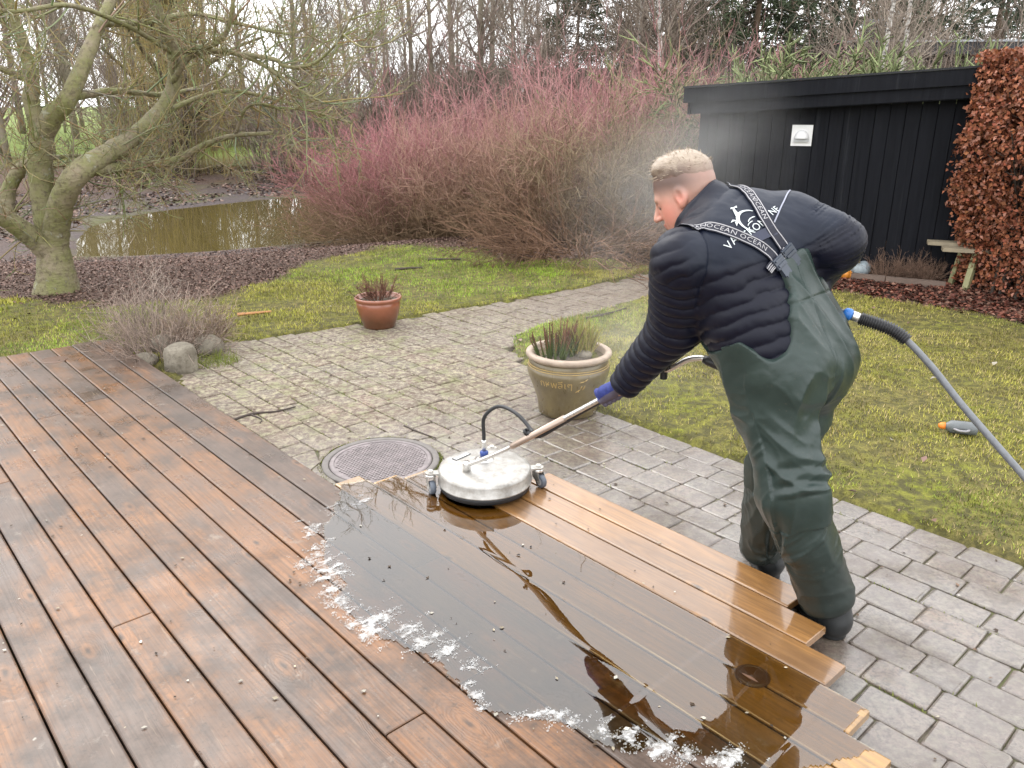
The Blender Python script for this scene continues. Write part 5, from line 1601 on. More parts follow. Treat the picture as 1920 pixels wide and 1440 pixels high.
# ================================================================== VEGETATION
def tubes(P, r, k=3):
    """P (N,K,3) centre lines, r (N,K) radii -> vertices, quads"""
    N, K, _ = P.shape
    T = np.gradient(P, axis=1)
    T /= np.linalg.norm(T, axis=2, keepdims=True) + 1e-9
    up = np.where(np.abs(T[..., 2:3]) > 0.9, np.array((1.0, 0, 0)), np.array((0, 0, 1.0)))
    A = np.cross(T, up); A /= np.linalg.norm(A, axis=2, keepdims=True) + 1e-9
    B = np.cross(T, A)
    a = np.linspace(0, 2 * PI, k, endpoint=False)
    V = P[:, :, None, :] + r[:, :, None, None] * (np.cos(a)[None, None, :, None] * A[:, :, None, :] + np.sin(a)[None, None, :, None] * B[:, :, None, :])
    idx = np.arange(N * K * k).reshape(N, K, k)
    i0 = idx[:, :-1, :]; i1 = idx[:, 1:, :]
    F = np.stack([i0, np.roll(i0, -1, 2), np.roll(i1, -1, 2), i1], -1).reshape(-1, 4)
    return V.reshape(-1, 3), F
def rdir(rs, n):
    v = rs.normal(size=(n, 3)); return v / np.linalg.norm(v, axis=1, keepdims=True)
def grow(rs, p0, d0, L, K, wob=0.12, lift=0.0):
    """curved stems: lift bends them up (or down when negative)"""
    N = len(p0)
    t = np.linspace(0, 1, K)[None, :, None]
    side = rdir(rs, N)[:, None, :]
    ph = rs.uniform(0, 6, (N, 1, 1))
    P = p0[:, None, :] + d0[:, None, :] * L[:, None, None] * t + side * (wob * L[:, None, None]) * (np.sin(t * 4 + ph) - np.sin(ph)) * 0.5
    P = P + np.array((0, 0, 1.0)) * (lift * L)[:, None, None] * t ** 2
    return P
def kids(rs, P, n, tmin, ang, Lr, K, wob=.15, lift=0.0, tmax=1.0):
    """n children on every stem of P"""
    N, Kp, _ = P.shape
    i = np.repeat(np.arange(N), n)
    t = rs.uniform(tmin, tmax, N * n) * (Kp - 1.001)
    a = t.astype(int); f = (t - a)[:, None]
    p = P[i, a] * (1 - f) + P[i, a + 1] * f
    T = P[i, a + 1] - P[i, a]; T /= np.linalg.norm(T, axis=1, keepdims=True) + 1e-9
    S = np.cross(T, rdir(rs, N * n)); S /= np.linalg.norm(S, axis=1, keepdims=True) + 1e-9
    an = rs.uniform(ang[0], ang[1], (N * n, 1))
    d = T * np.cos(an) + S * np.sin(an)
    L = rs.uniform(Lr[0], Lr[1], N * n)
    lf = lift if np.isscalar(lift) else rs.uniform(lift[0], lift[1], N * n)
    return grow(rs, p, d, L, K, wob, lf * np.ones(N * n))
def taper(P, r0, r1):
    N, K, _ = P.shape
    r0 = np.asarray(r0) * np.ones(N)
    return r0[:, None] * (1 - np.linspace(0, 1, K)[None, :]) + np.asarray(r1) * np.ones(N)[:, None] * np.linspace(0, 1, K)[None, :]
class Twigs:
    def __init__(s): s.V = []; s.F = []; s.C = []; s.n = 0
    def add(s, P, r, col, k=3):
        V, F = tubes(P, r, k)
        s.V.append(V); s.F.append(F + s.n); s.n += len(V)
        N, K, _ = P.shape
        col = np.asarray(col, float)
        if col.ndim == 1: c = np.broadcast_to(col, (N, K, k, 3))
        elif col.ndim == 2 and len(col) == N: c = np.broadcast_to(col[:, None, None, :], (N, K, k, 3))
        else: c = np.broadcast_to(col[:, :, None, :], (N, K, k, 3))
        s.C.append(c.reshape(-1, 3))
        return s
    def quads(s, V, F, C):
        s.V.append(V); s.F.append(F + s.n); s.n += len(V); s.C.append(C); return s
    def mesh(s, name, mat, smooth=False):
        me = npmesh(name, np.concatenate(s.V), np.concatenate(s.F), mat, smooth)
        vcol(me, np.concatenate(s.C)); return me
def veg_mat(name, rough=0.75, bump=0.3, trans=0.0, var=.5):
    k = NT(name)
    P = k.coord('Object'); n1 = k.noise(P, 14, 4, 0.65)
    at_ = k.attr('tint')
    c = k.mix(k.ramp(n1, [(.3, var), (.65, 0.)]), at_, k.mix(1.0, at_, (0.45, 0.45, 0.45), 'MULTIPLY'))
    k.p(Base_Color=c, Roughness=rough, Specular_IOR_Level=0.25, Normal=k.bump(n1, bump, 0.01))
    return k.m
TWIG = veg_mat('twig_bark')
# lichened bark of the big limbs
k = NT('lichen_bark')
P = k.coord('Object'); n1 = k.noise(P, 3.2, 6, 0.7); n2 = k.noise(P, 22, 5, 0.7); n3 = k.noise(k.coord('Object', (1, 1, 6)), 9, 4, .6)
c = k.mix(k.ramp(n1, [(.36, 0.), (.6, 1.)]), (0.25, 0.205, 0.14), (0.185, 0.185, 0.07))
c = k.mix(k.ramp(n2, [(.5, 0.), (.66, .8)]), c, (0.085, 0.066, 0.042))
c = k.mix(k.ramp(k.noise(P, 11, 4, .6), [(.62, 0.), (.7, .7)]), c, (0.34, 0.34, 0.26))
k.p(Base_Color=c, Roughness=0.85, Normal=k.bump(k.math('ADD', n2, k.math('MULTIPLY', n3, .7)), 0.7, 0.02))
LICHEN = k.m

# ------------------------------------------------------------------ the old tree on the left
rs = np.random.RandomState(31)
TB = np.array((-4.47, 7.75, 0.0))
tree = thing('lichened_tree', 'old spreading bare tree with green lichen on the left, beside the pond', 'tree', tuple(TB))
LIMBS = [  # points, start radius, end radius
    ([(-4.50, 7.75, -0.12), (-4.47, 7.75, 0.10), (-4.45, 7.75, 0.30), (-4.43, 7.76, 0.50)], .27, .165),
    ([(-4.46, 7.76, 0.10), (-4.45, 7.76, 0.40), (-4.47, 7.78, 0.66), (-4.47, 7.80, 0.88), (-4.45, 7.80, 1.20), (-4.37, 7.80, 1.50)], .125, .105),
    ([(-4.37, 7.80, 1.48), (-4.42, 7.80, 1.75), (-4.40, 7.85, 1.98), (-4.46, 7.90, 2.30), (-4.52, 7.90, 2.70), (-4.60, 7.90, 3.15)], .085, .03),
    ([(-4.36, 7.80, 1.50), (-4.20, 7.75, 1.66), (-4.03, 7.72, 1.80), (-3.89, 7.87, 2.14), (-3.84, 8.15, 2.46), (-3.78, 8.60, 2.91), (-3.70, 8.85, 3.39)], .10, .03),
    ([(-4.45, 7.75, 0.12), (-4.42, 7.74, 0.42), (-4.34, 7.70, 0.66), (-4.18, 7.60, 0.92), (-3.96, 7.58, 1.17), (-3.84, 8.05, 1.34), (-3.76, 8.58, 1.52), (-3.59, 8.95, 1.85), (-3.50, 8.94, 2.24), (-3.53, 8.79, 2.60), (-3.62, 8.66, 3.05), (-3.67, 8.56, 3.34)], .135, .035),
    ([(-3.93, 7.64, 1.18), (-3.87, 7.84, 1.17), (-3.83, 8.12, 1.17), (-3.76, 8.64, 1.15), (-3.64, 8.98, 1.18), (-3.33, 9.14, 1.34), (-2.98, 9.02, 1.43), (-2.54, 8.89, 1.46)], .065, .018),
    ([(-4.45, 7.74, 0.12), (-4.48, 7.70, 0.40), (-4.56, 7.60, 0.58), (-4.66, 7.40, 0.78), (-4.82, 7.20, 0.92), (-5.20, 7.00, 1.10), (-5.70, 6.90, 1.50)], .12, .05),
    ([(-4.60, 7.62, 0.60), (-4.80, 7.75, 0.72), (-4.84, 7.85, 0.93), (-4.76, 7.90, 1.10), (-4.64, 7.90, 1.19), (-4.48, 7.88, 1.23)], .07, .06),
    ([(-3.52, 8.90, 2.19), (-3.37, 8.88, 2.27), (-3.05, 8.76, 2.31), (-2.87, 8.70, 2.40), (-2.76, 8.64, 2.60), (-2.67, 8.64, 2.96)], .042, .016),
    ([(-3.56, 8.94, 1.96), (-3.30, 8.89, 2.22), (-2.92, 8.76, 2.25), (-2.60, 8.64, 2.17), (-2.35, 8.51, 2.04), (-2.10, 8.38, 1.89), (-1.84, 8.26, 1.76)], .036, .010),
    ([(-2.79, 8.76, 2.23), (-2.36, 8.51, 2.17), (-2.26, 8.48, 2.11), (-2.13, 8.45, 2.09), (-1.91, 8.38, 2.13), (-1.65, 8.26, 2.32), (-1.46, 8.19, 2.58)], .026, .008),
    ([(-3.76, 8.58, 1.52), (-3.67, 9.17, 1.71), (-3.30, 9.78, 1.89), (-2.79, 9.91, 1.81), (-2.29, 10.03, 1.64), (-1.91, 10.03, 1.53)], .034, .010),
    ([(-4.03, 7.72, 1.80), (-3.88, 8.27, 1.87), (-3.79, 9.19, 1.85), (-3.60, 10.06, 1.96), (-3.17, 10.29, 2.19)], .038, .012),
    ([(-3.84, 8.15, 2.46), (-3.76, 8.93, 2.54), (-3.52, 9.68, 2.69), (-3.05, 9.78, 2.60), (-2.54, 9.78, 2.50), (-2.16, 9.78, 2.58)], .036, .010),
    ([(-4.45, 7.82, 1.25), (-4.20, 8.00, 1.28), (-3.95, 8.21, 1.21), (-3.85, 8.77, 1.20)], .022, .008),
    ([(-4.40, 7.85, 1.95), (-4.70, 7.60, 2.10), (-5.10, 7.40, 2.10), (-5.60, 7.30, 2.30)], .035, .012),
    ([(-3.50, 8.94, 2.24), (-3.64, 8.38, 2.43), (-3.79, 7.58, 2.55), (-3.88, 6.81, 2.43), (-4.10, 6.50, 2.50)], .03, .010),
    ([(-2.98, 9.02, 1.43), (-2.79, 8.89, 1.71), (-2.54, 8.83, 1.74), (-2.29, 8.76, 1.64)], .018, .008),
]
allb = []
for i, (pts, r0, r1) in enumerate(LIMBS):
    Q = smooth_path(pts, 7)
    jit = rs.normal(size=Q.shape) * min(r0, .03) * .22
    rr = np.interp(np.linspace(0, 1, len(Q)), [0, 1], [r0, r1]) * (1 + .025 * rs.normal(size=len(Q)))
    if i == 0: rr = np.interp(np.linspace(0, 1, len(Q)), [0, .25, .5, .8, 1], [.27, .205, .175, .15, .08])
    V, F = tube(Q + jit * .3, rr, 14 if r0 > .05 else 8)
    part('trunk' if i == 0 else 'limb', V, F, LICHEN, tree, True)
    if i > 1:
        s = np.linspace(0, len(Q) - 1, 9)
        lo = np.floor(s).astype(int).clip(0, len(Q) - 2)
        allb.append((Q[lo] + (Q[lo + 1] - Q[lo]) * (s - lo)[:, None], r1))
B0_ = np.stack([b[0] for b in allb])
tw = Twigs()
cg = lambda n: np.stack([rs.uniform(.20, .33, n), rs.uniform(.18, .29, n), rs.uniform(.09, .16, n)], 1)
b1 = kids(rs, B0_, 17, 0.15, (.5, 1.4), (.30, .95), 6, .26, (-.10, .40))
lowz = lambda P: P[P[..., 2].max(1) < 3.12]
b1 = lowz(b1); tw.add(b1, taper(b1, .0095, .0032), cg(len(b1)), 4)
b2 = kids(rs, b1, 6, 0.2, (.4, 1.2), (.14, .5), 4, .25, (-.2, .3))
b2 = lowz(b2); tw.add(b2, taper(b2, .0048, .0022), cg(len(b2)))
b3 = kids(rs, b2, 5, 0.2, (.4, 1.2), (.05, .2), 3, .2, (-.1, .4))
b3 = lowz(b3); tw.add(b3, taper(b3, .0028, .0015), cg(len(b3)) * 1.1)
b4 = kids(rs, B0_, 14, 0.05, (.8, 1.5), (.06, .25), 4, .3, (.0, .5))
tw.add(b4, taper(b4, .004, .002), cg(len(b4)))
b5 = kids(rs, b4, 4, 0.3, (.4, 1.2), (.03, .10), 3, .2, .2)
tw.add(b5, taper(b5, .0026, .0016), cg(len(b5)))
me = tw.mesh('twigs', TWIG)
me.transform(Matrix.Translation(-Vector(TB)))
o = link('twigs', me, tree); tag(o, kind='stuff')

# ------------------------------------------------------------------ red dogwood thicket
def dogwood(seed, h, spread, red, lean=(0, 0)):
    rs = np.random.RandomState(seed)
    n = 130
    a = rs.uniform(0, 2 * PI, n); q = np.sqrt(rs.rand(n)) * .45
    p0 = np.stack([q * np.cos(a), q * np.sin(a), np.full(n, -.1)], 1)
    tl = rs.uniform(.05, 1.35, n); a = a + rs.normal(size=n) * .7
    d = np.stack([np.sin(tl) * np.cos(a) * spread + lean[0], np.sin(tl) * np.sin(a) * spread + lean[1], np.cos(tl) * .9 + .12], 1)
    d /= np.linalg.norm(d, axis=1, keepdims=True)
    L = h * rs.uniform(.75, 1.15, n) * (1 - .18 * (tl / 1.25))
    st = grow(rs, p0, d, L, 7, .20, rs.uniform(-.25, .15, n) - .2 * (tl > .95))
    t = Twigs()
    low = np.array((0.27, 0.185, 0.11)); hi = np.array(red)
    def colr(P):
        f = sstep(.15, .75, P[..., 2:3] / h + rs.normal(size=(len(P), 1, 1)) * .12)
        c = low * (1 - f) + hi * f
        return np.clip(c * rs.uniform(.65, 1.35, (len(P), 1, 1)), .01, 1)
    t.add(st, taper(st, .0085, .003), colr(st))
    k1 = kids(rs, st, 8, .2, (.3, 1.2), (.2, .75), 5, .26, (-.15, .4)); t.add(k1, taper(k1, .0044, .0022), colr(k1))
    k2 = kids(rs, k1, 4, .15, (.3, 1.2), (.10, .38), 3, .2, (-.1, .4)); t.add(k2, taper(k2, .0030, .0018), colr(k2))
    return t.mesh('stems', TWIG)
DW = [dogwood(1, 2.0, 1.0, (.44, .195, .205)), dogwood(2, 2.0, 1.15, (.49, .26, .255)), dogwood(3, 1.9, 1.0, (.44, .27, .21)), dogwood(4, 1.7, 1.1, (.34, .26, .16))]
spots = [  # x, y, variant, scale
    (-1.75, 12.35, 0, .80), (-0.75, 12.0, 2, .82), (0.25, 11.5, 2, .84), (1.05, 11.3, 3, .92), (1.85, 11.2, 3, 1.0),
    (-2.2, 13.4, 0, .9), (-1.2, 13.3, 1, .95), (-0.2, 12.9, 2, .98), (0.75, 12.7, 1, 1.02), (1.7, 12.6, 1, 1.04), (2.7, 12.4, 3, 1.05),
    (-1.3, 14.7, 0, 1.05), (0.0, 14.5, 1, 1.1), (1.2, 14.2, 1, 1.18), (2.4, 14.0, 0, 1.2), (3.4, 13.6, 1, 1.12), (4.6, 14.2, 1, 1.12), (-2.6, 14.9, 2, .8)]
rs = np.random.RandomState(8)
for i, (x, y, v, s) in enumerate(spots):
    lab = '%s red stemmed shrub from the left in the %s row of the dogwood thicket' % (('first', 'second', 'third', 'fourth', 'fifth', 'sixth', 'seventh')[i if i < 5 else (i - 5 if i < 11 else (i - 10 if i < 17 else 0))], 'front' if i < 5 else ('middle' if i < 11 else 'back'))
    if i == 0: lab = 'red stemmed shrub leaning out over the pond at the front left of the thicket'
    if i == 3: lab = 'olive brown twiggy shrub behind the pile of cut branches'
    if i == 4: lab = 'olive brown twiggy shrub at the corner of the black shed'
    z = float(ground_z(np.array(x), np.array(y)))
    t_ = thing('dogwood_shrub', lab, 'shrub', (x, y, z), 'dogwood thicket behind the lawn')
    st = link('stems', DW[v], t_)
    t_.rotation_euler = (rs.uniform(-.05, .05), rs.uniform(-.08, .08) - (.16 if i == 0 else 0), rs.uniform(0, 6.28)); t_.scale = (s * (1.05 if i < 5 else 1.0),) * 2 + (s,)

# ------------------------------------------------------------------ background trees
def bare_tree(seed, H, r, lean=0.0, birch=False, low=.18):
    rs = np.random.RandomState(seed)
    tr = grow(rs, np.zeros((1, 3)) - (0, 0, .2), np.array([[lean, rs.uniform(-.03, .03), 1.0]]), np.array([H]), 12, .02, np.zeros(1))
    bark = np.array((.13, .105, .075)) if not birch else np.array((.46, .43, .39))
    t0 = Twigs()
    V, F = tube(tr[0], np.linspace(r, r * .12, 12), 9, True)
    trunk = (V, F)
    t = Twigs()
    c = lambda n: np.array((.29, .235, .19)) * rs.uniform(.6, 1.4, (n, 1)) * np.array((1, rs.uniform(.92, 1.05), 1))
    k1 = kids(rs, tr, 42, low, (.5, 1.15), (H * .10, H * .26), 6, .12, (.1, .5)); t.add(k1, taper(k1, r * .30, r * .08), c(len(k1)), 4)
    k2 = kids(rs, k1, 7, .2, (.4, 1.0), (.5, 1.7), 4, .16, (.0, .4)); t.add(k2, taper(k2, .016, .006), c(len(k2)))
    k3 = kids(rs, k2, 5, .15, (.4, 1.0), (.25, .8), 3, .16, (-.1, .4)); t.add(k3, taper(k3, .008, .0045), c(len(k3)))
    return trunk, t
BT = []
bk = veg_mat('tree_bark', .85, .6)
bb = NT('birch_bark'); k = bb
P = k.coord('Object', (3, 3, 9)); n1 = k.noise(P, 1.6, 5, .7)
k.p(Base_Color=k.mix(k.ramp(n1, [(.5, 0.), (.6, 1.)]), (.50, .47, .43), (.06, .05, .045)), Roughness=.7)
for i, (sd, H, r, ln, bi) in enumerate(((11, 15, .17, .02, False), (12, 13, .13, -.05, False), (13, 17, .24, .03, False), (14, 12, .10, .06, False), (15, 15, .13, .06, True), (16, 16, .12, -.03, True))):
    (tv, tf), t = bare_tree(sd, H, r, ln, bi, .10 if not bi else .2)
    tm = npmesh('trunk', tv, tf, bb.m if bi else bk, True)
    vcol(tm, np.tile(np.array((.25, .215, .16)), (len(tv), 1)))
    BT.append((tm, t.mesh('branches', TWIG)))
def put_tree(x, y, v, s, rz, label, name='bare_tree', group='bare trees beyond the pond'):
    z = float(ground_z(np.array(x), np.array(y)))
    t_ = thing(name, label, 'tree', (x, y, z), group)
    link('trunk', BT[v][0], t_); link('branches', BT[v][1], t_)
    t_.rotation_euler = (0, 0, rz); t_.scale = (s, s, s)
    return t_
rs = np.random.RandomState(77)
n = 0
for row, (y0, y1, cnt, x0, x1) in enumerate(((22, 26, 10, -13, 7), (27, 34, 18, -20, 16), (35, 46, 22, -30, 26), (46, 64, 24, -42, 38))):
    for j in range(cnt):
        x = x0 + (x1 - x0) * (j + rs.uniform(.1, .9)) / cnt; y = rs.uniform(y0, y1)
        if -8.5 < x < -6.2 and y < 25: continue
        put_tree(x, y, rs.randint(0, 4), (.50, .58, .72, .95)[row] * rs.uniform(.8, 1.15), rs.uniform(0, 6.28), ['bare tree in the nearest row beyond the pond and thicket', 'bare tree in the middle of the wood beyond the pond', 'bare tree deep in the wood beyond the pond', 'bare tree at the back of the wood beyond the pond'][row])
for x, y, s, rz, lab in ((5.35, 12.6, .42, 0.4, 'leaning pale birch rising right behind the black shed roof'), (3.75, 20.5, .62, 2.9, 'slim white birch left of the dark pines'), (3.1, 22.0, .62, 3.4, 'white birch leaning right, behind the red thicket'), (7.6, 16.5, .5, 1.2, 'thin bare birch behind the roofs on the right'), (0.3, 23.5, .6, 1.0, 'pale birch trunk in the middle behind the thicket')):
    put_tree(x, y, 4 if x > 3.5 else 5, s, rz, lab, 'birch_tree', 'birches behind the shed and the thicket')

for x, y, v, s in ((-15.5, 25.5, 0, .62), (-17.5, 28.5, 2, .6), (-20.5, 31, 1, .7), (-22.5, 35, 3, .8), (-19.0, 36.5, 2, .7), (-25.5, 38, 0, .85), (-13.5, 29.5, 1, .6), (-16.0, 33.0, 3, .75)):
    put_tree(x, y, v, s, x * 2.1, 'bare tree at the edge of the far green meadow')

# brown undergrowth that closes the foot of the wood
def thicket(seed, h):
    rs = np.random.RandomState(seed); n = 70
    a = rs.uniform(0, 6.28, n); q = np.sqrt(rs.rand(n)) * 1.0
    p0 = np.stack([q * np.cos(a), q * np.sin(a), np.full(n, -.1)], 1)
    d = np.stack([.5 * np.cos(a) * rs.rand(n), .5 * np.sin(a) * rs.rand(n), np.ones(n)], 1); d /= np.linalg.norm(d, axis=1, keepdims=True)
    st = grow(rs, p0, d, h * rs.uniform(.5, 1.1, n), 5, .12, rs.uniform(-.2, .1, n))
    t = Twigs(); c = lambda n: np.array((.27, .215, .175)) * rs.uniform(.5, 1.4, (n, 1))
    t.add(st, taper(st, .018, .006), c(n))
    k1 = kids(rs, st, 7, .2, (.4, 1.0), (.4, 1.2), 4, .15, (-.1, .3)); t.add(k1, taper(k1, .008, .004), c(len(k1)))
    k2 = kids(rs, k1, 3, .2, (.4, 1.0), (.2, .6), 3, .15, (-.1, .3)); t.add(k2, taper(k2, .0055, .004), c(len(k2)))
    return t.mesh('stems', TWIG)
TH = [thicket(5, 2.6), thicket(6, 3.4)]
for j in range(64):
    x = -26 + 50 * (j + rs.uniform(0, 1)) / 64; y = rs.uniform(21.5, 25) if j % 2 else rs.uniform(25, 42)
    if x < -7 and (y < 40) and rs.rand() < .6: continue
    if -.75 < x / y < -.45: continue
    if -3 < x < 1 and y < 22: y += 3
    z = float(ground_z(np.array(x), np.array(y)))
    t_ = thing('brown_shrub', 'brown bare undergrowth shrub at the foot of the wood', 'shrub', (x, y, z), 'undergrowth beneath the wood')
    link('stems', TH[j % 2], t_); t_.rotation_euler = (0, 0, rs.uniform(0, 6)); s = rs.uniform(.7, 1.2); t_.scale = (s * 1.2, s * 1.2, s)

# conifers: trunk, whorls of drooping boughs, needle sprays
NEEDLE = veg_mat('needles', .7, .0, var=.3)
def conifer(seed, H, r, bare, col):
    rs = np.random.RandomState(seed)
    tr = grow(rs, np.zeros((1, 3)), np.array([[0.02, 0, 1.0]]), np.array([H]), 10, .01, np.zeros(1))
    V, F = tube(tr[0], np.linspace(r, r * .1, 10), 8)
    t = Twigs()
    nb = 110
    f = rs.uniform(bare, .98, nb); a = rs.uniform(0, 6.28, nb)
    p0 = np.stack([np.zeros(nb), np.zeros(nb), f * H], 1)
    d = np.stack([np.cos(a), np.sin(a), rs.uniform(-.1, .35, nb)], 1); d /= np.linalg.norm(d, axis=1, keepdims=True)
    k1 = grow(rs, p0, d, H * .24 * (1.05 - .75 * f) * rs.uniform(.7, 1.2, nb), 5, .1, rs.uniform(-.3, .1, nb))
    t.add(k1, taper(k1, .03, .01), (.09, .07, .05))
    k2 = kids(rs, k1, 9, .25, (.5, 1.1), (.25, .7), 3, .1, (-.2, .2)); t.add(k2, taper(k2, .012, .008), np.array(col) * .9)
    k3 = kids(rs, k2, 9, .1, (.4, 1.0), (.12, .3), 3, .1, (-.1, .2)); t.add(k3, taper(k3, .024, .006), np.array(col) * rs.uniform(.5, 1.5, (len(k3), 1)))
    return npmesh('trunk', V, F, bk, True), t.mesh('crown', NEEDLE)
CF = [conifer(3, 11, .16, .12, (.085, .11, .06)), conifer(4, 13, .2, .28, (.09, .11, .07)), conifer(9, 6, .10, .04, (.115, .11, .075))]
for cf in CF: vcol(cf[0], np.tile(np.array((.13, .09, .06)), (len(cf[0].vertices), 1)))
for x, y, v, s, lab in ((6.0, 22, 0, 1.0, 'dark green pine behind the left end of the shed roof'), (7.6, 24, 1, 1.0, 'tall pine with a bare lower trunk behind the shed'), (9.6, 25, 1, 1.05, 'pine behind the chimney of the far house'), (12.2, 27, 0, 1.0, 'grey green pine at the far right'), (14.5, 26, 1, .9, 'pine above the brown hedge at the far right'),
                       (-1.1, 25.5, 2, .62, 'small dark conifer in the middle behind the red thicket'), (1.9, 27, 0, .8, 'ivy green conifer behind the red thicket'), (4.6, 30, 1, 1.1, 'hazy conifer left of the pines'), (-13, 33, 0, .9, 'dark conifer far behind the old tree'), (17.5, 31, 0, 1.1, 'far conifer near the right edge')):
    z = float(ground_z(np.array(x), np.array(y)))
    t_ = thing('conifer', lab, 'tree', (x, y, z), 'conifers in the wood')
    link('trunk', CF[v][0], t_); link('crown', CF[v][1], t_); t_.rotation_euler = (0, 0, x * 3.1); s *= .72; t_.scale = (s * 1.15, s * 1.15, s)

# weeping willow on the far bank
rs = np.random.RandomState(55)
WB = np.array((-9.4, 23.2, float(ground_z(np.array(-9.4), np.array(23.2)))))
wil = thing('willow_tree', 'thick trunked willow with hanging golden twigs on the far bank of the pond', 'tree', tuple(WB))
Q = smooth_path([WB + (0, 0, -.2), WB + (0.05, 0, .6), WB + (.1, 0, 1.6), WB + (.2, 0, 3.0), WB + (.3, 0, 5)], 6)
V, F = tube(Q, np.interp(np.linspace(0, 1, len(Q)), [0, .1, .4, 1], [.62, .46, .40, .22]), 14); part('trunk', V, F, bk, wil, True); vcol(wil.children[0].data, np.tile(np.array((.10, .08, .055)), (len(V), 1)))
lb = kids(rs, Q[None], 16, .3, (.6, 1.2), (1.6, 4.2), 6, .15, (-.1, .3)); 
t = Twigs(); t.add(lb, taper(lb, .10, .03), (.12, .10, .06), 5)
hg = kids(rs, lb, 36, .15, (.6, 1.4), (.2, .5), 3, .2, .0)
dn = grow(rs, hg[:, -1], np.tile(np.array((0.0, 0, -1.0)), (len(hg), 1)) + rs.normal(size=(len(hg), 3)) * .08, rs.uniform(.8, 3.2, len(hg)), 6, .05, np.zeros(len(hg)))
gold = np.array((.36, .28, .11)) * rs.uniform(.6, 1.3, (len(hg), 1))
t.add(hg, taper(hg, .008, .006), gold); t.add(dn, taper(dn, .007, .004), gold)
k2 = kids(rs, dn, 3, .1, (.2, .5), (.3, .9), 4, .08, -.5); t.add(k2, taper(k2, .005, .003), np.repeat(gold, 3, 0))
me = t.mesh('branches', TWIG); me.transform(Matrix.Translation(-Vector(WB))); link('branches', me, wil)
# a few long golden strands hang in front of the pond from the old tree's side
# light green juniper spilling behind the shed
def juniper(seed):
    rs = np.random.RandomState(seed); n = 90
    a = rs.uniform(0, 6.28, n)
    d = np.stack([np.cos(a), np.sin(a), rs.uniform(.15, 1.3, n)], 1); d /= np.linalg.norm(d, axis=1, keepdims=True)
    st = grow(rs, np.stack([rs.normal(size=n) * .3, rs.normal(size=n) * .3, np.full(n, .2)], 1), d, rs.uniform(.9, 2.1, n), 6, .1, rs.uniform(-.45, .0, n))
    t = Twigs(); t.add(st, taper(st, .02, .006), (.10, .08, .055))
    k1 = kids(rs, st, 14, .2, (.4, .9), (.2, .55), 4, .12, (-.2, .2)); t.add(k1, taper(k1, .009, .005), np.array((.18, .20, .09)) * rs.uniform(.6, 1.4, (len(k1), 1)))
    k2 = kids(rs, k1, 8, .1, (.4, .9), (.06, .2), 3, .1, (-.1, .2)); t.add(k2, taper(k2, .011, .004), np.array((.23, .265, .125)) * rs.uniform(.45, 1.5, (len(k2), 1)))
    return t.mesh('crown', NEEDLE)
JU = [juniper(1), juniper(2)]
for i, (x, y, s) in enumerate(((3.4, 13.9, 1.1), (4.5, 13.6, 1.15), (5.6, 13.3, 1.12), (6.7, 12.9, 1.12), (7.8, 12.5, 1.1), (2.6, 14.8, 1.0), (8.9, 12.6, 1.1))):
    t_ = thing('juniper_shrub', '%s pale green juniper from the left above the shed roof' % ('second', 'third', 'fourth', 'fifth', 'sixth', 'first', 'seventh')[i], 'shrub', (x, y, .15), 'junipers behind the shed')
    link('crown', JU[i % 2], t_); t_.rotation_euler = (0, 0, i * 1.7); t_.scale = (s * 1.3, s * 1.3, s * 1.2)

# far house: dark flat roof and a pale chimney
hw = simple('dark_roof', (0.045, 0.048, 0.055), .7); hg_ = simple('grey_metal_edge', (0.42, 0.45, 0.48), .4); wl = simple('house_wall', (0.16, 0.15, 0.14), .8)
house = thing('flat_roofed_house', 'low dark flat roofed house far behind the shed with a pale chimney', 'house', (16, 27, 0))
m = MB(); m.box((16.6, 27.5, 1.5), (14, 8, 3.0), -.08); m.part('wall', wl, house)
m = MB(); m.box((16.6, 27.3, 3.16), (15, 9, .30), -.08); rf = m.part('roof', hw, house)
m = MB(); m.box((16.6, 27.3, 3.34), (15.1, 9.1, .05), -.08); m.part('roof_edge', hg_, rf)
m = MB(); m.box((10.35, 24.8, 3.65), (.62, .55, .68), -.08); ch = m.part('chimney', simple('chimney_sheet', (0.30, 0.32, 0.35), .5), rf)
pale = simple('pale_house_wall', (0.40, 0.38, 0.40), .8)
h2 = thing('pale_house', 'pale house wall glimpsed between trunks behind the red thicket', 'house', (2.0, 58, 0))
m = MB(); m.box((2.2, 60, 1.6), (9, 6, 3.2), .1); m.part('wall', pale, h2)
m = MB(); m.box((2.2, 60, 3.6), (9.6, 6.6, .8), .1); m.part('roof', hw, h2)

# ------------------------------------------------------------------ beech hedge
rs = np.random.RandomState(91)
HA = np.array((4.24, 7.95)); HD = unit((0.27, -0.963)); HS = np.array((0.963, 0.27))
hedge = thing('beech_hedge', 'clipped beech hedge with coppery dead leaves beside the black shed', 'hedge', (4.6, 7.2, 0))
n = 46000
al = rs.uniform(-.05, 3.2, n); zz = rs.uniform(.02, 1, n) ** .9 * 2.22
dep = np.abs(rs.normal(size=n)) * .16
bul = .06 * np.sin(zz * 3.1) + .05 * (fbm(al * 3, zz * 3, 3) - .5) + .10 * sstep(.6, 0, zz) 
face = rs.rand(n)
X_ = np.where(face < .62, dep, rs.uniform(0, .8, n))                        # depth into the hedge
A_ = np.where(face < .62, al, np.where(face < .82, np.abs(rs.normal(size=n)) * .14, al))
Z_ = np.where(face < .82, zz, 2.22 - np.abs(rs.normal(size=n)) * .12)
X_ = X_ + bul - .10 * sstep(.2, 1.1, Z_) * sstep(2.2, 1.2, Z_) + .10
A_ = A_ + .04 * np.sin(Z_ * 5)
gap = fbm(A_ * 7 + 3, Z_ * 7, 3) > .36 - .05 * (rs.rand(len(A_)))
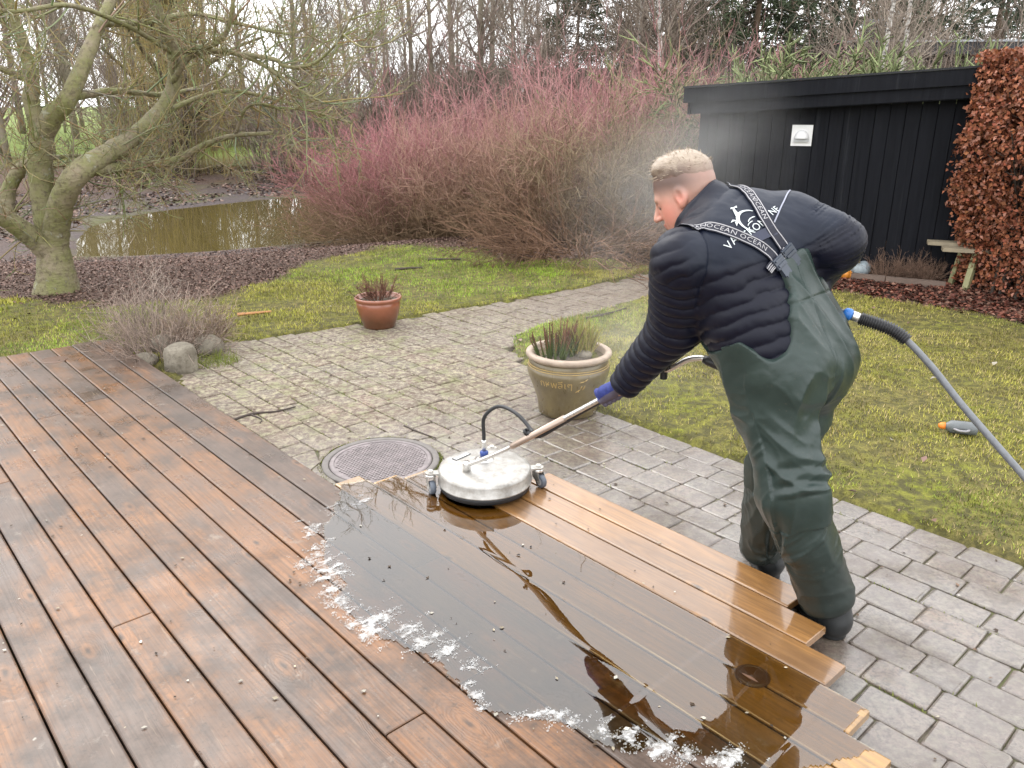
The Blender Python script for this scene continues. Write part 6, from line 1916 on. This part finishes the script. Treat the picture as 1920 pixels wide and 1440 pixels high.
cen = np.stack([HA[0] + HD[0] * A_ + HS[0] * X_, HA[1] + HD[1] * A_ + HS[1] * X_, Z_], 1)[gap]
n = len(cen)
nr = rdir(rs, n) + np.array((-.9, -.25, .35)); nr /= np.linalg.norm(nr, axis=1, keepdims=True)
T = np.cross(nr, rdir(rs, n)); T /= np.linalg.norm(T, axis=1, keepdims=True); T[:, 2] -= .35; T /= np.linalg.norm(T, axis=1, keepdims=True)
S_ = np.cross(nr, T)
L = rs.uniform(.032, .055, n)[:, None]; Wd = L * .36
pts = [cen - T * L * .5, cen - T * L * .1 + S_ * Wd + nr * Wd * .5, cen + T * L * .5, cen - T * L * .1 - S_ * Wd + nr * Wd * .5]
mid = cen + nr * (-.15) * Wd
V = np.stack(pts, 1).reshape(-1, 3)
F = np.arange(n * 4).reshape(-1, 4)
F = np.concatenate([F[:, [0, 1, 2]], F[:, [0, 2, 3]]])
base = np.array((.25, .088, .045)) * rs.uniform(.45, 1.45, (n, 1)) * (1 + rs.normal(size=(n, 3)) * .06)
pk = rs.rand(n) < .16
base[pk] = np.array((.36, .17, .12)) * rs.uniform(.7, 1.2, (pk.sum(), 1))
LEAF = NT('dry_leaf'); k = LEAF
k.p(Base_Color=k.attr('tint'), Roughness=.65, Specular_IOR_Level=.2)
me = npmesh('foliage', V - np.array(hedge.location), F, k.m); vcol(me, np.clip(np.repeat(base, 4, 0), .01, 1))
o = link('foliage', me, hedge); tag(o, kind='stuff')
ns = 150
p0 = np.stack([HA[0] + HD[0] * 0 + np.zeros(ns), HA[1] + np.zeros(ns), np.zeros(ns) - .05], 1)
aa = rs.uniform(.1, 3.1, ns); xx = rs.uniform(.25, .6, ns)
p0[:, 0] += HD[0] * aa + HS[0] * xx; p0[:, 1] += HD[1] * aa + HS[1] * xx
d = np.stack([rs.normal(size=ns) * .12, rs.normal(size=ns) * .12, np.ones(ns)], 1)
st = grow(rs, p0, d, rs.uniform(1.6, 2.2, ns), 6, .06, np.zeros(ns)); t = Twigs(); t.add(st, taper(st, .018, .006), (.07, .055, .045), 5)
k1 = kids(rs, st, 12, .1, (.5, 1.2), (.15, .4), 4, .2, .2); t.add(k1, taper(k1, .006, .003), (.08, .06, .05))
me = t.mesh('branches', TWIG); me.transform(Matrix.Translation(-Vector(hedge.location))); o = link('branches', me, hedge); tag(o, kind='stuff')

# ------------------------------------------------------------------ cut branches, dead plant, pots' plants
def spray(name, part_name, label, cat, c, n, Lr, tilt, r, col, rs, kidsn=3, kl=(.05, .15), base=.05, lift=(-.2, .3), wob=.15, mat=None, group=None, flat=0.0, stuff=False):
    t_ = thing(name, label, cat, tuple(c), group)
    a = rs.uniform(0, 6.28, n); q = np.sqrt(rs.rand(n)) * base
    tl = rs.uniform(tilt[0], tilt[1], n)
    d = np.stack([np.sin(tl) * np.cos(a), np.sin(tl) * np.sin(a), np.cos(tl)], 1)
    p0 = np.stack([q * np.cos(a), q * np.sin(a), rs.uniform(0, .03 + flat, n)], 1)
    st = grow(rs, p0, d, rs.uniform(Lr[0], Lr[1], n), 6, wob, rs.uniform(lift[0], lift[1], n))
    st[..., 2] = np.maximum(st[..., 2], .006)
    t = Twigs()
    cc = lambda m_: np.array(col) * rs.uniform(.55, 1.4, (m_, 1))
    t.add(st, taper(st, r, r * .4), cc(n))
    if kidsn:
        k1 = kids(rs, st, kidsn, .2, (.3, 1.0), kl, 4, .2, lift); k1[..., 2] = np.maximum(k1[..., 2], .004)
        t.add(k1, taper(k1, r * .5, r * .3), cc(len(k1)))
        k2 = kids(rs, k1, 2, .2, (.3, 1.0), (kl[0] * .5, kl[1] * .6), 3, .2, lift); t.add(k2, taper(k2, r * .34, r * .22), cc(len(k2)))
    link(part_name, t.mesh(part_name, mat or TWIG), t_)
    return t_
rs = np.random.RandomState(12)
bp = spray('brush_pile', 'twigs', 'heap of cut brown branches at the edge of the lawn, below the thicket', 'brush pile', (0.85, 9.75, 0.0), 170, (.5, 1.3), (.9, 1.5), .008, (.22, .13, .085), rs, 5, (.15, .5), .75, (-.3, .25), .25, flat=.12)
dp = spray('dead_plant', 'twigs', 'grey dead lavender plant between the deck corner and the lawn', 'plant', (-2.58, 5.66, 0.0), 170, (.14, .42), (.1, 1.35), .0038, (.36, .28, .23), rs, 4, (.06, .2), .25, (-.25, .35), .2)
dp2 = spray('dead_plant', 'twigs', 'low brown dead plant just behind the pale boulder', 'plant', (-2.36, 5.86, 0.02), 90, (.10, .3), (.1, 1.2), .0035, (.33, .24, .18), rs, 4, (.05, .15), .14, (-.2, .35), .2)
dp3 = spray('dead_plant', 'twigs', 'tall thin grey dead stems rising behind the dead lavender', 'plant', (-2.85, 6.05, 0.0), 36, (.25, .55), (.05, .6), .003, (.38, .31, .26), rs, 4, (.08, .25), .16, (-.2, .3), .2)
spray('pot_plant', 'stems', 'withered red brown stems in the small terracotta pot', 'plant', (TC[0], TC[1], .225), 60, (.06, .17), (.1, 1.1), .0042, (.19, .095, .065), rs, 3, (.03, .07), .10, (-.1, .3), .2)
for i, (x, y, lab) in enumerate(((3.93, 8.33, 'dry pale heather clump right beside the grey pumpkin'), (4.12, 8.24, 'dry pale heather clump in the middle of the bed'), (4.28, 8.17, 'low dry heather clump nearest the bench legs'))):
    spray('dry_heather', 'stems', lab, 'plant', (x, y, .0), 110, (.12, .27 - .04 * i), (.05, .95), .0032, (.27, .175, .125), rs, 3, (.04, .09), .10, (-.1, .3), .12, group='dry heather in the bed')
# green heather with dark red spikes in the glazed planter
hc = np.array((PC[0] - .085, PC[1] - .03, .338))
ht = thing('heather_plant', 'green heather with dark red upright spikes in the glazed planter', 'plant', tuple(hc))
n = 46; a = rs.uniform(0, 6.28, n); q = np.sqrt(rs.rand(n)) * .10
tl = q * 5.0
d = np.stack([np.sin(tl) * np.cos(a) * .8, np.sin(tl) * np.sin(a) * .8, np.cos(tl)], 1)
sp = grow(rs, np.stack([q * np.cos(a), q * np.sin(a) * .8, np.zeros(n)], 1), d, rs.uniform(.13, .21, n), 8, .05, rs.uniform(0, .2, n))
rr = np.array([.005, .006, .0058, .0052, .0048, .0042, .0035, .001])[None] * np.ones((n, 1))
f = np.linspace(0, 1, 8)[None, :, None]
gc = np.array((.08, .115, .03)) * (1 - sstep(.40, .75, f)) + np.array((.17, .085, .055)) * sstep(.40, .75, f)
gc = gc * rs.uniform(.7, 1.35, (n, 1, 1))
t = Twigs(); t.add(sp, rr, gc, 5)
lv = kids(rs, sp, 26, .05, (.4, .9), (.012, .022), 2, .0, .0, .95)
cz = sstep(.09, .17, lv[:, 0, 2:3]); t.add(lv, taper(lv, .0022, .001), (np.array((.09, .13, .03)) * (1 - cz) + np.array((.19, .10, .07)) * cz) * rs.uniform(.6, 1.4, (len(lv), 1)))
link('spikes', t.mesh('spikes', TWIG), ht)
# straw and green grass tuft in the planter
gc_ = np.array((PC[0] + .05, PC[1] + .07, .345))
gt = thing('grass_tuft', 'straw and yellow green grass tuft at the back of the glazed planter', 'plant', tuple(gc_))
def blades(rs, n, rad, Lr, w, cols, bend=.5):
    a = rs.uniform(0, 6.28, n); q = np.sqrt(rs.rand(n)) * rad
    p = np.stack([q * np.cos(a), q * np.sin(a), np.zeros(n)], 1)
    az = rs.uniform(0, 6.28, n); tl = rs.uniform(0, bend, n)
    d = np.stack([np.sin(tl) * np.cos(az), np.sin(tl) * np.sin(az), np.cos(tl)], 1)
    L = rs.uniform(Lr[0], Lr[1], n)
    P = grow(rs, p, d, L, 5, .12, rs.uniform(-.35, .05, n))
    return P, taper(P, w, w * .25), np.array(cols)[rs.randint(0, len(cols), n)] * rs.uniform(.7, 1.3, (n, 1))
t = Twigs(); t.add(*blades(rs, 620, .11, (.10, .25), .0026, [(.42, .33, .14), (.34, .30, .10), (.30, .33, .07)], .6)); t.add(*blades(rs, 260, .085, (.02, .05), .002, [(.22, .27, .03), (.28, .32, .05)], .8))
link('blades', t.mesh('blades', TWIG), gt)
mb = np.array((PC[0] + .10, PC[1] + .015, .338))
t = Twigs(); t.add(*blades(rs, 420, .07, (.012, .03), .002, [(.24, .27, .04), (.30, .30, .07)], 1.0))
tag(link('moss_cushion', t.mesh('moss_cushion', TWIG), None, tuple(mb)), 'yellow green moss cushion round the stone in the planter', 'moss')
# grass tuft by the stones
t = Twigs(); t.add(*blades(rs, 260, .16, (.04, .12), .0022, [(.22, .26, .05), (.30, .30, .09), (.17, .22, .04)], .9))
tag(link('grass_tuft', t.mesh('grass_tuft', TWIG), None, (-2.12, 5.46, -.01)), 'small grass tuft growing from the joints beside the stone block', 'grass tuft')

# ------------------------------------------------------------------ lawn
rs = np.random.RandomState(64)
def lawn(n, x0, x1, y0, y1, hmin, hmax, w):
    x = rs.uniform(x0, x1, n); y = rs.uniform(y0, y1, n)
    leaf, mud, bed = zones(x, y)
    ok = (sd_poly(x, y, PATH) > .015 + .03 * (rs.rand(n) - .5)) & (sd_poly(x, y, DECKP) > .03) & (np.hypot(x - TB[0], y - TB[1]) > .22)
    den = (1 - leaf * 1.15) * (1 - mud * 1.2)
    den = den * (.22 + .78 * sstep(.38, .54, fbm(x * 2.1 + 7, y * 2.1, 4)))
    ok &= rs.rand(n) < den
    x, y = x[ok], y[ok]; n = len(x)
    z = ground_z(x, y) - .004
    h = rs.uniform(hmin, hmax, n) * (.6 + .8 * fbm(x * 3, y * 3, 3))
    a = rs.uniform(0, 2 * PI, n); le = rs.uniform(.1, 1.1, n)
    bx, by = np.cos(a) * w, np.sin(a) * w
    tip = np.stack([x - np.sin(a) * h * le, y + np.cos(a) * h * le, z + h], 1)
    V = np.stack([np.stack([x - bx, y - by, z], 1), np.stack([x + bx, y + by, z], 1), tip], 1).reshape(-1, 3)
    F = np.arange(3 * n).reshape(-1, 3)
    g = fbm(x * .9 + 3, y * .9 + 9, 3)
    green = sstep(.40, .62, g + .16 * sstep(1.6, .3, np.hypot((x + .2) * .5, y - 8.9)) + .14 * sstep(1.0, .2, np.hypot(x + 4.0, (y - 6.9))) - .16 * sstep(.2, 1.5, x))
    dry = (rs.rand(n) < (.20 + .16 * sstep(.2, 1.4, x))) 
    c1 = np.array((.42, .41, .06)); c2 = np.array((.30, .44, .04)); c3 = np.array((.42, .33, .14))
    c = c1 * (1 - green[:, None]) + c2 * green[:, None]
    c = c * (1 - .35 * sstep(.3, 1.5, x)[:, None]) + np.array((.30, .235, .06)) * .35 * sstep(.3, 1.5, x)[:, None]
    c = np.where(dry[:, None], c3, c) * rs.uniform(.5, 1.3, (n, 1))
    br = fbm(x * 5 + 20, y * 5, 3)
    c = c * (1 - .45 * sstep(.5, .62, br)[:, None]) 
    return V, F, np.repeat(c, 3, 0)
parts_ = [lawn(170000, -5.5, 1.6, 5.2, 10.6, .012, .034, .0028), lawn(230000, 0.0, 4.9, 1.4, 8.9, .010, .030, .0026), lawn(50000, -9, -4.5, 5, 10.5, .02, .05, .005)]
V = np.concatenate([p[0] for p in parts_]); C_ = np.concatenate([p[2] for p in parts_])
F = np.arange(len(V)).reshape(-1, 3)
k = NT('grass_blade'); k.p(Base_Color=k.attr('tint'), Roughness=.6, Specular_IOR_Level=.3)
me = npmesh('grass', V, F, k.m); vcol(me, C_)
tag(link('grass', me), 'mossy yellow green lawn grass', 'grass', kind='stuff')
# ------------------------------------------------------------------ fallen leaves
def litter(n, fx, rs, cols, Lr):
    x, y = fx(n)
    z = ground_z(x, y) + rs.uniform(.003, .02, len(x)); n = len(x)
    nr = rdir(rs, n) * .55 + np.array((0, 0, 1.0)); nr /= np.linalg.norm(nr, axis=1, keepdims=True)
    T = np.cross(nr, rdir(rs, n)); T /= np.linalg.norm(T, axis=1, keepdims=True); S_ = np.cross(nr, T)
    L = rs.uniform(Lr[0], Lr[1], n)[:, None]; W_ = L * rs.uniform(.25, .42, (n, 1))
    c = np.stack([x, y, z], 1)
    V = np.stack([c - T * L * .5, c + S_ * W_ + nr * W_ * .5, c + T * L * .5, c - S_ * W_ + nr * W_ * .5], 1).reshape(-1, 3)
    F = np.arange(n * 4).reshape(-1, 4); F = np.concatenate([F[:, [0, 1, 2]], F[:, [0, 2, 3]]])
    cc = np.array(cols)[rs.randint(0, len(cols), n)] * rs.uniform(.5, 1.4, (n, 1))
    return V, F, np.repeat(cc, 4, 0)
def zone_pick(x0, x1, y0, y1, want):
    def f(n):
        x = rs.uniform(x0, x1, n); y = rs.uniform(y0, y1, n)
        leaf, mud, bed = zones(x, y)
        w = {'bed': bed, 'leaf': leaf * (1 - .5 * mud), 'lawn': (1 - leaf) * .03}[want]
        ok = (rs.rand(n) < w) & (sd_poly(x, y, POND) > .1) & (sd_poly(x, y, PATH) > -.1) & (sd_poly(x, y, DECKP) > .02)
        return x[ok], y[ok]
    return f
RED = [(.15, .05, .032), (.10, .036, .026), (.19, .075, .05), (.22, .12, .085), (.06, .028, .02)]
BRN = [(.16, .098, .075), (.13, .078, .058), (.21, .145, .115), (.09, .055, .043), (.18, .11, .092)]
def bank(n):
    x = rs.uniform(-11, 1, n); y = rs.uniform(12.5, 25, n)
    ok = (sd_poly(x, y, POND) > .15) & (fbm(x * 1.1, y * 1.1, 3) > .40)
    return x[ok], y[ok]
Ls = [litter(16000, bank, rs, BRN + [(.10, .09, .09), (.24, .2, .17)], (.05, .12)), litter(22000, zone_pick(2.4, 6.0, 5.2, 9.2, 'bed'), rs, RED, (.03, .06)), litter(80000, zone_pick(-7, 3, 7, 12.6, 'leaf'), rs, BRN, (.016, .042)), litter(9000, zone_pick(-5, 5, 1.5, 9, 'lawn'), rs, BRN + [(.4, .36, .3)], (.02, .05))]
V = np.concatenate([l[0] for l in Ls]); C_ = np.concatenate([l[2] for l in Ls])
F = []; o_ = 0
for l in Ls: F.append(l[1] + o_); o_ += len(l[0])
me = npmesh('fallen_leaves', V, np.concatenate(F), LEAF.m); vcol(me, C_)
tag(link('fallen_leaves', me), 'brown and red fallen leaves', 'leaves', kind='stuff')

# ------------------------------------------------------------------ flakes and specks on the boards and the paving
def on_deck(n):
    a = rs.uniform(-.5, 6.2, n); q = rs.uniform(N0 + 15.5 * NS, .4, n)
    x = DV[0] * a + NV[0] * q; y = DV[1] * a + NV[1] * q
    ok = (sd_poly(x, y, DECKP) < -.05) & (y > .6); return x[ok], y[ok]
def on_path(n):
    x = rs.uniform(-2.4, 3.0, n); y = rs.uniform(1.2, 8.5, n)
    ok = (sd_poly(x, y, PATH) < -.02) & (sd_poly(x, y, DECKP) > .03); return x[ok], y[ok]
fl_ = []
for n_, fx, zz_, cols, Lr in ((420, on_deck, DECK_Z + .0045, [(.40, .37, .31), (.33, .28, .2), (.045, .03, .02), (.06, .04, .025)], (.006, .022)), (700, on_path, .004, [(.05, .035, .025), (.09, .06, .04), (.14, .09, .06), (.3, .27, .2)], (.008, .028))):
    V, F, C_ = litter(n_, fx, rs, cols, Lr)
    V[:, 2] = zz_ + (V[:, 2] - np.repeat(V.reshape(-1, 4, 3)[:, :, 2].min(1), 4)) * .25
    fl_.append((V, F, C_))
V = np.concatenate([l[0] for l in fl_]); C_ = np.concatenate([l[2] for l in fl_])
me = npmesh('plant_debris', V, np.concatenate([fl_[0][1], fl_[1][1] + len(fl_[0][0])]), LEAF.m); vcol(me, C_)
tag(link('plant_debris', me), 'small flakes and bits of leaf scattered on the boards and paving', 'debris', kind='stuff')
# moss and small weeds in the paving joints
jx = []
for q in np.arange(-9.5, 4, PH):
    a = rs.uniform(-3, 9.5, 900); n_ = np.full(900, q) + rs.normal(size=900) * .003
    x = DV[0] * a + NV[0] * n_; y = DV[1] * a + NV[1] * n_
    ok = (sd_poly(x, y, PATH) < .02) & (sd_poly(x, y, DECKP) > .0) & (y > 1) & (fbm(x * 2.4 + 31, y * 2.4, 3) > .50) & (np.hypot(x - MANHOLE[0], y - MANHOLE[1]) > .32)
    jx.append(np.stack([x[ok], y[ok]], 1))
an = rs.uniform(0, 6.28, 900); rr_ = rs.normal(size=900) * .007 + .311
mxy = np.stack([MANHOLE[0] + rr_ * np.cos(an), MANHOLE[1] + rr_ * np.sin(an)], 1)
mxy = mxy[(sd_poly(mxy[:, 0], mxy[:, 1], DECKP) > .01) & (fbm(mxy[:, 0] * 6, mxy[:, 1] * 6, 2) > .42)]
J_ = np.concatenate(jx + [mxy]); n = len(J_)
a = rs.uniform(0, 6.28, n); h = rs.uniform(.006, .018, n); w_ = .003
z0 = np.full(n, -.006)
tip = np.stack([J_[:, 0] + np.cos(a) * h * .6, J_[:, 1] + np.sin(a) * h * .6, z0 + h], 1)
V = np.stack([np.c_[J_[:, 0] - np.sin(a) * w_, J_[:, 1] + np.cos(a) * w_, z0], np.c_[J_[:, 0] + np.sin(a) * w_, J_[:, 1] - np.cos(a) * w_, z0], tip], 1).reshape(-1, 3)
me = npmesh('joint_moss', V, np.arange(3 * n).reshape(-1, 3), NT('moss_blade').p(Base_Color=(.15, .165, .03), Roughness=.8).m)
tag(link('joint_moss', me), 'moss growing in the joints of the paving', 'moss', kind='stuff')
# ================================================================== STEAM from the hot water
def steam(name, label, lo, hi, dens, scale, thr):
    lo = np.array(lo, float); hi = np.array(hi, float); c = (lo + hi) / 2; s = (hi - lo) / 2
    V = []; nu, nv = 24, 12
    for i in range(nv + 1):
        for j in range(nu):
            ph = -PI / 2 + PI * i / nv; th = 2 * PI * j / nu
            V.append((math.cos(ph) * math.cos(th), math.cos(ph) * math.sin(th), math.sin(ph)))
    F = [(i * nu + j, i * nu + (j + 1) % nu, (i + 1) * nu + (j + 1) % nu, (i + 1) * nu + j) for i in range(nv) for j in range(nu)]
    k = NT(name)
    k.t.nodes.remove(k.b)
    co = k.n('TexCoord').outputs['Object']
    ln = k.n('VectorMath', {0: co}, operation='LENGTH').outputs['Value']
    fall = k.math('POWER', k.mr(ln, 0.15, 1.0, 1.0, 0.0), 1.6)
    n1 = k.noise(k.world(), scale, 4, 0.6, 0.6)
    d = k.math('MULTIPLY', k.math('MULTIPLY', fall, k.mr(n1, thr, thr + .3, 0.0, 1.0)), dens)
    pv = k.n('VolumePrincipled', {'Color': (0.95, 0.95, 0.95, 1), 'Density': d, 'Anisotropy': 0.2})
    k.t.links.new(pv.outputs[0], k.o.inputs['Volume'])
    o = link(name, npmesh(name, V, F, k.m), None, tuple(c))
    o.scale = tuple(s)
    return tag(o, label, 'steam', kind='stuff')
steam('steam', 'thin steam drifting over the paving behind the surface cleaner', (-0.5, 3.5, -0.02), (1.6, 5.6, 0.75), 0.42, 1.8, 0.36)
steam('steam', 'wisp of steam rising behind the man in front of the brown shrubs', (0.1, 4.6, 0.0), (1.9, 7.6, 2.1), 0.26, 1.1, 0.40)
steam('steam', 'wisp of steam drifting across the left end of the black shed', (1.0, 5.8, 0.5), (2.5, 8.4, 2.3), 0.23, 1.1, 0.36)
